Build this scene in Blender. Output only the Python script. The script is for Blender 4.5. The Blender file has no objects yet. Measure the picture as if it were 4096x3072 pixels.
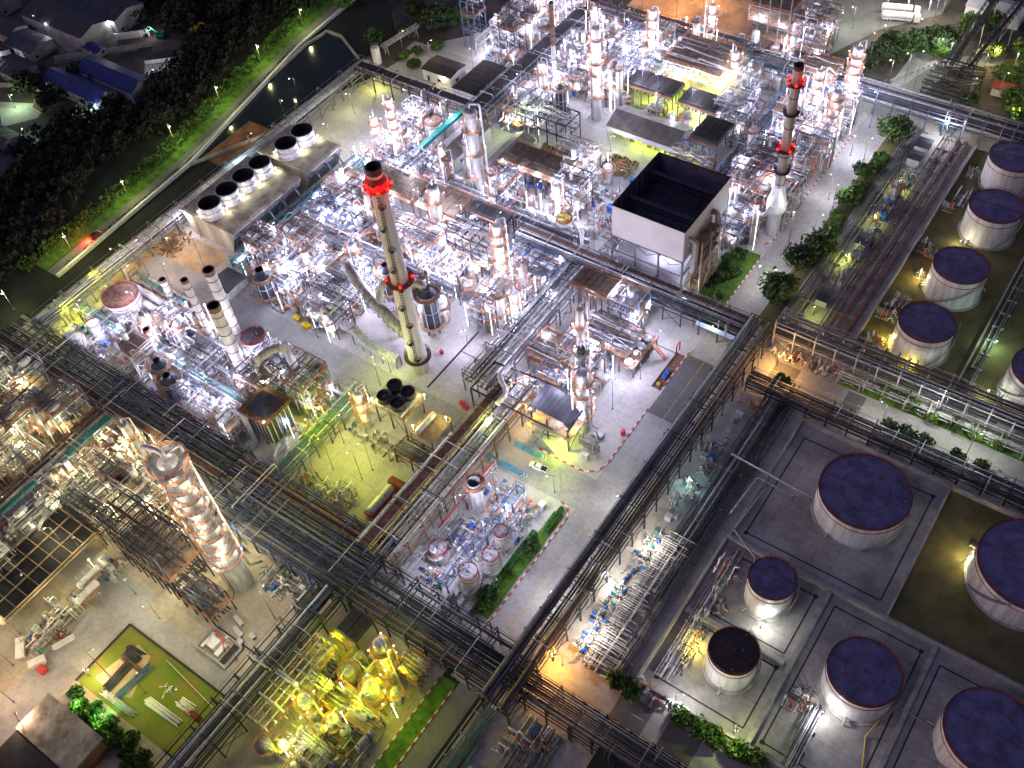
import bpy, math, random
from mathutils import Vector, Matrix
R = math.radians
PI = math.pi
C = bpy.context.scene.collection
S = bpy.context.scene

# ------------------------------------------------------------------ camera, sky, added fill sun, exposure
CAM_H = 220.0
TILT, ROLL, YAW = 0.68548284, -0.12699051, 0.70757731
CAM_M = Matrix.Rotation(YAW, 3, 'Z') @ Matrix.Rotation(TILT, 3, 'X') @ Matrix.Rotation(ROLL, 3, 'Z')
cam = bpy.data.cameras.new('camera')
cam.sensor_width = 36.0
cam.lens = 3982.56 / 4096 * 36.0
cam.clip_start = 1.0
cam.clip_end = 5000.0
cam_o = bpy.data.objects.new('camera', cam)
C.objects.link(cam_o)
cam_o.matrix_world = Matrix.Translation((0, 0, CAM_H)) @ CAM_M.to_4x4()
S.camera = cam_o

w = bpy.data.worlds.new('World')
S.world = w
w.use_nodes = True
nt = w.node_tree
bg = nt.nodes['Background']
sky = nt.nodes.new('ShaderNodeTexSky')
sky.sky_type = 'NISHITA'
sky.sun_disc = False
sky.sun_elevation = R(4.0)
sky.sun_rotation = R(205)
tint = nt.nodes.new('ShaderNodeMixRGB')
tint.blend_type = 'MULTIPLY'
tint.inputs[0].default_value = 1.0
tint.inputs[2].default_value = (0.80, 0.66, 1.0, 1)
nt.links.new(sky.outputs[0], tint.inputs[1])
nt.links.new(tint.outputs[0], bg.inputs[0])
SKY = bg
bg.inputs[1].default_value = 0.14
fill_sun = bpy.data.lights.new('fill_sun', 'SUN')  # dim violet sun added to lift the ambient level, no visible source
fill_sun.energy = 0.3
fill_sun.angle = R(8)
fill_sun.color = (0.66, 0.62, 1.0)
fill_sun_o = bpy.data.objects.new('fill_sun', fill_sun)
C.objects.link(fill_sun_o)
fill_sun_o.rotation_euler = (R(28), R(-30), R(20))
S.view_settings.view_transform = 'Standard'
S.view_settings.look = 'None'
S.view_settings.exposure = 0.0
S.view_settings.gamma = 1.0
S.cycles.max_bounces = 4
S.cycles.diffuse_bounces = 2
S.cycles.glossy_bounces = 2
S.cycles.transparent_max_bounces = 4
S.cycles.sample_clamp_indirect = 3.0
S.cycles.use_denoising = True
S.cycles.use_light_tree = True

# ------------------------------------------------------------------ image pixels -> plan metres, projected through the camera
TILE = {0: (0, 0), 1: (0, 0), 2: (1350, 0), 3: (2696, 0), 4: (0, 1000), 5: (1350, 1000), 6: (2696, 1000), 7: (0, 2022), 8: (1350, 2022), 9: (2696, 2022)}
def q(k, x, y, z=0.0):
    if k:
        x, y = TILE[k][0] + x * .6329, TILE[k][1] + y * .6329
    else:
        x, y = x * 1.8517, y * 1.8517
    d = CAM_M @ Vector(((x - 2048) / 3982.56, -(y - 1536) / 3982.56, -1))
    s = (CAM_H - z) / -d.z
    return Vector((d.x * s, d.y * s, z))
def view(v):
    p = CAM_M.transposed() @ (Vector(v) - Vector((0, 0, CAM_H)))
    return p.x / -p.z, -p.y / -p.z

# ------------------------------------------------------------------ mesh helper
class MB:
    def __init__(s):
        s.v = []; s.f = []; s.sm = []; s.mi = []; s.cur = 0
    def add(s, vs, fs, smooth=False):
        o = len(s.v)
        s.v += [tuple(p) for p in vs]
        for f in fs:
            s.f.append([i + o for i in f]); s.sm.append(smooth); s.mi.append(s.cur)
        return s
    def box(s, x0, y0, z0, x1, y1, z1):
        if x0 > x1: x0, x1 = x1, x0
        if y0 > y1: y0, y1 = y1, y0
        vs = [(x, y, z) for z in (z0, z1) for x, y in ((x0, y0), (x1, y0), (x1, y1), (x0, y1))]
        return s.add(vs, [(3, 2, 1, 0), (4, 5, 6, 7), (0, 1, 5, 4), (1, 2, 6, 5), (2, 3, 7, 6), (3, 0, 4, 7)])
    def cbox(s, cx, cy, z0, wx, wy, h):
        return s.box(cx - wx / 2, cy - wy / 2, z0, cx + wx / 2, cy + wy / 2, z0 + h)
    def bar(s, p, qq, w, h=None):
        h = h or w
        p, qq = Vector(p), Vector(qq)
        d = (qq - p)
        if d.length < 1e-6: return s
        d.normalize()
        up = Vector((0, 0, 1)) if abs(d.z) < .95 else Vector((1, 0, 0))
        a = d.cross(up).normalized() * (w / 2)
        b = a.cross(d).normalized() * (h / 2)
        vs = [e + i * a + j * b for e in (p, qq) for i, j in ((-1, -1), (1, -1), (1, 1), (-1, 1))]
        return s.add(vs, [(0, 1, 2, 3), (7, 6, 5, 4), (0, 4, 5, 1), (1, 5, 6, 2), (2, 6, 7, 3), (3, 7, 4, 0)])
    def path(s, pts, r, n=6, cap=True):
        pts = [Vector(p) for p in pts]
        if len(pts) > 2:                                           # cut the corners so that bends read as elbows
            out = [pts[0]]
            for i in range(1, len(pts) - 1):
                a, b, c = pts[i - 1], pts[i], pts[i + 1]
                k = min(r * 2.2, (a - b).length * .45, (c - b).length * .45)
                u, v2 = (a - b).normalized(), (c - b).normalized()
                out += [b + u * k, b + (u + v2) * k * .29, b + v2 * k]
            pts = out + [pts[-1]]
        vs = []; fs = []
        prev = None
        for i, p in enumerate(pts):
            d = (pts[min(i + 1, len(pts) - 1)] - pts[max(i - 1, 0)]).normalized()
            if prev is None:
                up = Vector((0, 0, 1)) if abs(d.z) < .9 else Vector((1, 0, 0))
                a = d.cross(up).normalized()
            else:
                a = (prev - d * prev.dot(d)).normalized()
            prev = a
            b = d.cross(a)
            for j in range(n):
                t = 2 * PI * j / n
                vs.append(p + (a * math.cos(t) + b * math.sin(t)) * r)
        for i in range(len(pts) - 1):
            for j in range(n):
                k = (j + 1) % n
                fs.append((i * n + j, i * n + k, (i + 1) * n + k, (i + 1) * n + j))
        s.add(vs, fs, True)
        if cap:
            o = len(s.v) - len(vs)
            for base, rev in ((0, True), ((len(pts) - 1) * n, False)):
                f = [o + base + j for j in range(n)]
                s.f.append(f[::-1] if rev else f); s.sm.append(False); s.mi.append(s.cur)
        return s
    def tube(s, p, qq, r, n=6):
        return s.path([p, qq], r, n)
    def lathe(s, prof, n=24, c=(0, 0, 0), axis='z', a0=0.0, a1=2 * PI):
        full = abs(a1 - a0 - 2 * PI) < 1e-6
        m = n if full else n + 1
        def pt(r, z, t):
            x, y = r * math.cos(t), r * math.sin(t)
            if axis == 'z': return (c[0] + x, c[1] + y, c[2] + z)
            if axis == 'x': return (c[0] + z, c[1] + x, c[2] + y)
            return (c[0] + y, c[1] + z, c[2] + x)
        for (r0, z0), (r1, z1) in zip(prof, prof[1:]):
            vs = []
            for j in range(m):
                t = a0 + (a1 - a0) * j / n
                vs += [pt(max(r0, 1e-3), z0, t), pt(max(r1, 1e-3), z1, t)]
            fs = []
            for j in range(n):
                k = (j + 1) % m
                fs.append((2 * j, 2 * k, 2 * k + 1, 2 * j + 1))
            s.add(vs, fs, True)
        return s
    def dome(s, r, z, hh, n=20, k=4, c=(0, 0, 0), axis='z', sgn=1):
        pr = [(r * math.cos(PI / 2 * i / k), z + sgn * hh * math.sin(PI / 2 * i / k)) for i in range(k + 1)]
        return s.lathe(pr if sgn > 0 else pr[::-1], n, c, axis)
    def ring(s, r0, r1, z, th, n=24, c=(0, 0, 0), a0=0.0, a1=2 * PI):
        return s.lathe([(r0, z), (r1, z), (r1, z + th), (r0, z + th), (r0, z)], n, c, 'z', a0, a1)
    def poly(s, pts, z0, z1=None):
        n = len(pts)
        a = sum(pts[i][0] * pts[(i + 1) % n][1] - pts[(i + 1) % n][0] * pts[i][1] for i in range(n))
        if a < 0: pts = pts[::-1]
        if z1 is None:
            return s.add([(p[0], p[1], z0) for p in pts], [tuple(range(n))])
        vs = [(p[0], p[1], z0) for p in pts] + [(p[0], p[1], z1) for p in pts]
        fs = [tuple(range(n))[::-1], tuple(range(n, 2 * n))] + [(i, (i + 1) % n, n + (i + 1) % n, n + i) for i in range(n)]
        return s.add(vs, fs)
    def rail(s, pts, h=1.1, r=.05, step=2.0, closed=False):
        pts = [Vector(p) for p in pts]
        if closed: pts = pts + [pts[0]]
        for a, b in zip(pts, pts[1:]):
            n = max(1, int((b - a).length / step))
            for i in range(n + 1):
                p = a + (b - a) * (i / n)
                s.bar(p, p + Vector((0, 0, h)), r * 1.6)
            for z in (h * .5, h):
                s.bar(a + Vector((0, 0, z)), b + Vector((0, 0, z)), r * 1.6)
        return s
    def mesh(s, name, mats):
        me = bpy.data.meshes.new(name)
        me.from_pydata(s.v, [], s.f)
        me.polygons.foreach_set('use_smooth', s.sm)
        if not isinstance(mats, (list, tuple)): mats = [mats]
        for m in mats: me.materials.append(m)
        if len(mats) > 1: me.polygons.foreach_set('material_index', s.mi)
        me.update()
        return me
    def build(s, name, mats, parent=None, loc=None):
        o = bpy.data.objects.new(name, s.mesh(name, mats))
        C.objects.link(o)
        if parent is not None: o.parent = parent
        if loc is not None: o.location = loc
        return o

# ------------------------------------------------------------------ tagging
AUTO = []
def tag(o, label, cat, group=None, kind=None):
    if label: o['label'] = label
    if cat: o['category'] = cat
    if group: o['group'] = group
    if kind: o['kind'] = kind
    return o
def thing(name, label, cat, loc=(0, 0, 0), rz=0.0, group=None):
    o = bpy.data.objects.new(name, None)
    C.objects.link(o)
    o.location = loc; o.rotation_euler = (0, 0, rz)
    o.empty_display_size = .5
    return tag(o, label, cat, group)
KIDS = {}
def tree_of(o):
    if o.name not in KIDS: KIDS[o.name] = [(c, [g for g in bpy.data.objects if g.parent == c]) for c in bpy.data.objects if c.parent == o]
    return KIDS[o.name]
def dup(root, loc, rz=0.0, label=None, group=None):
    r = root.copy(); C.objects.link(r)
    r.location = loc; r.rotation_euler = (0, 0, rz)
    if label: r['label'] = label
    if group: r['group'] = group
    for ch, gs in tree_of(root):
        c = ch.copy(); C.objects.link(c); c.parent = r
        for g in gs:
            d = g.copy(); C.objects.link(d); d.parent = c
    return r
def auto(o, desc, group):
    AUTO.append((o, desc)); o['group'] = group; return o
LAND = []
def landmark(words, x, y): LAND.append((words, Vector((x, y))))
def struct(name, mb, m, parent=None):
    o = mb.build(name, m, parent); o['kind'] = 'structure'; return o

# ------------------------------------------------------------------ materials
M = {}
def mat(name, col, rough=.6, metal=0.0, var=.25, scale=.6, col2=None, streak=False, bump=0.0, emit=None, es=0.0):
    m = bpy.data.materials.new(name); m.use_nodes = True
    t = m.node_tree; b = t.nodes['Principled BSDF']
    b.inputs['Roughness'].default_value = rough
    b.inputs['Metallic'].default_value = metal
    if emit:
        b.inputs['Base Color'].default_value = (*col, 1)
        b.inputs['Emission Color'].default_value = (*emit, 1)
        b.inputs['Emission Strength'].default_value = es
        m.cycles.emission_sampling = 'NONE'
        M[name] = m; return m
    g = t.nodes.new('ShaderNodeNewGeometry')
    mp = t.nodes.new('ShaderNodeMapping')
    mp.inputs['Scale'].default_value = (scale, scale, scale * (.12 if streak else 1))
    n = t.nodes.new('ShaderNodeTexNoise')
    n.inputs['Scale'].default_value = 1.0; n.inputs['Detail'].default_value = 5.0; n.inputs['Roughness'].default_value = .65
    r = t.nodes.new('ShaderNodeValToRGB')
    c2 = col2 or tuple(c * (1 - var * 1.6) for c in col)
    r.color_ramp.elements[0].position = .34; r.color_ramp.elements[0].color = (*[max(0, c) for c in c2], 1)
    r.color_ramp.elements[1].position = .62; r.color_ramp.elements[1].color = (*[min(1, c * (1 + var * .35)) for c in col], 1)
    t.links.new(g.outputs['Position'], mp.inputs['Vector']); t.links.new(mp.outputs[0], n.inputs['Vector'])
    t.links.new(n.outputs['Fac'], r.inputs['Fac']); t.links.new(r.outputs['Color'], b.inputs['Base Color'])
    if bump:
        bn = t.nodes.new('ShaderNodeBump'); bn.inputs['Strength'].default_value = bump; bn.inputs['Distance'].default_value = .3
        t.links.new(n.outputs['Fac'], bn.inputs['Height']); t.links.new(bn.outputs[0], b.inputs['Normal'])
    M[name] = m
    return m
def slab_mat(name, col, col2, joint, size=(6.0, 6.0), rough=.85, stain=None):
    """poured concrete or asphalt: two noise scales and saw-cut joints"""
    m = bpy.data.materials.new(name); m.use_nodes = True
    t = m.node_tree; b = t.nodes['Principled BSDF']; b.inputs['Roughness'].default_value = rough
    g = t.nodes.new('ShaderNodeNewGeometry')
    n1 = t.nodes.new('ShaderNodeTexNoise'); n1.inputs['Scale'].default_value = .09; n1.inputs['Detail'].default_value = 8; n1.inputs['Roughness'].default_value = .62
    n2 = t.nodes.new('ShaderNodeTexNoise'); n2.inputs['Scale'].default_value = .9; n2.inputs['Detail'].default_value = 6
    t.links.new(g.outputs['Position'], n1.inputs['Vector']); t.links.new(g.outputs['Position'], n2.inputs['Vector'])
    r = t.nodes.new('ShaderNodeValToRGB')
    r.color_ramp.elements[0].position = .36; r.color_ramp.elements[0].color = (*col2, 1)
    r.color_ramp.elements[1].position = .58; r.color_ramp.elements[1].color = (*col, 1)
    t.links.new(n1.outputs['Fac'], r.inputs['Fac'])
    mx = t.nodes.new('ShaderNodeMixRGB'); mx.blend_type = 'MULTIPLY'; mx.inputs[0].default_value = .28
    r2 = t.nodes.new('ShaderNodeValToRGB'); r2.color_ramp.elements[0].position = .35; r2.color_ramp.elements[0].color = (.45, .43, .4, 1); r2.color_ramp.elements[1].position = .55
    t.links.new(n2.outputs['Fac'], r2.inputs['Fac'])
    t.links.new(r.outputs[0], mx.inputs[1]); t.links.new(r2.outputs[0], mx.inputs[2])
    out = mx.outputs[0]
    if joint:
        br = t.nodes.new('ShaderNodeTexBrick'); br.offset = 0.0
        br.inputs['Color1'].default_value = (1, 1, 1, 1); br.inputs['Color2'].default_value = (.9, .9, .9, 1); br.inputs['Mortar'].default_value = (joint, joint, joint, 1)
        br.inputs['Scale'].default_value = 1.0; br.inputs['Mortar Size'].default_value = .09
        br.inputs['Brick Width'].default_value = size[0]; br.inputs['Row Height'].default_value = size[1]
        t.links.new(g.outputs['Position'], br.inputs['Vector'])
        m2 = t.nodes.new('ShaderNodeMixRGB'); m2.blend_type = 'MULTIPLY'; m2.inputs[0].default_value = 1
        t.links.new(out, m2.inputs[1]); t.links.new(br.outputs[0], m2.inputs[2]); out = m2.outputs[0]
    t.links.new(out, b.inputs['Base Color'])
    M[name] = m
    return m
mat('steel', (.15, .15, .175), .5, .1, .3, .8)
mat('dark steel', (.030, .034, .050), .5, .3, .3, .8)
mat('rack steel', (.050, .055, .085), .55, .2, .35, .7)
mat('blue steel', (.07, .13, .27), .5, .1, .25, .8)
mat('galvanised', (.48, .48, .50), .45, .12, .3, 1.0)
mat('cladding', (.62, .61, .63), .42, .15, .28, .9, streak=True)
mat('dull cladding', (.33, .31, .30), .5, .1, .35, .8, streak=True)
mat('orange rail', (.60, .22, .11), .6, 0, .3, 1.2)
mat('white paint', (.74, .73, .72), .5, 0, .13, .5, streak=True)
mat('grey paint', (.44, .44, .47), .5, 0, .15, .5, streak=True)
mat('tank white', (.74, .72, .74), .5, 0, .16, .6, col2=(.46, .42, .38), streak=True)
mat('tank roof', (.125, .112, .235), .55, 0, .32, .3)
mat('tank roof brown', (.030, .022, .026), .6, 0, .3, .25)
mat('rust red', (.22, .035, .025), .6, 0, .3, .8)
mat('rusty brown', (.17, .085, .05), .7, 0, .4, .7)
mat('grating', (.34, .25, .17), .75, .1, .35, .6)
mat('grey grating', (.24, .24, .26), .7, .2, .3, .6)
mat('concrete', (.42, .40, .37), .85, 0, .25, .3, bump=.05)
mat('stained concrete', (.40, .36, .28), .85, 0, .3, .22, col2=(.14, .12, .09), streak=True, bump=.05)
mat('chimney concrete', (.50, .48, .46), .85, 0, .3, .5, col2=(.33, .30, .26), streak=True, bump=.03)
mat('soot', (.035, .028, .03), .9, 0, .3, .5)
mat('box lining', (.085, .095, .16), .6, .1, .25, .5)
mat('louvre', (.035, .033, .036), .6, .2, .3, .8)
mat('brown louvre', (.14, .105, .075), .6, .2, .35, .5)
mat('black', (.012, .012, .016), .7, 0, .2, .5)
mat('heater black', (.045, .05, .075), .5, .3, .3, .5)
mat('teal paint', (.015, .28, .22), .5, 0, .25, .7)
mat('red paint', (.55, .03, .025), .5, 0, .2, .7)
mat('yellow paint', (.68, .48, .03), .5, 0, .2, .7)
mat('blue paint', (.02, .11, .50), .45, 0, .2, .7)
mat('green paint', (.02, .26, .10), .5, 0, .2, .7)
mat('cladding wall', (.47, .45, .46), .6, 0, .07, .15)
mat('shed wall', (.50, .50, .54), .6, 0, .1, .3, streak=True)
mat('shed roof', (.15, .13, .125), .65, .1, .25, .3)
mat('blue roof', (.012, .022, .15), .5, .1, .2, .3)
mat('village roof', (.045, .045, .065), .6, .1, .3, .25)
mat('village wall', (.40, .38, .36), .8, 0, .25, .3)
mat('hedge', (.05, .20, .035), .8, 0, .4, 2.0)
mat('lawn', (.09, .15, .012), .95, 0, .4, .25, col2=(.20, .16, .03))
mat('dry grass', (.15, .115, .045), .95, 0, .4, .15, col2=(.07, .075, .025), bump=.1)
mat('verge grass', (.09, .20, .02), .95, 0, .4, .4, bump=.15)
mat('rough ground', (.085, .072, .055), .95, 0, .5, .08, bump=.15)
mat('dark ground', (.018, .022, .016), .95, 0, .5, .06, bump=.15)
mat('sand', (.50, .35, .22), .95, 0, .3, .12, bump=.05)
mat('brick earth', (.30, .13, .06), .95, 0, .4, .2)
mat('pond water', (.012, .018, .014), .12, 0, .2, .05)
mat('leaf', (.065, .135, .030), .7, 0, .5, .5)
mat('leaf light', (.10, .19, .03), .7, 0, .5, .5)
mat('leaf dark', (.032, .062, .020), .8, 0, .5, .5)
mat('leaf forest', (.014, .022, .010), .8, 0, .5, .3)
mat('bark', (.09, .06, .04), .9, 0, .3, 1.5)
mat('road paint white', (.72, .70, .66), .7, 0, .2, 1.2)
mat('road paint yellow', (.62, .50, .06), .7, 0, .3, 1.2)
mat('road paint blue', (.08, .28, .42), .8, 0, .25, .5)
mat('kerb red', (.50, .07, .04), .75, 0, .25, 1.2)
mat('tyre', (.02, .02, .02), .8)
mat('glass', (.02, .025, .03), .1)
mat('car white', (.80, .80, .78), .3, 0, .04)
mat('wood', (.36, .25, .13), .8, 0, .3, 1.5)
mat('yellow panel', (.75, .72, .02), .6, 0, .1)
mat('sign blue', (.42, .52, .74), .6, 0, .06)
mat('sign ink', (.05, .06, .14), .6)
mat('bulb', (1, 1, 1), emit=(.95, .95, 1.0), es=5.0)
mat('bulb warm', (1, 1, 1), emit=(1, .83, .5), es=5.0)
mat('bulb red', (1, .1, .05), emit=(1, .012, .006), es=4.0)
mat('bulb green', (1, 1, .6), emit=(.95, 1, .55), es=9.0)
slab_mat('yard', (.50, .475, .46), (.40, .375, .355), .74, (8.0, 8.0))
slab_mat('warm yard', (.45, .40, .32), (.32, .275, .21), .76, (7.0, 7.0))
slab_mat('asphalt', (.36, .35, .35), (.26, .25, .255), None)
slab_mat('old asphalt', (.20, .19, .185), (.13, .125, .12), None)
slab_mat('patch asphalt', (.15, .145, .15), (.10, .097, .10), None)
slab_mat('bund floor', (.44, .41, .385), (.25, .23, .21), .7, (9.0, 9.0))

# ------------------------------------------------------------------ lamps
WHITE = (.75, .745, 1.0); WARM = (1.0, .88, .46); GREEN = (.80, 1.0, .10); COOL = (.70, .80, 1.0); LEMON = (.98, 1.0, .02); ORANGE = (1.0, .50, .16)
LAMP_DATA = {}
LAMP_GAIN = 5.5
WHITE_GAIN = 9.5
def lamp_light(parent, loc, col, power, spot=None):
    key = (col, power, spot)
    if key not in LAMP_DATA:
        l = bpy.data.lights.new('lamp_light', 'POINT')
        l.energy = power * (WHITE_GAIN if col == WHITE else LAMP_GAIN); l.color = col; l.shadow_soft_size = .35
        LAMP_DATA[key] = l
    o = bpy.data.objects.new('lamp_light', LAMP_DATA[key])
    C.objects.link(o); o.location = loc
    if parent is not None: o.parent = parent
    return o
class Bulbs(dict):
    def __missing__(s, c): return 'bulb green' if c[1] >= c[0] else ('bulb warm' if c[2] < .75 else 'bulb')
BULB = Bulbs({WHITE: 'bulb', COOL: 'bulb', WARM: 'bulb warm', GREEN: 'bulb green', LEMON: 'bulb warm', ORANGE: 'bulb warm'})
LAMP_PROTO = {}
def lamp_post(x, y, h, col, power, desc='grey lamp post', rz=0.0, label=None, z=0.0, arm=1.4, group='lamp posts in the plant', size=.3, polemat='steel'):
    key = (h, col, arm, size, polemat)
    if key not in LAMP_PROTO:
        t = thing('lamp_post', None, 'lamp post')
        b = MB(); b.tube((0, 0, 0), (0, 0, h), .09, 6); b.cbox(0, 0, 0, .4, .4, .3); b.tube((0, 0, h - .05), (arm, 0, h + .25), .06, 5)
        b.build('pole', M[polemat], t)
        b = MB(); b.box(arm - .35, -.22, h + .25, arm + .35, .22, h + .40); hd = b.build('lamp_head', M['galvanised'], t)
        b = MB(); b.dome(size, h + .2, -size * .7, 10, 3, (arm, 0, 0)); b.dome(size, h + .2, .12, 10, 2, (arm, 0, 0)); b.build('bulb', M[BULB[col]], hd)
        LAMP_PROTO[key] = t; tree_of(t)
        r = t; r.location = (x, y, z); r.rotation_euler = (0, 0, rz)
    else:
        r = dup(LAMP_PROTO[key], (x, y, z), rz)
    lamp_light(r, (arm + .1, 0, h - .35), col, power)
    if label: r['label'] = label; r['group'] = group
    else: auto(r, desc, group)
    return r
# ------------------------------------------------------------------ small plant equipment: one prototype per kind and variant, then copies
def vert_drum(seed, big=False):
    r = random.Random(seed); R_, H = r.uniform(.8, 1.5), r.uniform(3, 6.5)
    if big: R_, H = r.uniform(1.4, 2.1), r.uniform(6, 10)
    t = thing('vertical_drum', None, 'process vessel')
    b = MB(); b.lathe([(R_ * .92, 0), (R_ * .92, 1.0)], 14); b.lathe([(R_, 1.0), (R_, H)], 16); b.dome(R_, H, R_ * .5, 16, 3)
    for z in (1.0, H * .5, H): b.ring(R_, R_ + .09, z - .1, .2, 16)
    b.build('shell', M[r.choice(['cladding', 'cladding', 'galvanised', 'white paint', 'dull cladding'])], t)
    b = MB(); zp = H * r.uniform(.55, .95); a = r.uniform(0, 6); b.ring(R_ + .05, R_ + 1.1, zp, .12, 16, a0=a, a1=a + 4.4)
    p = b.build('platform', M['grating'], t)
    b = MB(); b.rail([((R_ + 1.05) * math.cos(a + i * .44), (R_ + 1.05) * math.sin(a + i * .44), zp) for i in range(11)], 1.1, .05); b.build('railing', M['orange rail'], p)
    b = MB(); x = R_ * .5; b.path([(0, 0, H + R_ * .4), (0, 0, H + R_ + .5), (x + R_, .3, H + R_ + .5), (x + R_, .3, 1.0), (x + R_ + 2, .3, .6)], .16, 6)
    b.path([(-R_, 0, H * .3), (-R_ - .8, 0, H * .3), (-R_ - .8, 0, .5), (-R_ - 1.0, 1.5, .5)], .1, 5); b.build('pipe', M[r.choice(['cladding', 'galvanised', 'steel'])], t)
    b = MB(); x = -R_ - .25
    for yy in (-.25, .25): b.bar((x, yy, 0), (x, yy, zp + 1), .07)
    for i in range(int(zp / .6)): b.bar((x, -.25, i * .6), (x, .25, i * .6), .05)
    b.build('ladder', M['orange rail'], t)
    return t
def horiz_drum(seed):
    r = random.Random(seed); R_, L = r.uniform(.6, 1.15), r.uniform(3.5, 7); z = R_ + r.choice([.7, .9, 2.6])
    t = thing('horizontal_drum', None, 'process vessel')
    b = MB(); b.lathe([(R_, -L / 2), (R_, L / 2)], 14, (0, 0, z), 'x'); b.dome(R_, L / 2, R_ * .45, 14, 3, (0, 0, z), 'x'); b.dome(R_, -L / 2, R_ * .45, 14, 3, (0, 0, z), 'x', -1)
    for x in (-L * .3, L * .3): b.lathe([(R_ + .02, x - .1), (R_ + .08, x - .1), (R_ + .08, x + .1), (R_ + .02, x + .1)], 14, (0, 0, z), 'x')
    b.build('shell', M[r.choice(['cladding', 'cladding', 'white paint', 'galvanised', 'dull cladding'])], t)
    for x in (-L * .3, L * .3):
        b = MB(); b.box(x - .2, -R_ * .8, 0, x + .2, R_ * .8, z - R_ * .55); b.build('saddle', M['concrete'], t)
    b = MB()
    for k in range(3):
        x = -L * .35 + k * L * .33
        b.path([(x, 0, z + R_ * .9), (x, 0, z + R_ + .8), (x, R_ + .9, z + R_ + .8), (x, R_ + .9, .5), (x + 1, R_ + 1.6, .5)], r.uniform(.09, .17), 6)
    b.build('pipe', M[r.choice(['galvanised', 'cladding', 'steel'])], t)
    if z > 2:
        b = MB(); b.box(-L * .4, -R_ - 1.2, z - .2, L * .4, -R_ - .15, z - .08)
        for x in (-L * .38, L * .38): b.bar((x, -R_ - 1.1, 0), (x, -R_ - 1.1, z - .2), .14)
        p = b.build('platform', M['grating'], t)
        b = MB(); b.rail([(-L * .4, -R_ - 1.2, z - .1), (L * .4, -R_ - 1.2, z - .1)], 1.1); b.build('railing', M['orange rail'], p)
    return t
def exchanger(seed):
    r = random.Random(seed); R_, L = r.uniform(.4, .65), r.uniform(4, 6); n = r.choice([1, 2, 2])
    t = thing('heat_exchanger', None, 'heat exchanger')
    for k in range(n):
        z = .9 + R_ + k * (2 * R_ + .55)
        b = MB(); b.lathe([(.01, -L / 2 - .2), (R_, -L / 2 - .2), (R_, L / 2)], 12, (0, 0, z), 'x'); b.dome(R_, L / 2, R_ * .4, 12, 2, (0, 0, z), 'x')
        for x in (-L / 2 + .05, -L / 2 + .75): b.lathe([(R_, x - .09), (R_ + .16, x - .09), (R_ + .16, x + .09), (R_, x + .09)], 12, (0, 0, z), 'x')
        b.build('shell', M[r.choice(['cladding', 'galvanised', 'dull cladding', 'steel'])], t)
    for x in (-L * .28, L * .28): b = MB(); b.box(x - .18, -R_ * .7, 0, x + .18, R_ * .7, 1.1); b.build('saddle', M['concrete'], t)
    b = MB(); zt = .9 + 2 * R_ * n + .5
    b.path([(-L / 2 + .4, 0, zt - .4), (-L / 2 + .4, 0, zt + 1.2), (-L / 2 + .4, 1.6, zt + 1.2), (-L / 2 + .4, 1.6, .4)], .17, 6); b.build('pipe', M[r.choice(['galvanised', 'cladding', 'steel'])], t); b = MB()
    b.path([(L * .3, 0, zt - .4), (L * .3, 0, zt + .8), (L * .3, -1.4, zt + .8), (L * .3, -1.4, .4), (L * .3 + 2, -1.4, .4)], .14, 6)
    b.build('pipe', M[r.choice(['galvanised', 'cladding', 'steel', 'orange rail'])], t)
    return t
def pump_skid(seed):
    r = random.Random(seed)
    t = thing('pump', None, 'pump')
    b = MB(); b.box(-1.3, -.6, 0, 1.3, .6, .3); b.build('plinth', M['concrete'], t)
    b = MB(); b.lathe([(.01, -1.1), (.38, -1.1), (.38, .05), (.01, .05)], 10, (0, 0, .75), 'x'); b.box(-.75, -.15, 1.1, -.35, .15, 1.35); b.box(-1.0, -.3, .3, 0, .3, .5)
    b.build('motor', M[r.choice(['blue paint', 'grey paint', 'blue paint', 'grey paint', 'teal paint', 'white paint'])], t)
    b = MB(); b.lathe([(.01, .25), (.42, .25), (.42, .75), (.01, .75)], 10, (0, 0, .7), 'x'); b.tube((0, 0, .75), (.3, 0, .75), .1)
    b.build('casing', M['galvanised'], t)
    b = MB(); b.path([(.5, 0, 1.0), (.5, 0, 1.9), (.5, 1.5, 1.9), (.5, 1.5, .3)], .11, 6); b.path([(.75, 0, .7), (1.6, 0, .7), (1.6, -1.4, .7)], .13, 6)
    b.build('pipe', M[r.choice(['galvanised', 'cladding', 'steel'])], t)
    return t
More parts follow.
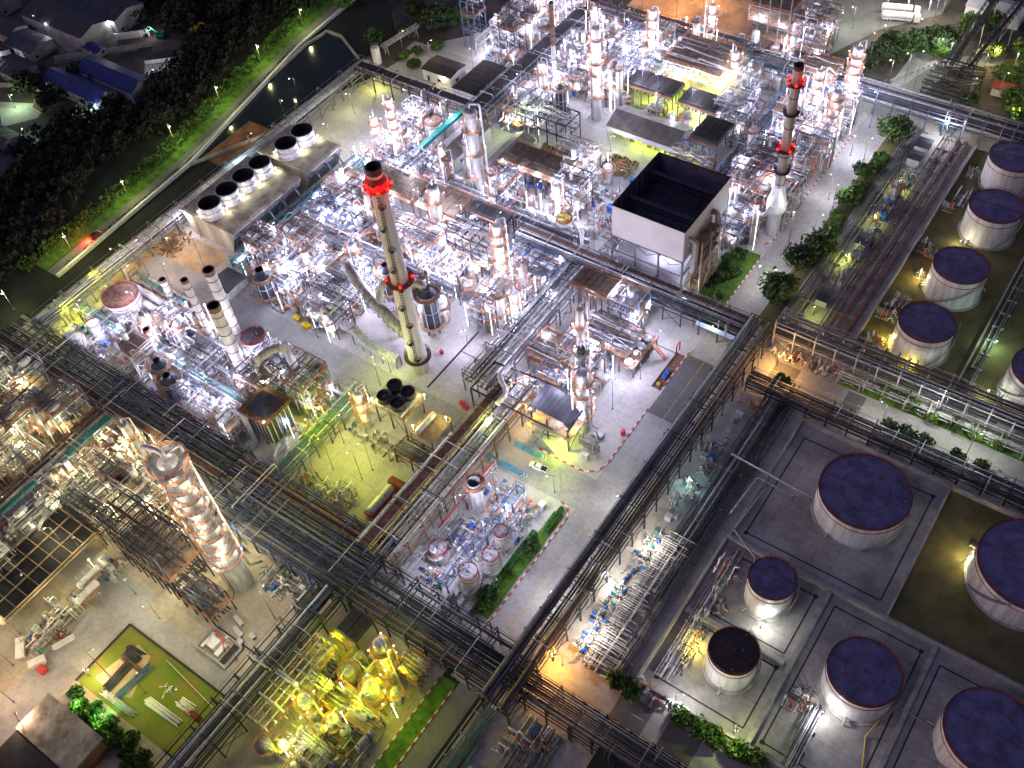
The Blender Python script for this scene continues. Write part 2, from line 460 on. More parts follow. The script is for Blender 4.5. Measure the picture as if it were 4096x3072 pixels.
def pipework(seed):
    """a bank of ground lines with risers, valves and low supports"""
    r = random.Random(seed)
    t = thing('pipe_bank', None, 'pipework')
    W, L, n = r.uniform(3.2, 5), r.uniform(4.5, 7.5), r.randint(9, 13)
    hi = 3.75 if r.random() < .75 else None
    for x in (-L * .42, 0, L * .42):
        b = MB(); b.box(x - .12, -W / 2 - .3, .0, x + .12, W / 2 + .3, .35)
        if hi and x:
            for y in (-W / 2 - .2, W / 2 + .2): b.bar((x, y, .3), (x, y, 3.6), .16)
            b.bar((x, -W / 2 - .3, 3.5), (x, W / 2 + .3, 3.5), .18)
        b.build('support', M['steel'], t)
    for i in range(n):
        y = -W / 2 + W * i / (n - 1); rr = r.choice([.07, .09, .12, .16, .22]); b = MB()
        z = .35 + rr
        if hi and r.random() < .4: z = hi + rr
        k = r.random(); x0 = -L / 2 - r.uniform(0, .8); x1 = L / 2 + r.uniform(0, .8); xm = r.uniform(-L * .2, L * .2)
        if k < .35: b.path([(x0, y, z), (xm, y, z), (xm, y, z + r.uniform(.8, 2.4)), (xm + 1.3, y, z + 1.6), (xm + 1.3, y, z), (x1, y, z)], rr, 6)
        elif k < .65: b.path([(x0, y, z), (xm, y, z), (xm, y, z + r.uniform(1, 3)), (xm, y + r.uniform(-1.8, 1.8), z + r.uniform(1, 3))], rr, 6)
        else: b.path([(x0, y, z), (x1, y, z)], rr, 6)
        if r.random() < .6:
            vx = r.uniform(x0 + .5, xm - .1); b.lathe([(rr, vx - .25), (rr + .16, vx - .22), (rr + .16, vx + .22), (rr, vx + .25)], 8, (0, y, z), 'x'); b.bar((vx, y, z), (vx, y, z + .7), .09); b.ring(.05, .26, z + .7, .07, 8, (vx, y, 0))
        b.build('pipe', M[r.choice(['galvanised', 'cladding', 'cladding', 'white paint', 'galvanised', 'steel', 'steel', 'orange rail', 'galvanised'] + (['teal paint'] if r.random() < .15 else []) + (['red paint'] if r.random() < .06 else []))], t)
    return t
def steel_deck(seed, big=False):
    """open steel structure: posts, beams, grated floors, handrails, a stair"""
    r = random.Random(seed)
    t = thing('equipment_deck', None, 'steel structure')
    wx, wy = (r.uniform(7, 10), r.uniform(6, 8)) if big else (r.uniform(4.5, 6.5), r.uniform(4, 5.5))
    lv = [4.2, 8.0, 12.0][:r.choice([2, 3])] if big else [3.4, 6.8][:r.choice([1, 2, 2])]
    top = lv[-1] + r.choice([0, 3.0]); fr = r.choice(['steel', 'blue steel', 'steel', 'galvanised', 'rack steel'])
    b = MB()
    for x in (-wx / 2, 0, wx / 2):
        for y in (-wy / 2, wy / 2): b.bar((x, y, 0), (x, y, top), .24)
    for z in lv + ([top] if top > lv[-1] else []):
        for y in (-wy / 2, wy / 2): b.bar((-wx / 2, y, z - .2), (wx / 2, y, z - .2), .2, .3)
        for x in (-wx / 2, 0, wx / 2): b.bar((x, -wy / 2, z - .2), (x, wy / 2, z - .2), .2, .3)
    b.bar((-wx / 2, -wy / 2, 0), (0, -wy / 2, lv[0]), .12); b.bar((0, wy / 2, 0), (wx / 2, wy / 2, lv[0]), .12); b.bar((wx / 2, -wy / 2, 0), (wx / 2, wy / 2, lv[0]), .12)
    b.build('frame', M[fr], t)
    for z in lv:
        b = MB(); hx = r.uniform(-.2, .35) * wx
        b.box(-wx / 2 - .3, -wy / 2 - .3, z, hx, wy / 2 + .3, z + .06)
        if z == lv[-1] or r.random() < .6: b.box(hx + r.choice([0, 1.6]), -wy / 2 - .3, z + .003, wx / 2 + .3, wy / 2 + .3, z + .063)
        d = b.build('floor', M[r.choice(['grating', 'grating', 'grey grating'])], t)
        b = MB(); b.rail([(-wx / 2 - .3, -wy / 2 - .3, z), (wx / 2 + .3, -wy / 2 - .3, z), (wx / 2 + .3, wy / 2 + .3, z), (-wx / 2 - .3, wy / 2 + .3, z)], 1.1, .05, 2.0, True)
        b.build('railing', M[r.choice(['orange rail', 'galvanised', 'galvanised'])], d)
    b = MB(); y = -wy / 2 - 1.1
    for yy in (y - .4, y + .4): b.bar((-wx / 2, yy, 0), (-wx / 2 + lv[0] * .9, yy, lv[0]), .1, .22)
    for i in range(int(lv[0] / .3)): b.box(-wx / 2 + i * .27, y - .4, i * .3, -wx / 2 + i * .27 + .25, y + .4, i * .3 + .05)
    b.build('stair', M[r.choice(['orange rail', 'galvanised', 'grating'])], t)
    for k in range(r.randint(9, 14)):
        b = MB(); x, y = r.uniform(-wx * .45, wx * .45), r.uniform(-wy * .45, wy * .45); z = r.choice(lv) + .4; rr = r.choice([.08, .11, .15, .2])
        if r.random() < .5: b.path([(x, y, .3), (x, y, z + r.uniform(.5, 2)), (x + r.uniform(-3, 3), y, z + 1.0), (x + 2, y + r.uniform(-2, 2), z + 1)], rr, 6)
        else: b.path([(-wx / 2 - .8, y, z), (x, y, z), (x, y, z + r.uniform(.6, 1.8)), (wx / 2 + .8, y, z + r.uniform(.2, 1.8))], rr, 6)
        b.build('pipe', M[r.choice(['galvanised', 'cladding', 'white paint', 'steel', 'cladding'])], t)
    for k in range(r.randint(2, 4)):
        b = MB(); x, y = r.uniform(-wx * .3, wx * .3), r.uniform(-wy * .25, wy * .25); z = r.choice(lv) + .07; R_ = r.uniform(.45, .8)
        if r.random() < .5: L = r.uniform(2, 3.5); b.lathe([(R_, -L / 2), (R_, L / 2)], 10, (x, y, z + R_ + .2), 'x'); b.dome(R_, L / 2, .3, 10, 2, (x, y, z + R_ + .2), 'x'); b.dome(R_, -L / 2, .3, 10, 2, (x, y, z + R_ + .2), 'x', -1); b.box(x - L * .3, y - .3, z, x + L * .3, y + .3, z + .5)
        else: H = r.uniform(1.5, 3); b.lathe([(R_, 0), (R_, H)], 10, (x, y, z)); b.dome(R_, H, R_ * .5, 10, 2, (x, y, z))
        b.build('vessel', M[r.choice(['cladding', 'white paint', 'galvanised'])], t)
    return t
def cabinet(seed):
    r = random.Random(seed); t = thing('control_cabinet', None, 'cabinet'); wx, wy, h = r.uniform(.8, 2.2), r.uniform(.7, 1.3), r.uniform(1.2, 2.2)
    b = MB(); b.cbox(0, 0, .15, wx, wy, h); b.cbox(0, 0, 0, wx * .9, wy * .9, .15); b.cbox(0, 0, .15 + h, wx + .2, wy + .2, .08); b.build('body', M[r.choice(['white paint', 'grey paint', 'grey paint', 'yellow paint', 'blue paint', 'grey paint', 'white paint', 'galvanised'])], t)
    b = MB(); b.box(-wx * .42, -wy / 2 - .03, .3, wx * .42, -wy / 2 - .003, h); b.build('door', M['grey paint'], t)
    return t
def slim_column(seed):
    r = random.Random(seed); t = thing('slim_column', None, 'column'); R_, H = r.uniform(.6, 1.05), r.uniform(10, 19)
    b = MB(); b.lathe([(R_ * 1.15, 0), (R_ * 1.15, 2), (R_, 2.4), (R_, H)], 14); b.dome(R_, H, R_ * .6, 14, 3)
    for z in range(3, int(H), 3): b.ring(R_, R_ + .07, z, .15, 14)
    b.build('shell', M[r.choice(['cladding', 'white paint', 'dull cladding', 'galvanised'])], t)
    for z in (H * .5, H - .6):
        a = r.uniform(0, 6); b = MB(); b.ring(R_ + .04, R_ + 1.1, z, .12, 14, a0=a, a1=a + 4.6); p = b.build('platform', M['grating'], t)
        b = MB(); b.rail([((R_ + 1.05) * math.cos(a + i * .46), (R_ + 1.05) * math.sin(a + i * .46), z) for i in range(11)], 1.15, .055); b.build('railing', M['orange rail'], p)
    b = MB(); b.path([(0, 0, H + .3), (0, 0, H + 1.4), (R_ + .5, 0, H + 1.4), (R_ + .5, 0, 1), (R_ + 2, 0, .5)], .17, 6); b.path([(0, R_ + .3, H * .7), (0, R_ + .3, .8)], .1, 5); b.build('pipe', M['cladding'], t)
    b = MB()
    for yy in (-.25, .25): b.bar((-R_ - .25, yy, 0), (-R_ - .25, yy, H + .6), .07)
    for i in range(int(H / .7)): b.bar((-R_ - .25, -.25, i * .7), (-R_ - .25, .25, i * .7), .05)
    b.build('ladder', M['orange rail'], t)
    return t
def valve_stand(seed):
    r = random.Random(seed); t = thing('valve_manifold', None, 'valves')
    n = r.randint(3, 5)
    for i in range(n):
        b = MB(); y = (i - n / 2) * .7; h = r.uniform(1, 2.6); rr = r.choice([.09, .12, .15])
        b.path([(-1.6, y, .35), (-.4, y, .35), (-.4, y, h), (.6, y, h), (.6, y, .35), (1.6, y, .35)], rr, 6); b.lathe([(rr, -.25), (rr + .16, -.2), (rr + .16, .2), (rr, .25)], 8, (.1, y, h), 'x'); b.bar((.1, y, h), (.1, y, h + .7), .08); b.ring(.05, .28, h + .7, .08, 8, (.1, y, 0))
        b.build('pipe', M[r.choice(['galvanised', 'white paint', 'cladding', 'galvanised', 'orange rail', 'steel', 'white paint'])], t)
    for x in (-1.1, 1.1): b = MB(); b.box(x - .1, -n * .37, 0, x + .1, n * .37, .28); b.build('support', M['concrete'], t)
    return t
def pipe_lattice(seed):
    """three-level open steel frame crowded with pipes running both ways"""
    r = random.Random(seed); t = thing('pipe_structure', None, 'steel structure'); wx, wy = r.uniform(6, 9), r.uniform(4.5, 6); lv = [3.2, 5.8, 8.4][:r.choice([2, 3, 3])]
    b = MB(); nx = 3
    for i in range(nx + 1):
        for y in (-wy / 2, wy / 2): x = -wx / 2 + wx * i / nx; b.bar((x, y, 0), (x, y, lv[-1] + 1.2), .22)
    for z in lv:
        for y in (-wy / 2, wy / 2): b.bar((-wx / 2, y, z), (wx / 2, y, z), .18, .26)
        for i in range(nx + 1): x = -wx / 2 + wx * i / nx; b.bar((x, -wy / 2, z), (x, wy / 2, z), .18, .26)
    for y in (-wy / 2, wy / 2): b.bar((-wx / 2, y, .2), (-wx / 6, y, lv[0]), .12); b.bar((wx / 2, y, lv[0]), (wx / 6, y, lv[1]), .12); b.bar((-wx / 2, y, lv[-1] + 1.2), (wx / 2, y, lv[-1] + 1.2), .14)
    b.build('frame', M[r.choice(['steel', 'blue steel', 'galvanised', 'rack steel', 'steel'])], t)
    pm = ['galvanised', 'cladding', 'white paint', 'steel', 'cladding', 'dull cladding', 'galvanised', 'orange rail']
    for z in lv:
        for k in range(r.randint(4, 7)):
            b = MB(); y = r.uniform(-wy * .46, wy * .46); rr = r.choice([.07, .09, .12, .17, .24]); x1 = wx / 2 + r.uniform(.2, 1.2); x0 = -wx / 2 - r.uniform(.2, 1.2)
            pts = [(x0, y, z + .15 + rr), (x1, y, z + .15 + rr)]
            if r.random() < .5: pts.append((x1, y, r.uniform(.4, z)))
            if r.random() < .4: pts.insert(0, (x0, y, r.uniform(.4, z)))
            b.path(pts, rr, 6); b.build('pipe', M[r.choice(pm)], t)
        for k in range(r.randint(2, 4)):
            b = MB(); x = r.uniform(-wx * .45, wx * .45); rr = r.choice([.07, .1, .15]); b.path([(x, -wy / 2 - r.uniform(.3, 1.4), z + .5 + rr), (x, wy / 2 + .6, z + .5 + rr), (x, wy / 2 + .6, r.uniform(.4, z))], rr, 6); b.build('pipe', M[r.choice(pm)], t)
    z = lv[r.randrange(len(lv))] + .26; b = MB(); b.box(-wx / 2, wy / 2 + .1, z, wx / 2, wy / 2 + 1.2, z + .07); d = b.build('walkway', M[r.choice(['grating', 'grey grating'])], t); b = MB(); b.rail([(-wx / 2, wy / 2 + 1.2, z), (wx / 2, wy / 2 + 1.2, z)], 1.1, .055, 2); b.build('railing', M[r.choice(['orange rail', 'galvanised'])], d)
    return t
def process_module(seed):
    """large three-level frame with floors, drums, upright vessels and crossing pipes"""
    r = random.Random(seed); t = thing('process_module', None, 'steel structure'); wx, wy = r.uniform(9, 12), r.uniform(7, 9); lv = [[4.0, 7.6, 11.0], [3.6, 7.0], [4.2, 8.2, 12.2]][seed % 3]
    nx = 3; top = lv[-1] + r.choice([0, 2.4]); b = MB()
    for i in range(nx + 1):
        x = -wx / 2 + wx * i / nx
        for y in (-wy / 2, 0, wy / 2): b.bar((x, y, 0), (x, y, top if y else lv[-1]), .24)
        for z in lv + ([top] if top > lv[-1] else []): b.bar((x, -wy / 2, z - .2), (x, wy / 2, z - .2), .2, .3)
    for z in lv + ([top] if top > lv[-1] else []):
        for y in (-wy / 2, 0, wy / 2): b.bar((-wx / 2, y, z - .2), (wx / 2, y, z - .2), .2, .32)
    for y in (-wy / 2, wy / 2):
        for k in range(len(lv)): z0 = 0 if k == 0 else lv[k - 1]; x = -wx / 2 + wx / nx * (k % nx); b.bar((x, y, z0), (x + wx / nx, y, lv[k] - .3), .12); b.bar((x + wx / nx, y, z0), (x, y, lv[k] - .3), .12)
    b.build('frame', M[['steel', 'galvanised', 'blue steel', 'steel', 'rack steel'][seed % 5]], t)
    for z in lv:
        b = MB(); gaps = r.sample(range(nx), r.choice([1, 1, 2]))
        for i in range(nx):
            if i in gaps and z != lv[0]: b.box(-wx / 2 + wx * i / nx + .05, wy / 2 - 1.2, z + .002, -wx / 2 + wx * (i + 1) / nx, wy / 2 + .3, z + .06)
            else: b.box(-wx / 2 + wx * i / nx + .05, -wy / 2 - .3, z, -wx / 2 + wx * (i + 1) / nx, wy / 2 + .3, z + .06)
        f = b.build('floor', M[r.choice(['grating', 'grey grating', 'grating'])], t)
        b = MB(); b.rail([(-wx / 2 - .1, -wy / 2 - .3, z), (wx / 2 + .1, -wy / 2 - .3, z), (wx / 2 + .1, wy / 2 + .3, z), (-wx / 2 - .1, wy / 2 + .3, z)], 1.1, .055, 2.0, True); b.build('railing', M[r.choice(['orange rail', 'galvanised', 'galvanised', 'white paint'])], f)
    vm = ['cladding', 'white paint', 'galvanised', 'cladding', 'dull cladding']
    for k in range(r.randint(4, 6)):
        b = MB(); x, y = r.uniform(-wx * .35, wx * .35), r.uniform(-wy * .33, wy * .33); z = r.choice([0, lv[0], lv[-1], lv[-1]]) + .07; R_ = r.uniform(.5, .95)
        if r.random() < .55: L = r.uniform(2.4, 4.2); b.lathe([(R_, -L / 2), (R_, L / 2)], 12, (x, y, z + R_ + .3), 'x'); b.dome(R_, L / 2, .35, 12, 2, (x, y, z + R_ + .3), 'x'); b.dome(R_, -L / 2, .35, 12, 2, (x, y, z + R_ + .3), 'x', -1); b.box(x - L * .3, y - .35, z, x + L * .3, y + .35, z + .5)
        else: H = r.uniform(1.8, 3.6); b.lathe([(R_, 0), (R_, H)], 12, (x, y, z)); b.dome(R_, H, R_ * .5, 12, 2, (x, y, z))
        b.build('vessel', M[r.choice(vm)], t)
    pm = ['galvanised', 'cladding', 'white paint', 'steel', 'cladding', 'galvanised', 'dull cladding']
    for k in range(26):
        b = MB(); z = r.choice(lv) + r.choice([.3, .5, .9, 1.4, -.7]); rr = r.choice([.08, .1, .13, .18, .26])
        if k % 3:
            y = r.uniform(-wy * .5, wy * .5); x0, x1 = -wx / 2 - r.uniform(0, 1.2), wx / 2 + r.uniform(0, 1.2); xm = r.uniform(-wx * .3, wx * .3); pts = [(x0, y, z), (x1, y, z)] if r.random() < .5 else [(x0, y, z), (xm, y, z), (xm, y, z + r.uniform(.6, 1.6)), (xm + 1.5, y, z + 1.2), (xm + 1.5, y + r.uniform(-2, 2), z + 1.2)]
            if r.random() < .5: pts.insert(0, (x0, y, r.uniform(.4, 2)))
        else:
            x = r.uniform(-wx * .5, wx * .5); pts = [(x, -wy / 2 - r.uniform(.2, 1.3), z), (x, wy / 2 + .8, z)]
            if r.random() < .6: pts.append((x, wy / 2 + .8, r.uniform(.4, 2)))
        b.path(pts, rr, 6); b.build('pipe', M[r.choice(pm)], t)
    b = MB(); y = -wy / 2 - 1.1
    for j, z in enumerate(lv):
        z0 = 0 if j == 0 else lv[j - 1]; s_ = 1 if j % 2 == 0 else -1; x0 = -s_ * wx * .35; x1 = s_ * wx * .05
        for yy in (y - .4, y + .4): b.bar((x0, yy, z0), (x1, yy, z), .1, .24)
        for i in range(12): b.box(x0 + (x1 - x0) * i / 12 - .14, y - .4, z0 + (z - z0) * i / 12, x0 + (x1 - x0) * i / 12 + .14, y + .4, z0 + (z - z0) * i / 12 + .05)
        b.box(x1 - .8, y - .5, z + .004, x1 + .8, -wy / 2 - .31, z + .06)
    b.build('stair', M[r.choice(['orange rail', 'galvanised', 'grating'])], t)
    return t
KIND = {
    'mod': (process_module, 12, 'large multi-floor process structure', 'process structures'),
    'lat': (pipe_lattice, 10, 'open pipe-crowded steel frame', 'pipe structures'),
    'deck': (steel_deck, 10, 'grated steel deck carrying small vessels', 'steel decks'),
    'bigdeck': (lambda s: steel_deck(s, True), 8, 'tall open steel structure with floors', 'tall steel structures'),
    'vdrum': (vert_drum, 8, 'upright vessel with railed platform', 'upright vessels'),
    'bigdrum': (lambda s: vert_drum(s, True), 6, 'large upright vessel with railed platform', 'large upright vessels'),
    'hdrum': (horiz_drum, 8, 'horizontal drum on saddles', 'horizontal drums'),
    'exch': (exchanger, 6, 'flanged tubular heat exchanger', 'heat exchangers'),
    'pump': (pump_skid, 6, 'small pump with motor', 'pumps'),
    'pipes': (pipework, 16, 'bank of pipes with valves', 'pipe banks'),
    'cab': (cabinet, 8, 'low equipment cabinet', 'cabinets'),
    'col': (slim_column, 7, 'slim column with orange platforms', 'slim columns'),
    'valve': (valve_stand, 8, 'bent pipe valve manifold', 'valve manifolds'),
}
PROTO = {}
LAMPED = {'mod', 'lat', 'deck', 'bigdeck', 'vdrum', 'bigdrum', 'col', 'hdrum'}
def put(kind, x, y, rz=0.0, z=0.0, rnd=random, var=None, label=None, cat=None, zone='', lampc=None):
    fn, nv, desc, grp = KIND[kind]
    v = rnd.randrange(nv) if var is None else var
    if kind not in LAMPED: lampc = None
    key = (kind, v, lampc)
    if key not in PROTO:
        o = PROTO[key] = fn(sum(map(ord, kind)) * 100 + v)
        if lampc:
            cs = [c for ch in o.children for c in ch.bound_box]; mx, my, mz = (max(c[i] for c in cs) for i in range(3)); mz = min(mz, 11 if kind != 'col' else 16)
            for k in range(3 if kind == 'mod' else 2 if kind in ('bigdeck', 'col', 'lat') else 1):
                s_ = 1 - 2 * (k % 2); lx, ly, lz = s_ * min(mx, 4.6) * .85, (s_ if k < 2 else -1) * min(my, 4.2) * .9, mz * (.95 - .25 * k) + .4
                b = MB(); b.bar((lx, ly, 0), (lx, ly, lz), .09); b.dome(.26, lz, .12, 8, 2, (lx, ly, 0)); b.dome(.26, lz, -.2, 8, 2, (lx, ly, 0)); lb = b.build('lamp', M[BULB[lampc[0]]], o); lamp_light(lb, (lx * 1.06, ly * 1.06, lz - .5), *lampc)
        tree_of(o)
        o.location = (x, y, z); o.rotation_euler = (0, 0, rz)
    else:
        o = dup(PROTO[key], (x, y, z), rz)
    if label: o['label'] = label; o['group'] = grp + zone
    else: auto(o, desc, grp + zone)
    return o
FOOT = {'mod': 6.4, 'lat': 4.6, 'deck': 3.6, 'bigdeck': 5.4, 'vdrum': 2.4, 'bigdrum': 3.0, 'hdrum': 3.4, 'exch': 3.0, 'pump': 1.6, 'pipes': 3.6, 'cab': 1.3, 'col': 2.0, 'valve': 1.8}
TAKEN = []
def keep(x0, y0, x1, y1): TAKEN.append((min(x0, x1), min(y0, y1), max(x0, x1), max(y0, y1)))
def free(x, y, r):
    for a, b, c, d in TAKEN:
        if a - r < x < c + r and b - r < y < d + r: return False
    return True
def fill(x0, y0, x1, y1, kinds, n, seed, zone, lampc=None, dens=.56):
    """stands equipment on a plot: grid-aligned, without collisions"""
    r = random.Random(seed); spots = []; made = 0
    bag = [k for k, w_ in kinds.items() for _ in range(w_)]
    n = int(n * 1.5); bag.sort(key=lambda k: -FOOT[k])
    for it in range(n * 16):
        if made >= n: break
        big = 'mod' in kinds and it < n * 5
        k = 'mod' if big and r.random() < .75 else r.choice(bag); f = FOOT[k] * dens
        x, y = r.uniform(x0 + f, x1 - f) if x1 - x0 > 2 * f else (x0 + x1) / 2, r.uniform(y0 + f, y1 - f) if y1 - y0 > 2 * f else (y0 + y1) / 2
        x = round(x / .5) * .5; y = round(y / .5) * .5
        if not free(x, y, f * .75): continue
        if any((x - a) ** 2 + (y - b) ** 2 < (f + c) ** 2 * .8 for a, b, c in spots): continue
        spots.append((x, y, f))
        put(k, x, y, r.choice([0, PI / 2, PI, -PI / 2]), 0.0, r, zone=zone, lampc=lampc if r.random() < .8 else None); made += 1
    return spots

# ------------------------------------------------------------------ pipe racks and ground pipe bands
RACK_PIPE = ['steel', 'rack steel', 'dull cladding', 'dark steel', 'galvanised', 'rack steel', 'steel', 'rusty brown', 'dark steel']
def rack(label, axis, a0, a1, c0, c1, levels, n, seed, frame='rack steel', bay=6.0, pipes=RACK_PIPE, rr=(.09, .28), loops=.25, extra=(), walk=None, name='pipe_rack', group='pipe racks', brace=True, roof_lane=None, cat='pipe rack'):
    r = random.Random(seed); L = a1 - a0; W = c1 - c0
    t = thing(name, label, cat, (a0, c0, 0) if axis == 'x' else (c1, a0, 0), 0 if axis == 'x' else PI / 2, group)   # local x runs along the rack, local y across it
    nb = max(1, round(L / bay)); st = L / nb
    low = levels[-1] < 2
    b = MB()
    if low: b.box(-.18, 0, 0, .18, W, levels[0] - .1)
    else:
        for y in (.15, W - .15): b.bar((0, y, 0), (0, y, levels[-1] + .1), .34)
        if W > 9: b.bar((0, W / 2, 0), (0, W / 2, levels[-1]), .3)
        for z in levels: b.bar((0, 0, z - .18), (0, W, z - .18), .26, .36)
    first = b.build('sleeper' if low else 'portal_frame', M['concrete' if low else frame], t)
    for i in range(1, nb + 1):
        o = first.copy(); C.objects.link(o); o.parent = t; o.location = (i * st, 0, 0)
    if not low:
        b = MB()
        for z in levels:
            for y in (.15, W - .15): b.bar((0, y, z - .5), (L, y, z - .5), .2, .3)
        b.build('girder', M[frame], t)
        if brace:
            b = MB()
            for i in range(0, nb, 3):
                for y in (.15, W - .15):
                    b.bar((i * st, y, .3), (i * st + st, y, levels[0] - .6), .12); b.bar((i * st + st, y, .3), (i * st, y, levels[0] - .6), .12)
            for i in range(nb): b.bar((i * st, .2, levels[-1] - .35), (i * st + st, W - .2, levels[-1] - .35), .1)
            b.build('bracing', M[frame], t)
    for li, z in enumerate(levels):
        y = .5; k = 0
        while y < W - .5 and k < n:
            rad = r.uniform(*rr) if r.random() < .8 else rr[1] * r.uniform(1, 1.5)
            y += rad
            if walk and li == len(levels) - 1 and walk[0] < y / W < walk[1]: y += .5; continue
            if r.random() < .1: y += r.uniform(.3, 1.0)
            s0 = 0 if r.random() < .75 else r.uniform(0, .4) * L; s1 = L if r.random() < .75 else r.uniform(.6, 1) * L
            pts = [(s0 - .4, y, z + rad)]; x = s0
            if rad < .22 and r.random() < loops and L > 20:
                m = r.uniform(s0 + 4, s1 - 6); hh = r.uniform(.7, 1.5)
                pts += [(m, y, z + rad), (m, y, z + rad + hh), (m + 2.2, y, z + rad + hh), (m + 2.2, y, z + rad)]
            pts.append((s1 + .4, y, z + rad))
            if r.random() < .22 and not low: pts.append((s1 + .4, y, z - r.uniform(1, 4)))
            b = MB(); b.path(pts, rad, 6); b.build('pipe', M[r.choice(pipes)], t)
            y += rad + r.uniform(.06, .3); k += 1
    if not low and L > 12:
        for k in range(min(22, int(L / 4.5))):
            x = r.uniform(1, L - 1); rad = r.choice([.08, .1, .13, .18]); z = levels[-1] + r.uniform(.6, 1.2); s_ = r.choice([0, 1]); y0, y1 = (-.5, r.uniform(.3, .9) * W) if s_ == 0 else (W + .5, r.uniform(.1, .7) * W)
            b = MB(); b.path([(x, y0, r.uniform(.5, levels[0])), (x, y0, z), (x, y1, z), (x, y1, levels[-1] + .2)], rad, 6); b.build('branch_pipe', M[r.choice(['galvanised', 'steel', 'cladding', 'rack steel', 'dull cladding'])], t)
        b = MB()
        for i in range(0, nb + 1, 2):
            for y in (.15, W - .15): b.bar((i * st, y, levels[-1]), (i * st, y, levels[-1] + 1.7), .18)
            b.bar((i * st, 0, levels[-1] + 1.7), (i * st, W, levels[-1] + 1.7), .18, .22)
        for y in (.15, W - .15): b.bar((0, y, levels[-1] + 1.15), (L, y, levels[-1] + 1.15), .08)
        b.build('upper_frame', M[frame], t)
    for m_, off, rad, z in extra:
        b = MB(); b.path([(-.4, off * W, z + rad), (L + .4, off * W, z + rad)], rad, 8); b.build('pipe', M[m_], t)
    if walk:
        z = levels[-1] + .1; b = MB(); b.box(0, walk[0] * W, z, L, walk[1] * W, z + .08); wk = b.build('walkway', M['grey grating' if len(walk) < 3 else walk[2]], t)
        b = MB(); b.rail([(0, walk[0] * W, z), (L, walk[0] * W, z)], 1.1, .05, 3); b.rail([(0, walk[1] * W, z), (L, walk[1] * W, z)], 1.1, .05, 3); b.build('railing', M['galvanised'], wk)
    return t

# ------------------------------------------------------------------ tall columns, stacks, heaters
def column(label, x, y, r_, h, nplat, shell='cladding', rail='orange rail', seed=1, cap='dome', name='distillation_column', lights=None, pipe=True, skirt=True, top_r=None, deck='grating', dia=None, group=None, power=900, pw=None, full=False):
    r = random.Random(seed); t = thing(name, label, 'column', (x, y, 0), 0, group); tr = top_r or r_
    prof = [(r_ * 1.04, 0), (r_ * 1.04, h * .06), (r_, h * .07)]
    prof += [(r_, h * .26), (tr, h * .32), (tr, h)] if tr != r_ else [(r_, h)]
    b = MB(); b.lathe(prof, 24)
    if cap == 'dome': b.dome(tr, h, tr * .5, 24, 4)
    z = h * .1
    while z < h: b.ring(r_ if z < h * .3 else tr, (r_ if z < h * .3 else tr) + .07, z, .14, 24); z += 2.2
    b.build('shell', M[shell], t)
    for i in range(nplat):
        z = h * (.22 + .76 * (i + .35) / nplat) if nplat > 1 else h * .93
        R_ = r_ if z < h * .29 else tr; wd = pw or min(1.5, .7 + R_ * .35); a = r.uniform(0, 6.28); sp = (r.uniform(5.4, 6.1) if full else r.uniform(3.6, 5.6)) if i < nplat - 1 else 2 * PI
        b = MB(); b.ring(R_ + .05, R_ + wd, z, .14, 24, a0=a, a1=a + sp)
        for k in range(7): b.bar(((R_) * math.cos(a + sp * k / 7), R_ * math.sin(a + sp * k / 7), z - 1), ((R_ + wd) * math.cos(a + sp * k / 7), (R_ + wd) * math.sin(a + sp * k / 7), z), .1)
        p = b.build('platform', M[deck], t)
        b = MB(); m = 18; b.rail([((R_ + wd - .05) * math.cos(a + sp * k / m), (R_ + wd - .05) * math.sin(a + sp * k / m), z + .1) for k in range(m + 1)], 1.15, .06, 2.0); b.build('railing', M[rail], p)
        if lights:
            aa = r.uniform(0, 6.28)
            for da in (0, 2.1, 4.2):
                xx, yy = (R_ + wd + .05) * math.cos(aa + da), (R_ + wd + .05) * math.sin(aa + da)
                b = MB(); b.dome(.22, z + 2.0, -.18, 8, 2, (xx, yy, 0)); b.dome(.22, z + 2.0, .1, 8, 2, (xx, yy, 0)); lb = b.build('lamp', M[BULB[lights]], p)
                lamp_light(lb, (xx * 1.25, yy * 1.25, z + 1.6), lights, power)
    if pipe:
        a = r.uniform(0, 6.28); rr = max(.14, tr * .16); u = Vector((math.cos(a), math.sin(a), 0)); e = u * (tr + rr + 1.0)
        b = MB(); b.path([(0, 0, h + tr * .4), (0, 0, h + tr * .5 + 1.6), e + Vector((0, 0, h + tr * .5 + 1.6)), e + Vector((0, 0, 4)), e * 1.8 + Vector((0, 0, 2))], rr, 8); b.build('overhead_pipe', M['cladding'], t)
        for k in range(3):
            a2 = a + 1.2 + k * 1.3; u = Vector((math.cos(a2), math.sin(a2), 0)); zz = h * r.uniform(.4, .9)
            b = MB(); b.path([u * r_ + Vector((0, 0, zz)), u * (r_ + .6) + Vector((0, 0, zz)), u * (r_ + .6) + Vector((0, 0, 2)), u * (r_ + 2.4) + Vector((0, 0, 1))], .13, 6); b.build('pipe', M[r.choice(['galvanised', 'cladding', 'steel'])], t)
    b = MB(); a = r.uniform(3.3, 5.2); u = Vector((math.cos(a), math.sin(a), 0)) * (max(r_, tr) + .3); v = Vector((-math.sin(a), math.cos(a), 0)) * .28
    for s_ in (-1, 1): b.bar(u + v * s_, u + v * s_ + Vector((0, 0, h + 1)), .08)
    for i in range(int(h / .8)): b.bar(u - v + Vector((0, 0, i * .8)), u + v + Vector((0, 0, i * .8)), .06)
    b.build('ladder', M[rail], t)
    return t
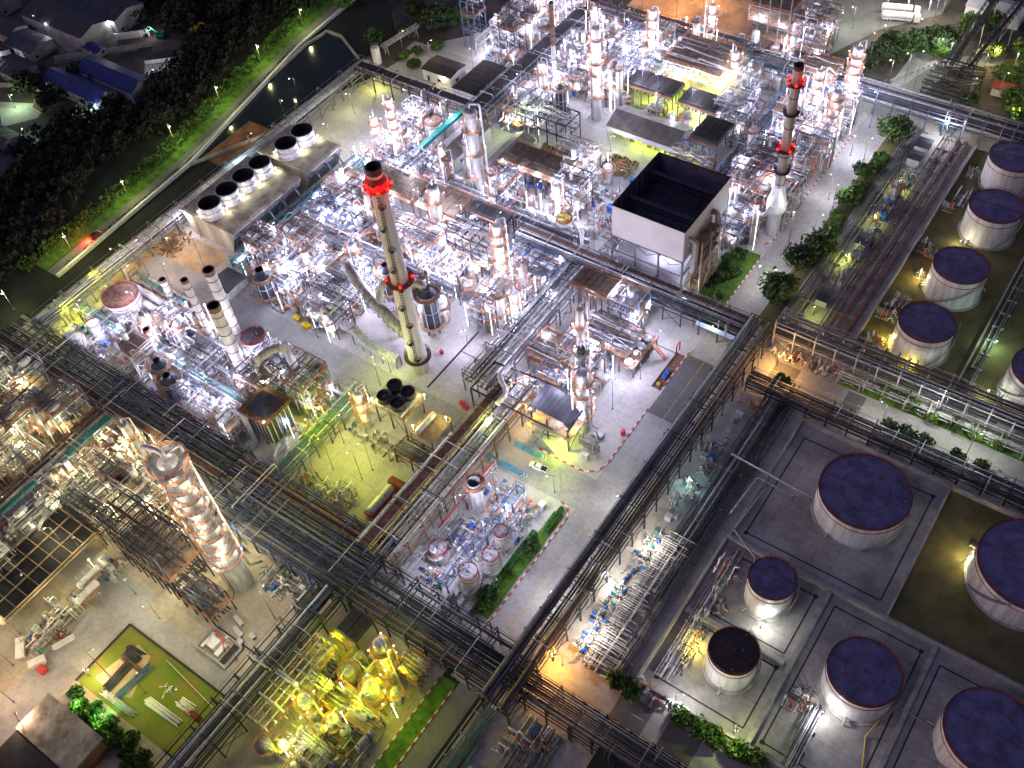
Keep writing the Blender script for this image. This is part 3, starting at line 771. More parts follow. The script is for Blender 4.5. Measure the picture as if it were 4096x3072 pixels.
def stack(label, x, y, r0, r1, h, shell='dull cladding', bands=6, rim='soot', galleries=(), seed=0, name='exhaust_stack', rings='dark steel', z0=0.0, group=None):
    t = thing(name, label, 'smokestack', (x, y, z0), 0, group)
    b = MB(); b.lathe([(r0, 0), (r1, h)], 24); b.lathe([(r1, h), (r1 * .86, h)], 24); b.build('shaft', M[shell], t)
    b = MB(); b.lathe([(r1 * .86, h), (r1 * .86, h - 4 * r1)], 24); b.ring(.01, r1 * .86, h - 4 * r1, .05, 24); b.build('flue', M['soot'], t)
    b = MB(); b.lathe([(r1 + .06, h + .05), (r1 + .06, h - r1 * .9), (r1, h - r1 * .9)], 24); b.ring(r1 * .84, r1 + .06, h + .01, .06, 24); b.build('rim', M[rim], t)
    b = MB()
    for i in range(1, bands + 1):
        z = h * i / (bands + 1); rr = r0 + (r1 - r0) * z / h; b.ring(rr - .02, rr + .12, z, .22, 24)
    b.build('band', M[rings], t)
    for z, wd in galleries:
        rr = r0 + (r1 - r0) * z / h
        b = MB(); b.ring(rr + .02, rr + wd, z, .18, 24); p = b.build('gallery', M['dark steel'], t)
        b = MB(); b.rail([((rr + wd) * math.cos(k * PI / 9), (rr + wd) * math.sin(k * PI / 9), z + .15) for k in range(18)], 1.2, .06, 2.0, True); b.build('railing', M['dark steel'], p)
    return t
def heater(label, x, y, r_, z0, h, shell='heater black', stk=None, seed=0, group=None):
    t = thing('fired_heater', label, 'furnace', (x, y, 0), 0, group)
    b = MB()
    for i in range(8): a = i * PI / 4; b.bar((r_ * .9 * math.cos(a), r_ * .9 * math.sin(a), 0), (r_ * .9 * math.cos(a), r_ * .9 * math.sin(a), z0), .3)
    b.build('leg', M['steel'], t)
    b = MB(); b.lathe([(.01, z0), (r_, z0), (r_, z0 + h), (r_ * .45, z0 + h + r_ * .5)], 20); b.lathe([(r_ * .45, z0 + h + r_ * .5), (r_ * .45, z0 + h + r_ * .9)], 16); b.build('shell', M[shell], t)
    b = MB()
    for i in range(8): a = i * PI / 4 + .2; b.bar(((r_ + .1) * math.cos(a), (r_ + .1) * math.sin(a), z0), ((r_ + .1) * math.cos(a), (r_ + .1) * math.sin(a), z0 + h), .2)
    b.ring(r_, r_ + .15, z0 + h - .2, .25, 20); b.ring(r_, r_ + .15, z0 + h * .5, .2, 20); b.build('rib', M['grey paint'], t)
    for z in (z0 + .2, z0 + h * .95):
        b = MB(); b.ring(r_ + .12, r_ + 1.3, z, .14, 20); p = b.build('platform', M['grating'], t)
        b = MB(); b.rail([((r_ + 1.25) * math.cos(k * PI / 8), (r_ + 1.25) * math.sin(k * PI / 8), z + .1) for k in range(16)], 1.1, .055, 2, True); b.build('railing', M['orange rail'], p)
    return t
def air_cooler(label, x0, y0, x1, y1, z, nx, ny, panel='brown louvre', frame='rusty brown', walk=True, legs=True, seed=0, lamp=None, group=None, axis='x'):
    if z < 10: keep(x0 - .5, y0 - .5, x1 + .5, y1 + .5)
    t = thing('fin_fan_cooler', label, 'air cooler', (x0, y0, 0), 0, group); wx, wy = x1 - x0, y1 - y0
    b = MB()
    if legs:
        for i in range(nx + 1):
            for y in (0, wy): b.bar((wx * i / nx, y, 0), (wx * i / nx, y, z), .28)
        for y in (0, wy):
            for i in range(nx): b.bar((wx * i / nx, y, z - 3), (wx * (i + 1) / nx, y, z - .5), .14); b.bar((wx * (i + 1) / nx, y, z - 3), (wx * i / nx, y, z - .5), .14)
    for y in (0, wy): b.bar((0, y, z - .3), (wx, y, z - .3), .25, .5)
    for i in range(nx + 1): b.bar((wx * i / nx, 0, z - .3), (wx * i / nx, wy, z - .3), .2, .5)
    b.build('frame', M[frame], t)
    for i in range(nx):
        b = MB(); xa, xb = wx * i / nx + .12, wx * (i + 1) / nx - .12
        b.box(xa, .15, z, xb, wy - .15, z + .7)
        n = int(wy / .55)
        for k in range(n): y = .3 + (wy - .6) * k / n; b.bar((xa, y, z + .74), (xb, y, z + .78), .09, .12)
        for k in range(1, ny): b.bar((xa, wy * k / ny, z + .82), (xb, wy * k / ny, z + .82), .2, .2)
        b.build('fin_panel', M[panel], t)
    if frame == 'grating':
        b = MB()
        for i in range(nx + 1): b.bar((wx * i / nx, 0, z + .9), (wx * i / nx, wy, z + .9), .3, .3)
        for k in range(ny + 1): b.bar((0, wy * k / ny, z + .92), (wx, wy * k / ny, z + .92), .2, .24)
        b.build('beam', M['grating'], t)
    b = MB(); b.box(-.05, -.25, z + .05, wx + .05, .1, z + .8); b.box(-.05, wy - .1, z + .05, wx + .05, wy + .25, z + .8); b.build('header', M[frame], t)
    if walk:
        b = MB(); b.box(-.3, -1.5, z - .3, wx + .3, -.3, z - .2); b.box(-.3, wy + .3, z - .3, wx + .3, wy + 1.5, z - .2); p = b.build('walkway', M['grating'], t)
        b = MB(); b.rail([(-.3, -1.5, z - .2), (wx + .3, -1.5, z - .2)], 1.1, .055, 2.2); b.rail([(-.3, wy + 1.5, z - .2), (wx + .3, wy + 1.5, z - .2)], 1.1, .055, 2.2); b.build('railing', M['orange rail'], p)
    if lamp:
        for i in range(0, nx, 2):
            b = MB(); x = wx * (i + .5) / nx; b.dome(.28, z + 1.6, -.2, 8, 2, (x, -1.4, 0)); b.dome(.28, z + 1.6, .1, 8, 2, (x, -1.4, 0)); b.bar((x, -1.4, z - .2), (x, -1.4, z + 1.7), .06)
            lb = b.build('lamp', M[BULB[lamp]], t); lamp_light(lb, (x, -1.4, z + 1.1), lamp, 260)
    return t
def storage_tank(label, x, y, r_, h, roof='tank roof', stair_a=2.6, seed=0, floor=None, group='white storage tanks', slope=.06, rail='rust red'):
    rn = random.Random(seed); t = thing('storage_tank', label, 'storage tank', (x, y, 0), 0, group)
    b = MB(); b.lathe([(r_ + .7, 0), (r_ + .7, .25), (r_, .25)], 48); b.build('base_ring', M['concrete'], t)
    b = MB(); b.lathe([(r_, .25), (r_, h)], 64); b.ring(r_, r_ + .05, h * .34, .06, 64); b.ring(r_, r_ + .05, h * .67, .06, 64); b.build('shell', M['tank white'], t)
    b = MB(); b.lathe([(r_ + .12, h - .25), (r_ + .12, h + .03), (r_ * .55, h + r_ * slope * .45), (.01, h + r_ * slope)], 64); rf = b.build('roof', M[roof], t)
    b = MB(); b.ring(r_ * .985, r_ + .15, h + .05, .1, 64); b.ring(r_ * .53, r_ * .54, h + r_ * slope * .47, .06, 48)
    b.bar((-r_, 0, h + .10), (0, 0, h + r_ * slope + .10), .1, .08); b.bar((r_, 0, h + .10), (0, 0, h + r_ * slope + .10), .1, .08); b.build('edge_ring', M[rail], rf)
    b = MB(); b.rail([(r_ * 1.0 * math.cos(k * PI / 18), r_ * 1.0 * math.sin(k * PI / 18), h) for k in range(36)], 1.0, .045, 3, True); b.build('railing', M[rail], rf)
    for k in range(5):
        a = rn.uniform(0, 6.28); rr = rn.choice([.0, .35, .6, .85, .85]) * r_; b = MB(); xx, yy = rr * math.cos(a), rr * math.sin(a); zz = h + r_ * slope * (1 - rr / r_)
        b.lathe([(.14, zz), (.14, zz + .5), (.26, zz + .5), (.26, zz + .65), (.01, zz + .7)], 8, (xx, yy, 0)); b.build('vent', M['steel'], rf)
    b = MB(); b.ring(r_ + .02, r_ + .14, h * .80, .12, 64); b.build('wind_girder', M[rail], t)
    b = MB(); n = int(h / .28); span = 1.25 * h / r_
    for i in range(n):
        a = stair_a + span * i / n; z = .3 + (h - .3) * i / n
        b.add([((r_ + k) * math.cos(a + d), (r_ + k) * math.sin(a + d), z) for d in (0, span / n * .8) for k in (.06, .9)], [(0, 1, 3, 2)])
    pts = [((r_ + .9) * math.cos(stair_a + span * i / 20), (r_ + .9) * math.sin(stair_a + span * i / 20), .3 + (h - .3) * i / 20) for i in range(21)]
    for p, p2 in zip(pts, pts[1:]): b.bar(p, p2, .1, .2); b.bar(Vector(p) + Vector((0, 0, 1.1)), Vector(p2) + Vector((0, 0, 1.1)), .07); b.bar(p, Vector(p) + Vector((0, 0, 1.1)), .06)
    b.build('spiral_stair', M['dull cladding'], t)
    for a in (stair_a - .8, stair_a + 2.6):
        b = MB(); b.path([(r_ * math.cos(a), r_ * math.sin(a), 1.0), ((r_ + 1.6) * math.cos(a), (r_ + 1.6) * math.sin(a), 1.0), ((r_ + 1.6) * math.cos(a), (r_ + 1.6) * math.sin(a), .3)], .22, 6); b.build('nozzle', M['galvanised'], t)
    return t
# ------------------------------------------------------------------ the setting: ground sheets, roads, water, markings
def rect(b, x0, y0, x1, y1, z): b.add([(x0, y0, z), (x1, y0, z), (x1, y1, z), (x0, y1, z)], [(0, 1, 2, 3)])
def sheet(name, m, rects, z):
    b = MB()
    for r_ in rects:
        if len(r_) == 4 and not hasattr(r_[0], '__len__'): rect(b, *r_, z)
        else: b.poly(r_, z)
    return struct(name, b, M[m])
b = MB(); rect(b, -1200, -500, 700, 1200, -.15); struct('ground', b, M['dark ground'])
sheet('rough_ground', 'rough ground', [[(-262, 235), (-262, 262), (-300, 300), (-300, 420), (40, 420), (40, 312), (-128, 312), (-128, 240)]], -.10)
sheet('plant_yard', 'yard', [[(-264, 62), (-69.3, 62), (-69.3, 310), (-128, 310), (-205, 310), (-246, 262), (-252, 232), (-264, 200)]], -.02)
sheet('warm_yard', 'warm yard', [[(-265, 62), (-81, 62), (-81, -25), (-140, -40), (-300, 20), (-300, 62)]], -.024)
sheet('pipe_strip_ground', 'bund floor', [[(-69.3, 20), (-42, 20), (-42, 69), (60, 69), (60, 320), (-69.3, 320)]], -.03)
sheet('sandy_yard', 'sand', [(-255, 104, -228, 133), (-190, 312, -126, 352)], .0)
sheet('brick_yard', 'brick earth', [(-275, 165, -259, 190)], -.045)
sheet('main_road', 'asphalt', [(-79.4, 58, -69.6, 345)], .004)
sheet('bottom_road', 'old asphalt', [(-76.6, -10, -71, 58)], .004)
sheet('cross_road', 'asphalt', [(-250, 111, -79.4, 121.6)], .004)
sheet('side_road', 'asphalt', [(-128, 222, -112, 262), (-184, 206, -177, 262), (-150, 218, -128, 232), (-252, 256, -200, 262)], .006)
sheet('tank_road', 'asphalt', [(-69.6, 175, 60, 183)], .004)
sheet('lower_tank_road', 'asphalt', [(-69.6, 69.5, 60, 76.6)], .004)
sheet('far_road', 'old asphalt', [[(-79.4, 310), (-69.6, 310), (-66, 328), (-64, 340), (-50, 350), (-50, 358), (-68, 346)], [(-128, 312), (-112, 312), (-96, 352), (-80, 372), (-80, 420), (-180, 420), (-128, 352)]], .008)
sheet('road_patch', 'patch asphalt', [(-44, 69.6, -36, 76.5), (-32, 69.6, -24, 76.5), (-57, 175.1, -50, 182.9), (-36, 175.1, -31, 182.9), (-79.3, 148, -69.7, 172)], .012)
sheet('garden_road', 'asphalt', [(-190, 24.6, -154.6, 34), (-154.4, 25.6, -118, 30), (-166, -12, -154.8, 24.4)], .004)
sheet('tank_bund_floor', 'bund floor', [(-42, 79, 60, 167)], -.012)
sheet('dry_grass', 'dry grass', [(-41.5, 194.5, 60, 300), (-2, 125, 60, 166), (-69.2, 190, -64, 299)], .002)
sheet('verge', 'verge grass', [(-81, 0, -77, 57), (-89, 186, -79.6, 219), (-40, 183.6, 40, 186)], .003)
sheet('storage_lawn', 'lawn', [(-154, 8, -119.5, 24.8)], .006)
sheet('lawn_dirt_patch', 'sand', [[(-151, 11), (-148.5, 22.5), (-143.5, 22), (-139.5, 12.5), (-144, 10)]], .012)
b = MB(); [b.bar((*p, .1), (*e, .1), .5, .3) for p, e in (((-154.3, 25), (-119.3, 25)), ((-154.3, 7.8), (-154.3, 25)))]; tag(b.build('lawn_kerb', M['soot']), 'dark kerb round the upper edges of the storage lawn', 'kerb')
sheet('roadside_garden', 'verge grass', [(-83.5, 74, -80.3, 108)], .006)
# pond with its concrete rim
pond = [(-277, 156), (-286, 207), (-290, 238), (-288.6, 250), (-281, 250), (-262, 240), (-262, 188)]
sheet('pond_water', 'pond water', [pond], -.06)
b = MB()
for a, c in zip(pond, pond[1:] + pond[:1]): b.bar((*a, .4), (*c, .4), .7, 1.2)
tag(b.build('pond_wall', M['concrete']), 'low pale concrete rim wall round the dark pond', 'wall')
sheet('grass_bank', 'verge grass', [[(-278, 96), (-281, 162), (-297, 236), (-303, 300), (-322, 300), (-309, 236), (-290, 160), (-285, 96)]], -.04)
sheet('bank_road', 'old asphalt', [[(-272.5, 96), (-276.5, 160), (-293, 236), (-299, 300), (-303.5, 300), (-297.5, 236), (-281.5, 160), (-277.5, 96)]], -.02)
b = MB(); pts = [(-271.5, 96), (-275.5, 159), (-291.8, 236), (-296, 285)]
for a, c in zip(pts, pts[1:]): b.bar((*a, .6), (*c, .6), .9, 1.3)
tag(b.build('boundary_wall', M['white paint']), 'long pale boundary wall between pond and the grassy bank road', 'wall')
# village ground
sheet('village_ground', 'rough ground', [[(-345, 118), (-318, 170), (-312, 205), (-345, 232), (-470, 320), (-520, 160), (-420, 110)]], -.1)
sheet('village_lane', 'old asphalt', [[(-450, 204), (-376, 186), (-376, 191), (-450, 210)], [(-377, 178), (-352, 202), (-354, 205), (-380, 181)]], -.06)
sheet('village_yard', 'yard', [[(-376, 149), (-356, 158), (-352, 150), (-360, 139)], [(-341, 196), (-330, 205), (-322, 195), (-331, 187)]], -.05)
# painted lines and boxes
b = MB()
def line(b, x0, y0, x1, y1, w_, z=.02):
    d = Vector((x1 - x0, y1 - y0, 0)).normalized(); n = Vector((-d.y, d.x, 0)) * w_ / 2
    p, e = Vector((x0, y0, z)), Vector((x1, y1, z)); b.add([p - n, e - n, e + n, p + n], [(0, 1, 2, 3)])
y = 60
while y < 108: line(b, -74.4, y, -74.4, y + 8, .13); y += 8.6
y = 128
while y < 330: line(b, -74.4, y, -74.4, y + 9, .13); y += 9.6
line(b, -89.5, 121, -84, 111.5, .11); line(b, -89.5, 121, -96, 111.5, .11); line(b, -96, 111.5, -75, 118.5, .11); line(b, -89.5, 121, -75.5, 97, .1)
for y in (177.5,): line(b, -60, y + 1.5, 20, y + 1.5, .12)
for x in range(-68, -60, 4): pass
line(b, -63, 74, -55, 72.8, .14, .022); line(b, -63, 74, -60, 69.8, .14, .022); line(b, -55, 72.8, -60, 69.8, .14, .022)
for i in range(9): line(b, -79 + i * 1.05, 172.4, -78.4 + i * 1.05, 172.4, .35, .024)
for i in range(26):
    line(b, -69.9, 104 + i * 2.2, -69.9, 105.2 + i * 2.2, .3, .024)
struct('yellow_road_marking', b, M['road paint yellow'])
b = MB()
rect(b, -104.5, 119.2, -94.5, 121.0, .016); rect(b, -104.5, 112.0, -95.5, 113.8, .016); rect(b, -112, 112.0, -106, 113.8, .016)
struct('blue_parking_marking', b, M['road paint blue'])
b = MB()
for x in (-95.8, -94.9): line(b, x, 119.3, x + .7, 120.1, .2, .024); line(b, x + .7, 120.1, x, 120.9, .2, .024)
for x in (-97, -96.1): line(b, x, 112.1, x + .7, 112.9, .2, .024); line(b, x + .7, 112.9, x, 113.7, .2, .024)
for x in range(-50, 20, 9): line(b, x, 179.3, x + 2, 179.3, .12, .028)
for x in (-40, -20): line(b, x, 73, x + 3, 73, .12, .028)
struct('white_road_marking', b, M['road paint white'])
# drains
b = MB()
b.box(-137.4, 123, .003, -136.7, 148, .012); b.box(-137, 139, .003, -128, 139.3, .012); b.box(-109, 170.5, .003, -80, 170.8, .012); b.box(-100, 122.6, .003, -99.8, 140, .011); b.box(-135, 36.4, .003, -118, 36.8, .012)
struct('drain_channel', b, M['soot'])

# ------------------------------------------------------------------ kerbs painted red and white, bund walls, fences
def kerb(label, pts, w_=.35, h=.22, seg=1.25, paint=('kerb red', 'road paint white')):
    b = MB(); k = 0
    for a, c in zip(pts, pts[1:]):
        a, c = Vector((*a, 0)), Vector((*c, 0)); n = max(1, round((c - a).length / seg))
        for i in range(n):
            p, e = a + (c - a) * (i / n), a + (c - a) * ((i + .97) / n); b.cur = k % 2; k += 1
            b.bar(p + Vector((0, 0, h / 2)), e + Vector((0, 0, h / 2)), w_, h)
    return tag(b.build('painted_kerb', [M[p] for p in paint]), label, 'kerb', 'red and white painted kerbs')
arc = [(-79.6 - 5.5 * (1 - math.cos(t * PI / 12)), 127.8 - 5.8 * math.sin(t * PI / 12)) for t in range(7)]
kerb('red and white kerb curving round the concrete pad by the pickup', [(-79.6, 149), (-79.6, 127.8)] + arc[1:] + [(-99, 122.0)])
kerb('red and white kerb beside the pit with blue valves', [(-79.8, 158.5), (-79.8, 174)])
kerb('red and white kerb along the planted strip of the main road', [(-79.6, 69), (-79.6, 108), (-81, 110.5), (-83.5, 111.2)])
kerb('red and white kerb below the slim stack with red lamps', [(-81, 224), (-79.7, 226.5), (-79.5, 286), (-82, 291)])
kerb('red and white kerb edging the green beside the big white box', [(-79.6, 186.5), (-79.6, 219)])
kerb('red and white kerb nearer the yellow-lit floor', [(-81.2, 10), (-81.2, 56.4)])
kerb('red and white kerb along the dark lower road', [(-76.9, 10), (-76.9, 56.2)])
kerb('red and white kerb on the curving road among trees', [(-78.5, 326), (-74, 334), (-68, 343)])
kerb('red and white kerb of the lower tank road', [(-54, 69.3), (-18, 69.3)], seg=1.6)
def wall(label, pts, h, th=.35, m='concrete', rail=False, name='bund_wall', cat='wall', closed=False, panels=0):
    b = MB(); pp = pts + ([pts[0]] if closed else [])
    for a, c in zip(pp, pp[1:]): b.bar((*a, h / 2), (*c, h / 2), th, h)
    if panels:
        for a, c in zip(pp, pp[1:]):
            a, c = Vector((*a, 0)), Vector((*c, 0)); n = int((c - a).length / panels)
            for i in range(n + 1): p = a + (c - a) * (i / max(1, n)); b.cbox(p.x, p.y, 0, th * 1.7, th * 1.7, h + .12)
    o = tag(b.build(name, M[m]), label, cat)
    if rail:
        b = MB()
        for a, c in zip(pp, pp[1:]): b.rail([(*a, h), (*c, h)], 1.0, .045, 3.5)
        b.build('railing', M['galvanised'], o)
    return o
wall('long concrete bund wall with white railing between the tank yards', [(-42.7, 123.8), (45, 123.8)], 1.6, .6, rail=True)
wall('concrete bund wall of the yard with four tanks, beside the dark pipes', [(-42.7, 123.3), (-42.7, 80.3)], 1.6, .6)
wall('concrete bund wall above the lower tank road', [(-42.2, 80), (45, 80)], 1.5, .6, rail=True)
wall('low dividing wall between the two small tanks', [(-42, 101.8), (-17, 101.8)], .7, 1.3)
wall('concrete dividing wall left of the tank with bright foot', [(-15.6, 80.6), (-15.6, 123.2)], 1.4, 1.1)
wall('concrete dividing wall right of the tank with bright foot', [(9.6, 80.6), (9.6, 123.2)], 1.4, 1.1)
wall('tall concrete bund wall right of the largest blue tank', [(-2.3, 124.4), (-2.3, 165.8)], 1.7, .6)
wall('concrete bund wall left of the largest blue tank', [(-42.3, 124.4), (-42.3, 165.8)], 1.5, .5)
wall('concrete bund wall with posts behind the largest blue tank', [(-42.3, 166.4), (45, 166.4)], 1.7, .5, panels=5)
wall('yellowish bund wall along the grassy tank row', [(-41.8, 196), (-41.8, 300)], 1.5, .5)
wall('concrete bund wall across the grass between tank rows', [(-12.6, 196), (-12.6, 300)], .9, .5)
b = MB()
for x0, y0, x1, y1 in ((-13.2, 83, 7.4, 121), (12, 83, 40, 120), (-39.5, 128, -5, 162), (-39.5, 83.5, -18, 100), (-39.5, 104, -18, 121)):
    for p, e in (((x0, y0), (x1, y0)), ((x1, y0), (x1, y1)), ((x1, y1), (x0, y1)), ((x0, y1), (x0, y0))): b.bar((*p, .005), (*e, .005), .35, .02)
    for p in ((x0, y0), (x1, y1)): b.cbox(*p, 0, 1, 1, .02)
struct('bund_drain', b, M['soot'])
def fence(label, pts, h=2.0, step=2.2, m='road paint white', name='fence', solid=False):
    t = thing(name, label, 'fence', (*pts[0], 0)); b = MB(); o = Vector((*pts[0], 0)); b2 = MB()
    for a, c in zip(pts, pts[1:]):
        a, c = Vector((*a, 0)) - o, Vector((*c, 0)) - o; n = max(1, int((c - a).length / step))
        for i in range(n + 1): p = a + (c - a) * (i / n); b.bar(p, p + Vector((0, 0, h)), .16)
        if solid: b2.bar(a + Vector((0, 0, h * .48)), c + Vector((0, 0, h * .48)), .09, h * .9)
        else:
            for z in (.35, .65, .95): b2.bar(a + Vector((0, 0, h * z)), c + Vector((0, 0, h * z)), .1)
    b.build('post', M[m], t); b2.build('panel' if solid else 'rail', M[m], t); return t
fence('white rail fence along the curving road among trees', [(-79.8, 322), (-76, 330), (-70, 341)], 1.4)
fence('cream solid fence curving round the yard of the far lattice unit', [(-124, 364), (-116, 357), (-110, 347), (-109, 340)], 2.2, 3, 'village wall', solid=True)
fence('white post fence beside the orange-lit far yard', [(-190, 312), (-160, 320), (-152, 336)], 1.6)

# ------------------------------------------------------------------ pipe racks
DARKP = ['rack steel', 'dark steel', 'dark steel', 'rack steel', 'rack steel', 'rusty brown', 'steel', 'dark steel']
BRITE = ['galvanised', 'steel', 'cladding', 'dull cladding', 'steel', 'galvanised']
LONG = [
    ('broad dark pipe rack running from the left corner to the ringed tower', 'x', -258, -160, 65, 77, [4.8, 7.4], 18, 11, dict(frame='rack steel', pipes=DARKP, rr=(.12, .32), walk=(.02, .2, 'rusty brown'))),
    ('broad dark pipe rack with blue beams behind the ringed tower', 'x', -160, -109, 57, 76, [4.8, 7.4], 24, 12, dict(frame='blue steel', pipes=DARKP + ['blue steel'], rr=(.12, .35))),
    ('dark lattice pipe rack crossing above the yellow-lit unit to the main road', 'x', -109, -68, 57.5, 70.5, [5.2, 8.2], 14, 13, dict(frame='dark steel', pipes=DARKP, rr=(.1, .3))),
    ('dark double pipe rack along the main road past the pickup', 'y', 56, 187, -68.6, -61.2, [5.2, 8.0], 12, 14, dict(frame='dark steel', pipes=DARKP + ['galvanised', 'steel'], rr=(.1, .3), extra=(('yellow paint', .25, .18, 8.1), ('steel', .88, .62, 8.6), ('rack steel', .7, .5, 8.3)))),
    ('dark pipe rack on pale posts beside the road to the tanks', 'x', -61, 40, 187, 193.5, [5.0, 8.8], 13, 15, dict(frame='galvanised', pipes=DARKP + ['galvanised'], rr=(.1, .26))),
    ('low white pipe rack under the dark rack beside the tank road', 'x', -40, 40, 183.8, 186.6, [3.0], 8, 16, dict(frame='galvanised', pipes=BRITE, rr=(.12, .22))),
    ('brown decked pipe rack with a yellow line beside the yellow-lit shelter', 'y', 71, 132, -117, -105.6, [5.6, 8.0], 14, 17, dict(frame='rusty brown', pipes=BRITE + ['rusty brown', 'dark steel'], rr=(.1, .3), extra=(('yellow paint', .62, .2, 8.1), ('galvanised', .12, .36, 8.1)), walk=(.66, .92, 'rusty brown'))),
    ('pipe rack with a long yellow line left of the white concrete pad', 'y', 128, 180, -127.2, -117.2, [5.6, 7.8], 14, 18, dict(frame='steel', pipes=BRITE + ['dark steel'], rr=(.1, .28), extra=(('yellow paint', .18, .22, 7.9),), walk=(.02, .14, 'grey grating'))),
    ('dark pipe rack crossing below the big white box to the signboard', 'x', -146, -69, 180, 187, [5.2, 8.2], 12, 19, dict(frame='rack steel', pipes=DARKP + BRITE, rr=(.12, .35), walk=(.6, .95, 'rusty brown'))),
    ('blue framed pipe rack crossing the far end of the main road', 'x', -126, 30, 301, 309, [5.2, 8.4], 14, 20, dict(frame='blue steel', pipes=DARKP + BRITE, rr=(.1, .26))),
    ('narrow dark pipe rack behind the slim stack with red lamps', 'y', 232, 300, -107.6, -103.2, [4.6, 6.6], 9, 21, dict(frame='blue steel', pipes=DARKP, rr=(.1, .24))),
    ('dark covered truss bridge above the yellow-lit ground', 'x', -252, -199, 226.5, 232.0, [6.6, 8.2], 9, 22, dict(frame='dark steel', pipes=DARKP, rr=(.12, .3), walk=(.1, .9, 'soot'), bay=9)),
    ('dark topped pipe rack beside the dark flat-roofed shelter', 'y', 228, 302, -199.5, -190.5, [5.6, 8.0], 14, 23, dict(frame='steel', pipes=DARKP, rr=(.12, .32), walk=(.3, .98, 'soot'))),
    ('dark pipe rack in front of the orange-lit far yard', 'x', -194, -126, 303, 309, [6.4, 9.4], 10, 24, dict(frame='rack steel', pipes=DARKP, rr=(.1, .25))),
    ('long pale pipe rack between the pond and the cooling towers', 'y', 77, 235, -257, -250.6, [4.6, 6.2], 9, 25, dict(frame='steel', pipes=BRITE + ['rusty brown', 'steel'], rr=(.1, .3), loops=.4)),
    ('brown and green pipe rack leaving the left edge below the corner', 'y', 14, 64, -209.5, -201.5, [4.6, 6.4], 10, 26, dict(frame='rusty brown', pipes=['rusty brown', 'steel', 'dull cladding', 'dark steel'], rr=(.12, .3), walk=(.1, .45, 'teal paint'))),
    ('pipe rack between the black box furnace and the yellow-lit pit', 'y', 77, 110, -152.5, -147.3, [4.6, 6.4], 8, 27, dict(frame='steel', pipes=['galvanised', 'dark steel', 'green paint', 'steel'], rr=(.1, .24))),
    ('short brown pipe rack between the four-fan cooler and brown deck rack', 'x', -128, -117, 98, 104, [4.4, 6.0], 8, 28, dict(frame='rusty brown', rr=(.1, .22))),
    ('dark steel truss pipe bridge in front of the storage lawn', 'y', -6, 57, -118.4, -110.4, [5.4, 8.4], 8, 29, dict(frame='dark steel', pipes=['dark steel', 'steel', 'galvanised', 'rack steel'], rr=(.14, .34), bay=7)),
    ('dark pipe rack along the lower tank road in the foreground', 'x', -66, 10, 60.5, 67.5, [4.4, 6.6], 11, 30, dict(frame='dark steel', pipes=DARKP, rr=(.1, .28))),
    ('low dark pipe rack behind the bund of the largest blue tank', 'x', -60, 45, 168.2, 173.4, [2.4, 4.0], 10, 31, dict(frame='dark steel', pipes=DARKP + ['galvanised'], rr=(.1, .24))),
    ('green and grey pipe rack in front of the two cooling towers', 'y', 128, 188, -220.5, -215.5, [4.2, 6.0], 8, 32, dict(frame='teal paint', pipes=['teal paint', 'galvanised', 'rusty brown', 'steel', 'rack steel'], rr=(.1, .3))),
    ('grey pipe rack inside the unit left of the tall concrete chimney', 'x', -214, -150, 150.5, 156, [4.6, 7.0], 10, 33, dict(frame='steel', pipes=BRITE, rr=(.1, .28))),
    ('pale pipe rack behind the tall concrete chimney', 'x', -190, -130, 187.8, 193, [5.0, 7.4], 9, 34, dict(frame='steel', pipes=BRITE + DARKP, rr=(.1, .26))),
    ('grey pipe rack through the brightly lit upper unit', 'y', 262, 302, -170.5, -165, [5.0, 7.6], 9, 35, dict(frame='steel', pipes=BRITE, rr=(.1, .26))),
    ('slim pipe rack over the white walled island unit', 'y', 74, 107, -94.6, -91.8, [4.6], 6, 36, dict(frame='blue steel', pipes=BRITE + ['dark steel'], rr=(.08, .16), brace=False)),
    ('red edged pipe rack along the left of the walled island unit', 'y', 72, 110, -104.6, -103, [3.4], 4, 37, dict(frame='galvanised', pipes=['red paint', 'orange rail', 'galvanised'], rr=(.1, .18), brace=False)),
    ('pipe rack crossing the middle of the furnace unit', 'x', -246, -172, 86.4, 90.6, [4.2, 6.0], 8, 38, dict(frame='steel', pipes=BRITE + ['teal paint', 'orange rail'], rr=(.1, .24))),
    ('pipe rack along the back of the furnace unit', 'x', -246, -200, 106.5, 110, [3.6], 6, 39, dict(frame='steel', pipes=['teal paint', 'galvanised', 'steel'], rr=(.12, .3))),
    ('pipe rack between the upper far units and the dark truss rack', 'y', 266, 330, -224, -219.5, [5, 7.2], 8, 40, dict(frame='galvanised', pipes=BRITE, rr=(.1, .22))),
    ('pipe rack along the far left yellow-lit units', 'x', -250, -212, 44, 48, [4.2], 7, 41, dict(frame='steel', pipes=BRITE + ['teal paint'], rr=(.1, .22))),
]
for lab, ax, a0, a1, c0, c1, lv, n, sd, kw in LONG:
    rack(lab, ax, a0, a1, c0, c1, lv, n, sd, **kw)
    if ax == 'x': keep(a0, c0 + .5, a1, c1 - .5)
    else: keep(c0 + .5, a0, c1 - .5, a1)
GB = dict(name='pipe_band', group='bands of ground pipes', cat='ground pipes')
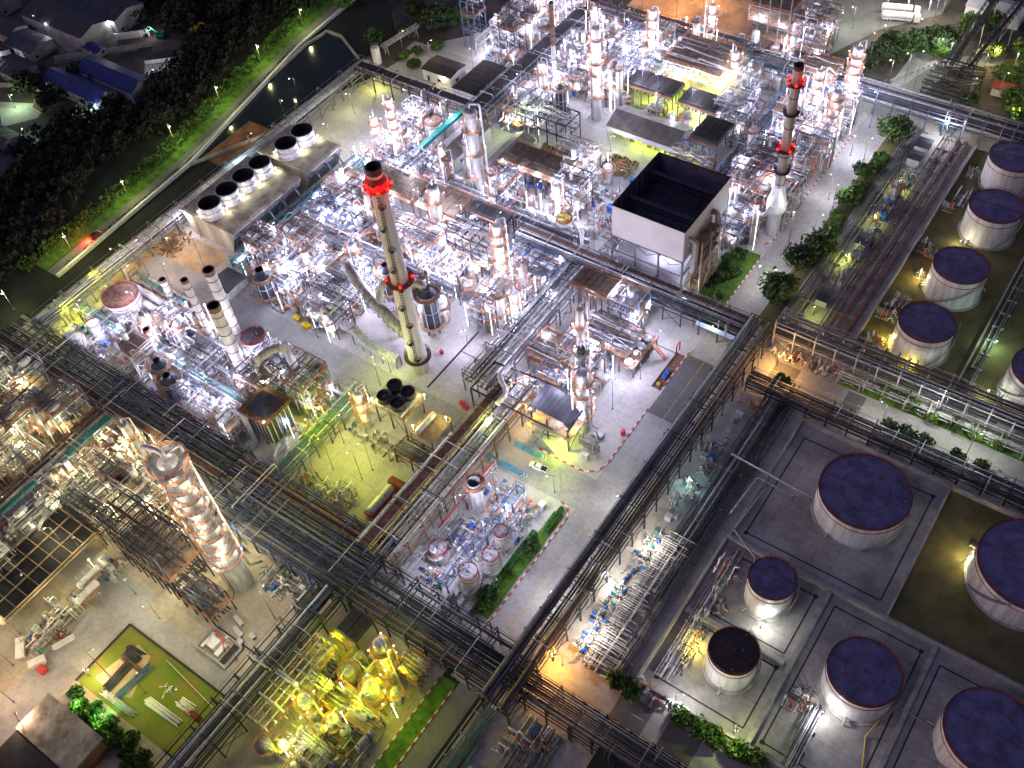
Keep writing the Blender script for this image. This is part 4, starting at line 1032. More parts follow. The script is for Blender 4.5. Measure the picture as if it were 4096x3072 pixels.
BANDS = [
    ('band of dark ground pipes beside the pump row', 'y', 76.8, 172, -54.6, -45.2, [.7], 26, 51, ['dark steel', 'rack steel', 'steel', 'dark steel', 'galvanised']),
    ('band of ground pipes left of the yellow-lit valve strip by the trees', 'y', 196, 300, -63.4, -57.6, [.8], 18, 52, ['steel', 'dull cladding', 'rack steel', 'steel']),
    ('band of red edged ground pipes beside the grassy tank row', 'y', 196, 300, -52.6, -43.6, [.8], 18, 53, ['dark steel', 'rust red', 'steel', 'rack steel', 'dark steel', 'rusty brown']),
    ('band of ground pipes at the bottom edge beside the dark lower road', 'y', 14, 60, -70, -63.5, [.8], 14, 54, ['steel', 'dull cladding', 'rack steel', 'teal paint', 'steel']),
    ('band of ground pipes at the bottom edge behind the small white box', 'y', 30, 60, -59, -49, [.8], 16, 55, ['steel', 'dull cladding', 'galvanised', 'rack steel']),
    ('band of ground pipes leading to the two small tanks', 'y', 84, 122, -41, -36.5, [.6], 7, 56, ['galvanised', 'steel', 'cladding']),
    ('band of dark ground pipes between bund wall and lower tank road', 'x', -52, 30, 77.2, 79.2, [.6], 6, 57, ['dark steel', 'steel', 'rust red', 'galvanised']),
    ('band of ground pipes across the grass right of the tank row', 'y', 196, 290, -11.6, -8.4, [.6], 6, 58, ['steel', 'dull cladding', 'galvanised']),
    ('band of grey pipes entering the tank with bright foot', 'y', 80.8, 96, -8.4, -4.4, [.7], 6, 59, ['galvanised', 'cladding', 'steel']),
]
for lab, ax, a0, a1, c0, c1, lv, n, sd, pp in BANDS:
    rack(lab, ax, a0, a1, c0, c1, lv, n, sd, pipes=pp, rr=(.09, .2), loops=.35, **GB)
# ------------------------------------------------------------------ large one-off structures
def hero(x, y, r_=0): 
    if r_: keep(x - r_, y - r_, x + r_, y + r_)
def red_lamp(parent, loc, power=260):
    b = MB(); b.dome(.42, 0, .45, 10, 3, loc); b.dome(.42, 0, -.3, 10, 2, loc); lb = b.build('warning_lamp', M['bulb red'], parent)
    lamp_light(lb, (loc[0] * 1.12, loc[1] * 1.12, loc[2] + .1), (1, .012, .006), power)
# tall concrete chimney with its two red-lit galleries
ch = stack('tall tapering concrete chimney with red-lit crown beside the bright process unit', -143.4, 127.8, 2.8, 1.95, 73.8, 'chimney concrete', 0, 'soot', name='concrete_chimney'); hero(-143.4, 127.8, 3.4)
b = MB()
for z, wd in ((67.6, 1.35), (36, 1.5), (5.2, 1.2)):
    rr = 2.8 - .85 * z / 73.8; b.ring(rr + .02, rr + wd, z, .2, 28)
    for k in range(14): a = k * PI / 7; b.bar((rr * math.cos(a), rr * math.sin(a), z - 1.1), ((rr + wd) * math.cos(a), (rr + wd) * math.sin(a), z), .14)
g = b.build('gallery', M['rusty brown'], ch)
b = MB()
for z, wd in ((67.6, 1.3), (36, 1.45), (5.2, 1.15)):
    rr = 2.8 - .85 * z / 73.8 + wd; b.rail([(rr * math.cos(k * PI / 12), rr * math.sin(k * PI / 12), z + .2) for k in range(24)], 1.2, .06, 2, True)
b.build('railing', M['dark steel'], g)
b = MB(); b.lathe([(2.05, 71.2), (2.8, 69.9), (3.0, 68.0)], 24)
b.build('red_glow_cone', M['red paint'], ch)  # red-painted cone stands in for the glow round the crown lamps
for z, r_, n, pw in ((68.4, 3.3, 8, 300), (36.9, 3.5, 4, 40)):
    for k in range(n): a = -2.4 + k * 2 * PI / n; red_lamp(ch, (r_ * math.cos(a), r_ * math.sin(a), z), pw)
b = MB()                                                               # ladder with rest platforms down the side facing the pickup
a = -0.95; u = Vector((math.cos(a), math.sin(a), 0)); v = Vector((-u.y, u.x, 0))
for z in range(6, 72, 1):
    rr = 2.8 - .85 * z / 73.8 + .16; b.bar(u * rr - v * .3 + Vector((0, 0, z)), u * rr + v * .3 + Vector((0, 0, z)), .09)
    if z % 7 == 0:
        s_ = 1 if (z // 7) % 2 else -1; c = u * (rr + .6) + v * .5 * s_ + Vector((0, 0, z)); b.cbox(c.x, c.y, z, 1.1, 1.1, .12); b.rail([(c.x - .7, c.y - .7, z), (c.x + .7, c.y - .7, z), (c.x + .7, c.y + .7, z), (c.x - .7, c.y + .7, z)], 1.1, .06, 2, True)
for s_ in (-.32, .32): b.bar(u * 2.9 + v * s_ + Vector((0, 0, 5)), u * 2.1 + v * s_ + Vector((0, 0, 70)), .1)
b.build('ladder', M['dark steel'], ch)
landmark('the tall concrete chimney', -143.4, 127.8)
# slim stack with red lamps
st2 = stack('slim grey stack with two rings of red lamps beside the main road', -81.6, 229.9, 1.55, 1.35, 60.5, 'dull cladding', 5, 'soot', galleries=((54.5, 1.1), (32.5, 1.3), (45.0, .9), (24.5, .9)), name='slim_stack'); hero(-81.6, 229.9, 3.4)
for z, r_, n in ((55.4, 2.3, 6), (33.3, 2.5, 4)):
    for k in range(n): a = -2.2 + k * 2 * PI / n; red_lamp(st2, (r_ * math.cos(a), r_ * math.sin(a), z), 220)
b = MB(); b.lathe([(2.0, 0), (2.0, 8), (3.0, 10), (3.0, 13), (1.5, 19)], 24); b.build('flared_base', M['cladding'], st2)
b = MB()
for s_ in (-1, 1): b.path([(-.5, s_ * 1.5, 12), (-.5, s_ * 4.2, 12), (-2.4, s_ * 4.6, 9.0), (-4.0, s_ * 2.0, 8.6), (-8, s_ * .5, 8.2)], .62, 10)
b.path([(-1, 0, 5), (-8, .4, 5), (-15, .4, 5.5)], 1.0, 12); b.build('flue_duct', M['dull cladding'], st2)
landmark('the slim stack with red lamps', -81.6, 229.9)
# big open-topped white box on steel legs
t = thing('cooling_building', 'big white clad box with open black top standing on steel legs', 'building', (-103, 201.5, 0)); keep(-116, 186, -90, 217)
wb = 11.7; wy = 13.5
b = MB()
for s_ in (-1, 1):
    b.box(-wb, s_ * wy - .15, 17.6, wb, s_ * wy + .15, 28.8); b.box(s_ * wb - .15, -wy + .15, 17.6, s_ * wb + .15, wy - .15, 28.8)
cw = b.build('cladding', M['cladding wall'], t)
b = MB()
for i in range(1, 10): x = -wb + 2 * wb * i / 10; b.box(x - .03, -wy - .165, 17.7, x + .03, -wy - .153, 28.7)
for i in range(1, 11): y = -wy + 2 * wy * i / 11; b.box(wb + .153, y - .03, 17.7, wb + .165, y + .03, 28.7)
b.box(-wb, -wy - .17, 23.2, wb, -wy - .166, 23.26); b.build('panel_seam', M['grey paint'], cw)
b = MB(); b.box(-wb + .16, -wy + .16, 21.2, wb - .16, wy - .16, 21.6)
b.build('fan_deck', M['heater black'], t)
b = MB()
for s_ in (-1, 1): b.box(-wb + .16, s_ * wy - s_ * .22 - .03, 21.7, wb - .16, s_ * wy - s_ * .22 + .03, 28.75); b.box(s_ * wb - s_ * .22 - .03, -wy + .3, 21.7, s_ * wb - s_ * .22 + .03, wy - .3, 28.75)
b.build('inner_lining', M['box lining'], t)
b = MB()
for i in range(1, 8): x = -wb + 2 * wb * i / 8; b.bar((x, -wy + .3, 21.75), (x, wy - .3, 21.75), .14)
for i in range(1, 10): y = -wy + 2 * wy * i / 10; b.bar((-wb + .3, y, 21.72), (wb - .3, y, 21.72), .12)
for y in (-5.2, 7.6):
    b.box(-wb + .3, y - .7, 26.4, wb - .3, y + .7, 26.6)
    for z in (24.3, 26.2): b.bar((-wb + .3, y, z), (wb - .3, y, z), .3)
    for i in range(8): x = -wb + 2 * wb * i / 8; b.bar((x, y, 24.3), (x + 2 * wb / 8, y, 26.2), .14)
for s_ in (-1, 1):
    for i in range(9): y = -wy + 2 * wy * i / 9; b.bar((s_ * (wb - .4), y, 22), (s_ * (wb - .4), y, 28.6), .2)
b.build('inner_truss', M['rack steel'], t)
b = MB()
for s_ in (-1, 1): b.box(-wb - .2, s_ * wy - .22, 28.803, wb + .2, s_ * wy + .22, 29.0); b.box(s_ * wb - .22, -wy + .23, 28.803, s_ * wb + .22, wy - .23, 29.0)
b.build('rim', M['black'], t)
b = MB()
for x in (-wb, -wb / 3, wb / 3, wb):
    for y in (-wy, -wy / 3, wy / 3, wy): b.bar((x, y, 0), (x, y, 17.5), .5)
for y in (-wy, wy):
    for z in (11.6, 17.2): b.bar((-wb, y, z), (wb, y, z), .3, .4)
    for i in range(6): x = -wb + 2 * wb * i / 6; b.bar((x, y, 14.6 if i % 2 else 17), (x + 2 * wb / 6, y, 17 if i % 2 else 14.6), .2); 
for x in (-wb, wb):
    for z in (6, 11.6, 17.2): b.bar((x, -wy, z), (x, wy, z), .3, .4)
    for i in range(3): y = -wy + 2 * wy * i / 3; b.bar((x, y, 6), (x, y + 2 * wy / 3, 11.6), .2); b.bar((x, y, 11.6), (x, y + 2 * wy / 3, 17.2), .2)
b.build('steel_leg_frame', M['steel'], t)
b = MB(); b.box(-wb + 1, -wy + 1.2, 0, wb - 1, wy - 2, 11)
for k in range(1, 6): b.box(-wb + .9, -wy + 1.1, k * 1.8, wb - .9, -wy + 1.2, k * 1.8 + .12)
b.build('lower_wall', M['shed wall'], t)
b = MB(); b.box(1.8, -wy + 1.0, .1, 5.6, -wy + 1.07, 4.6); b.build('yellow_door', M['yellow panel'], t)
b = MB()
for k, z in enumerate((4, 7.5, 11, 14.5, 18, 21)):                      # stair tower on the road side
    b.box(wb + .5, -9, z, wb + 3.6, 2, z + .1); b.bar((wb + 1 + (k % 2) * 1.6, -8.5, z - 3.5), (wb + 1 + (k % 2) * 1.6, .5, z), .8, .2)
    for x in (wb + .5, wb + 3.6): b.bar((x, -9, z - .2), (x, 2, z - .2), .25)
for x in (wb + .5, wb + 3.6):
    for y in (-9, -3.5, 2): b.bar((x, y, 0), (x, y, 23), .35)
    for z in (0, 7.5, 15): b.bar((x, -9, z), (x, -3.5, z + 7.5), .16); b.bar((x, -3.5, z + 7.5), (x, 2, z), .16)
b.build('stair_tower', M['grating'], t)
b = MB()
for y in (-10.5, 3.0): b.path([(wb - 2, y, 21), (wb + .4, y, 24.5), (wb + 2.2, y, 24), (wb + 2.2, y, 17), (wb + 2.2, y - 1, 13)], .85, 12)
b.build('duct', M['dull cladding'], t)
landmark('the big open-topped white box', -103, 201.5)
# mechanical-draught cooling towers
def cooling_tower(label, x0, y0, x1, y1, h, fans, fr, seed):
    t = thing('cooling_tower', label, 'cooling tower', (x0, y0, 0)); wx, wy = x1 - x0, y1 - y0; keep(x0 - 1, y0 - 1, x1 + 4, y1 + 1)
    b = MB(); b.add([(2.2, 0, 0), (wx - 3.6, 0, 0), (wx, 0, h), (0, 0, h)], [(0, 1, 2, 3)]); b.add([(2.2, wy, 0), (wx - 3.6, wy, 0), (wx, wy, h), (0, wy, h)], [(0, 1, 2, 3)])
    b.add([(2.2, 0, 0), (2.2, wy, 0), (0, wy, h), (0, 0, h)], [(0, 3, 2, 1)]); b.build('end_wall', M['stained concrete'], t)
    b = MB(); b.box(-.3, -.3, h, wx + .3, wy + .3, h + .5); b.rail([(-.2, -.2, h + .5), (wx + .2, -.2, h + .5), (wx + .2, wy + .2, h + .5), (-.2, wy + .2, h + .5)], 1.0, .05, 2.4, True); b.build('fan_deck', M['stained concrete'], t)
    b = MB(); b.add([(wx - 4.2, .1, .2), (wx - 4.2, wy - .1, .2), (wx - .4, wy - .1, h - 1.6), (wx - .4, .1, h - 1.6)], [(0, 1, 2, 3)]); b.build('louvre_back', M['black'], t)
    b = MB(); n = int(wy / 1.5)
    for i in range(n + 1): y = .1 + (wy - .2) * i / n; b.bar((wx - 3.6, y, .1), (wx, y, h - .1), .16, .3)
    for k in range(1, 9): f = k / 9; b.bar((wx - 3.6 * (1 - f), 0, h * f), (wx - 3.6 * (1 - f), wy, h * f), .12, .3)
    b.box(wx - .5, 0, h - 1.7, wx + .1, wy, h - .02); b.build('louvre', M['steel'], t)
    for i in range(fans):
        y = wy * (i + .5) / fans; x = wx * .46
        b = MB(); b.lathe([(fr * 1.04, h + .5), (fr * .96, h + 2.2), (fr * 1.05, h + 5.3)], 28, (x, y, 0)); b.lathe([(fr * 1.05, h + 5.3), (fr * .97, h + 5.3)], 28, (x, y, 0))
        for zz in (h + 1.2, h + 3.1, h + 5.0): b.ring(fr * .97, fr * 1.075, zz, .12, 28, (x, y, 0))
        f = b.build('fan_stack', M['cladding'], t)
        b = MB(); b.lathe([(fr * .97, h + 5.29), (fr * .9, h + 1.6), (.01, h + 1.55)], 28, (x, y, 0))
        b.build('throat', M['soot'], f)
        b = MB(); b.lathe([(.01, h + 2.5), (.5, h + 2.4), (.5, h + 1.7)], 10, (x, y, 0))
        for k in range(6): a = k * PI / 3 + i; b.bar((x, y, h + 2.1), (x + fr * .85 * math.cos(a), y + fr * .85 * math.sin(a), h + 2.2), .45, .08)
        b.bar((x, y, h + 2.0), (x + fr, y, h + 2.6), .16); b.build('fan', M['rack steel'], f)
    for i in range(fans + 1):                                           # riser pipes over the louvred side
        y = wy * (i + .35) / (fans + 1); b = MB(); b.path([(wx - 1, y, h - 1), (wx + 2, y, h - .4), (wx + 3.6, y, h - 3.5), (wx + 3.6, y, .3)], .32, 8); b.build('riser_pipe', M['steel'], t)
    for i in range(fans):
        for s_ in (-1, 1):
            y = wy * (i + .5) / fans + s_ * fr * .8; x = wx * .46 + fr * 1.05 * s_ * .9
            b = MB(); b.bar((x, y, h + .5), (x, y, h + 2.0), .07); b.dome(.28, h + 2.0, .15, 8, 2, (x, y, 0)); b.dome(.28, h + 2.0, -.15, 8, 2, (x, y, 0)); lb = b.build('lamp', M['bulb'], t)
            if (i + s_) % 2 or s_ > 0: lamp_light(lb, (x + .3, y, h + 2.2), (1.0, .93, .72), 150)
    return t
cooling_tower('long concrete cooling tower with a row of four fan stacks', -249, 135, -224.5, 166.5, 9.0, 4, 3.75, 1); landmark('the four-fan cooling tower', -238, 150)
cooling_tower('shorter concrete cooling tower with two fan stacks', -248, 170.6, -224, 187, 9.0, 2, 3.9, 2); landmark('the two-fan cooling tower', -237, 179)
# ringed distillation tower and its companions
bc = column('fat silver tower ringed by many orange-railed platforms, foreground left', -138.8, 48.5, 3.0, 53, 10, 'cladding', 'orange rail', 5, pw=1.35, full=True, name='distillation_column', lights=(1.0, .86, .6), top_r=2.45, power=170, deck='grey grating'); hero(-138.8, 48.5, 4.5)
b = MB(); b.path([(0, 0, 54.5), (0, 0, 57.2), (-5.0, -1.2, 57.2), (-5.2, -1.4, 3.5), (-8, -1.4, 2.5)], .62, 10); b.build('vapour_line', M['cladding'], bc)
b = MB(); b.ring(.3, 4.9, 53.2, .15, 8); tp = b.build('top_platform', M['grey grating'], bc); b = MB(); b.rail([(4.8 * math.cos(k * PI / 4), 4.8 * math.sin(k * PI / 4), 53.35) for k in range(8)], 1.2, .08, 1.6, True); b.build('railing', M['orange rail'], tp)
for a in (.4, 2.5, 4.6): lamp_light(bc, (6.4 * math.cos(a), 6.4 * math.sin(a), 56), (1.0, .86, .6), 260)  # added fill lights brighten the tower top, no fixtures
landmark('the fat ringed tower', -138.8, 48.5)
COLS = [
    ('tall dark clad column beside the gabled grey sheds', -171.4, 196.8, 2.0, 35.7, 3, 'dull cladding', WHITE),
    ('tall bright column with stacked round platforms in the upper unit', -161.2, 254, 1.55, 35.5, 6, 'white paint', WHITE),
    ('slim column with orange rails left of the sloping teal line', -212.7, 203.3, 1.0, 22, 4, 'cladding', WHITE),
    ('stout column with orange rings left of the sloping teal line', -218.5, 200.1, 1.2, 14.5, 3, 'cladding', WHITE),
    ('tall column with orange cage top in the middle of the white pad', -98.7, 145.5, 1.1, 33, 3, 'cladding', WHITE),
    ('fat short-ringed column beside the yellow-lit roofed platform', -91.0, 134.0, 1.7, 24, 4, 'cladding', WHITE),
    ('bright multi-platform column right of the open grey frame', -139.0, 164.5, 1.4, 28.5, 6, 'white paint', WHITE),
    ('dark topped column left of the open grey frame', -173.0, 176.2, 1.9, 20, 2, 'dull cladding', WHITE),
    ('column with orange platforms beside the yellow-lit pit', -143.2, 103.3, 1.3, 14.5, 3, 'cladding', WARM),
    ('short silver column with railed top among furnace pipes', -217.2, 92.6, 1.5, 15.4, 2, 'dull cladding', WHITE),
    ('leftmost twin silver column with railed top in the furnace unit', -219.6, 88.0, 1.4, 13.4, 2, 'dull cladding', WHITE),
    ('grey capped silver column in the walled island unit', -100.4, 98, 1.65, 12.8, 1, 'cladding', None),
    ('bright column among red rails nearest the blue framed rack', -86.6, 298.5, 1.6, 25, 6, 'white paint', WHITE),
    ('bright column among red rails left of the main road', -83.4, 274.5, 1.5, 24, 6, 'cladding', WHITE),
    ('second tall bright column of the upper unit, nearer the orange yard', -159.2, 289, 1.3, 24, 5, 'white paint', WHITE),
    ('blue-topped column before the orange-lit yard', -145, 308.0, 1.2, 20, 4, 'white paint', WHITE),
    ('short ringed column among pipes left of the ringed tower', -196.3, 52.2, 1.2, 10, 2, 'cladding', WARM),
    ('dark grey column standing against the broad rack at left', -187, 60.5, 1.3, 19, 2, 'dull cladding', WARM),
    ('caged column left of the dark lattice tower', -158, 52, 1.6, 17, 2, 'cladding', WARM),
    ('grey column at the far left edge on a yellow-lit floor', -231.2, 56.9, 1.3, 16, 2, 'dull cladding', WARM),
    ('grey column leaning over the yellow-lit floor, second from left edge', -217.5, 51.9, 1.3, 13, 2, 'dull cladding', WARM),
    ('yellow-lit column with cage top in the foreground unit', -89.8, 50.0, 1.4, 20, 4, 'cladding', LEMON),
    ('yellow-lit stout column in the foreground unit', -89.6, 43.5, 1.9, 9, 2, 'cladding', LEMON),
    ('yellow-lit column at the bottom edge of the foreground unit', -99.5, 33, 1.5, 11, 2, 'cladding', LEMON),
    ('slim bright column near the left end of the long yellow line', -128.5, 156.5, 1.1, 13, 3, 'cladding', WHITE),
    ('bright column left of the tall yellow and grey stack', -178.5, 246, 1.1, 22, 3, 'cladding', WHITE),
    ('yellow-green lit column behind the dark fin coolers', -123.5, 283.5, 1.2, 21, 5, 'white paint', WHITE),
    ('bright column below the blue-roofed platform', -95.4, 291, 1.2, 18, 4, 'cladding', WHITE),
    ('short white column beside the silver globe', -142.6, 200, 1.0, 15.5, 2, 'white paint', WHITE),
    ('bright column beside the grey pipe rack of the chimney unit', -183, 147, 1.4, 15, 3, 'cladding', WHITE),
    ('bright column in the far corner of the upper unit', -215, 300, 1.2, 20, 4, 'white paint', WHITE),
]
for k, (lab, x, y, r_, h, n, sh, li) in enumerate(COLS):
    column(lab, x, y, r_, h, n, sh, 'orange rail', 100 + k, lights=li, power=85 if li is not LEMON else 70, cap='flat' if 'capped' in lab else 'dome', pipe='capped' not in lab); hero(x, y, r_ + 1)
    if 'capped' in lab:
        pass
for lab, x, y, r_, h, sh in [('slim dark pipe column beside the tall dark clad column', -177.6, 199.4, .95, 21, 'dull cladding'), ('second slim dark pipe column beside the tall dark clad column', -181.2, 193.2, .8, 17, 'rusty brown'), ('dark brown clad column on the white pad', -97.0, 143.0, 1.15, 21, 'dark steel')]:
    column(lab, x, y, r_, h, 1, sh, 'steel', int(h * 7), pipe=True); hero(x, y, 1.6)
# exhaust stacks
stack('tall thin stack, yellow-brown above and grey below, behind the sheds', -176.4, 250.5, .85, .75, 43, 'grey paint', 5, 'soot', name='thin_stack'); hero(-176.4, 250.5, 1.5)
b = MB(); b.lathe([(.84, 27), (.82, 42.2)], 20); b.ring(.83, 1.05, 33.5, .5, 20); b.build('yellow_upper_shaft', M['rusty brown'], bpy.data.objects['thin_stack'])
landmark('the tall thin yellow-brown stack', -176.4, 250.5)
for lab, x, y, r0, h, nb in [
    ('widest grey exhaust stack with dark bands in the furnace unit', -184.4, 97.1, 1.85, 32.5, 8),
    ('grey exhaust stack with dark bands, just behind the widest one', -198.4, 107.6, 1.75, 30, 7),
    ('slim banded exhaust stack left of the widest one', -200.2, 100.5, 1.1, 31.2, 9),
    ('short tan exhaust stack beside the white furnace tank', -227.9, 107.8, 1.1, 11, 3),
    ('short dark-mouthed exhaust stack above the round black heaters', -213.5, 89.6, 1.05, 13.5, 4)]:
    stack(lab, x, y, r0, r0 * .97, h, 'chimney concrete' if 'dark-mouthed' not in lab else 'dull cladding', nb, 'rusty brown', rings='rusty brown', group='exhaust stacks of the furnace unit'); hero(x, y, r0 + .6)
landmark('the widest banded exhaust stack', -184.4, 97.1)
for lab, x, y, r_, z0, h in [
    ('round black heater with green-lit rim left of the cross road', -202.6, 125.6, 2.9, 2.0, 8),
    ('tall round black heater right of the concrete chimney', -149.0, 141.6, 2.7, 3.0, 13),
    ('tall round black heater hidden behind the concrete chimney', -156.5, 140.2, 2.5, 3.0, 13),
    ('round black heater under silver ducts left of the chimney', -168.7, 145.9, 2.4, 3, 9),
    ('left round black heater with flared cap in the furnace unit', -205.5, 84.5, 2.4, 1.5, 6),
    ('right round black heater with flared cap in the furnace unit', -198.5, 82, 2.6, 1.5, 6),
    ('round black heater between the exhaust stacks', -203.5, 96.5, 1.9, 2, 9),
    ('dark boxy heater behind the tall thin stack', -172.8, 248.4, 1.9, 2.5, 10)]:
    heater(lab, x, y, r_, z0, h); hero(x, y, r_ + 1.3)
# black box furnace with its bent flue
t = thing('box_furnace', 'tall black slatted box furnace with brown rim and pipes', 'furnace', (-163, 87.5, 0)); keep(-169, 81, -156, 98)
b = MB(); b.box(-4.0, -4.0, 3, 4.0, 4.0, 13.4); b.build('casing', M['heater black'], t)
b = MB()
for s_ in (-1, 1):
    for k in range(6): x = -4 + 8 * k / 5; b.bar((x, s_ * 4.1, 3), (x, s_ * 4.1, 13.6), .22); b.bar((s_ * 4.1, x, 3), (s_ * 4.1, x, 13.6), .22)
b.build('rib', M['grey paint'], t)
b = MB(); b.box(-5.4, -5.4, 13.4, -3.6, 5.4, 13.6); b.box(3.6, -5.4, 13.4, 5.4, 5.4, 13.6); b.box(-3.6, -5.4, 13.4, 3.6, -3.6, 13.6); b.box(-3.6, 3.6, 13.4, 3.6, 5.4, 13.6); b.rail([(-5.3, -5.3, 13.6), (5.3, -5.3, 13.6), (5.3, 5.3, 13.6), (-5.3, 5.3, 13.6)], 1.1, .06, 2, True); b.build('rim_walkway', M['rusty brown'], t)
b = MB(); b.add([(-3.6, -3.6, 13.7), (3.6, -3.6, 13.7), (3.6, 3.6, 13.7), (-3.6, 3.6, 13.7), (-3.0, .5, 15.2), (-.4, .5, 15.2), (-.4, 3.0, 15.2), (-3.0, 3.0, 15.2)], [(0, 1, 5, 4), (1, 2, 6, 5), (2, 3, 7, 6), (3, 0, 4, 7), (4, 5, 6, 7)]); b.build('hood', M['heater black'], t)
b = MB()
for x in (-3.8, 0, 3.8):
    for y in (-3.8, 3.8): b.bar((x, y, 0), (x, y, 3), .4)
b.build('leg', M['steel'], t)
for k in range(6): b = MB(); b.path([(-4.8 + k * .5, -4.6, 12), (-4.8 + k * .5, -5.2, 12), (-4.8 + k * .5, -5.2, 1), (-4.8 + k * .5, -9, .8)], .17, 6); b.build('pipe', M['galvanised'], t)
b = MB(); b.path([(4.2, -3, 2.2), (6.0, -7, 2.2), (8.0, -8, 2.2), (9.0, -4, 2.4), (5.0, -1, 3)], .7, 10); b.build('pipe', M['galvanised'], t)
b = MB(); b.path([(-10.5, 8.5, 17), (-9, 13, 18.2), (-7.5, 17, 16.5), (-6.6, 17.5, 2)], 1.25, 14); b.path([(-18.5, 11, 12), (-11.5, 9.5, 14), (-10.5, 8.5, 17)], 1.2, 14); b.build('flue_elbow', M['dull cladding'], t)
for x, y, z in ((-4.9, 5.0, 15), (4.9, -4.9, 15)):
    b = MB(); b.dome(.35, z, .2, 8, 2, (x, y, 0)); lb = b.build('lamp', M['bulb warm'], t); lamp_light(lb, (x, y, z + .8), WARM, 120)
landmark('the black box furnace', -163, 87.5)
# big silver flue ducts around the chimney
t = thing('flue_duct', 'big silver flue duct bending down into the foot of the tall chimney', 'duct', (-160, 135, 0)); keep(-166, 131, -147, 138)
b = MB(); b.path([(-17, 3.5, 16), (-13, 1.5, 15.5), (-9, .5, 12.5), (-3, -1, 11), (13, -5, 9)], 1.75, 14)
for k in range(9): x = -9 + k * 2.3; b.lathe([(1.7, x), (1.95, x), (1.95, x + .25), (1.7, x + .25)], 14, (0, -.4 - k * .5, 11.9 - k * .32), 'x')
b.build('main_duct', M['dull cladding'], t)
b = MB(); b.path([(-1, -.8, 10.5), (-1, -.8, 17), (1.5, 3, 21), (6, 5.5, 18)], 1.1, 12); b.path([(6, 6, 17), (9, 6.5, 19.5), (11, 6.8, 17)], 1.2, 12); b.build('branch_duct', M['dull cladding'], t)
for x in (-15, -6, 3): b = MB(); b.bar((x, 2 - x * .2, 0), (x, 2 - x * .2, 10.5), .4); b.bar((x, 2 - x * .2, 5), (x + 1.8, 1 - x * .2, 10), .2); b.bar((x + 1.8, 1 - x * .2, 0), (x + 1.8, 1 - x * .2, 10.5), .4); b.build('leg', M['steel'], t)
t = thing('air_duct', 'square grey air duct stepping down beside the chimney foot', 'duct', (-162, 125.6, 0)); keep(-170, 122.5, -150, 128.5)
b = MB(); P_ = [(-8, 0, 6.2), (-4, 0, 6.2), (0, -.6, 4.2), (3.5, -1, 3.8), (8, -1.2, 3.2), (13, -.6, 3.2)]
for a, c in zip(P_, P_[1:]): b.bar(a, c, 2.4, 2.2)
b.build('casing', M['galvanised'], t)
b = MB()
for p in P_[1:]: b.bar((p[0], p[1] - 1, 0), (p[0], p[1] - 1, p[2]), .25); b.bar((p[0], p[1] + 1, 0), (p[0], p[1] + 1, p[2]), .25)
b.build('leg', M['steel'], t)
# four-fan cooler above the yellow pit
t = thing('fan_cooler', 'raised cooler with four round black fans beside the yellow-lit pit', 'air cooler', (-136, 110.5, 0)); keep(-148, 103, -119, 116.5)
b = MB()
for x in (-5, 0, 5):
    for y in (-4, 4): b.bar((x, y, 0), (x, y, 8), .35)
for y in (-4, 4): b.bar((-5, y, 7.6), (5, y, 7.6), .3, .5); b.bar((-5, y, 1), (0, y, 7.4), .16); b.bar((5, y, 1), (0, y, 7.4), .16)
b.build('leg', M['rusty brown'], t)
b = MB(); b.box(-6, -4.6, 8, 6, 4.6, 8.2); b.rail([(-6, -4.6, 8.2), (6, -4.6, 8.2), (6, 4.6, 8.2), (-6, 4.6, 8.2)], 1.1, .06, 2, True); b.build('platform', M['grating'], t)
b = MB(); b.box(-4.9, -4.4, 8.2, 4.7, 4.4, 9.6); b.build('plenum', M['galvanised'], t)
for x, y in ((-2.5, -2.2), (-2.5, 2.2), (2.2, -2.2), (2.2, 2.2)):
    b = MB(); b.lathe([(2.15, 9.6), (1.95, 10.4), (2.15, 11.6), (1.98, 11.6)], 24, (x, y, 0)); f = b.build('fan_ring', M['black'], t)
    b = MB(); b.lathe([(1.98, 11.59), (1.85, 10.3), (.01, 10.2)], 20, (x, y, 0)); b.lathe([(.01, 10.9), (.4, 10.8), (.4, 10.3)], 8, (x, y, 0))
    for k in range(6): b.bar((x, y, 10.7), (x + 1.5 * math.cos(k * PI / 3), y + 1.5 * math.sin(k * PI / 3), 10.75), .3, .06)
    b.build('fan', M['rack steel'], f)
b = MB(); b.lathe([(.9, -3.5), (.9, 3.5)], 14, (10, -1, 6.2), 'y'); b.dome(.9, 3.5, .4, 14, 3, (10, -1, 6.2), 'y'); b.dome(.9, -3.5, .4, 14, 3, (10, -1, 6.2), 'y', -1); b.build('drum', M['cladding'], t)
b = MB(); b.box(7, -5, 4.8, 15, 4, 4.95); b.rail([(7, -5, 4.9), (15, -5, 4.9), (15, 4, 4.9), (7, 4, 4.9)], 1.1, .06, 2)
for x in (7.3, 14.7):
    for y in (-4.7, 3.7): b.bar((x, y, 0), (x, y, 4.8), .3)
b.box(9, -3, 4.96, 11, -2, 5.5); b.box(9, 1, 4.96, 11, 2, 5.5); b.build('lower_deck', M['grating'], t)
for x, y in ((-5.6, -4.3), (6, 4.3), (8, -4), (14, 3)):
    b = MB(); z = 10.2 if x < 7 else 7; b.bar((x, y, z - 2), (x, y, z), .07); b.dome(.3, z, .2, 8, 2, (x, y, 0)); lb = b.build('lamp', M['bulb warm'], t); lamp_light(lb, (x, y, z + .6), (1.0, .86, .2), 200)
landmark('the four-fan cooler', -136, 110.5)
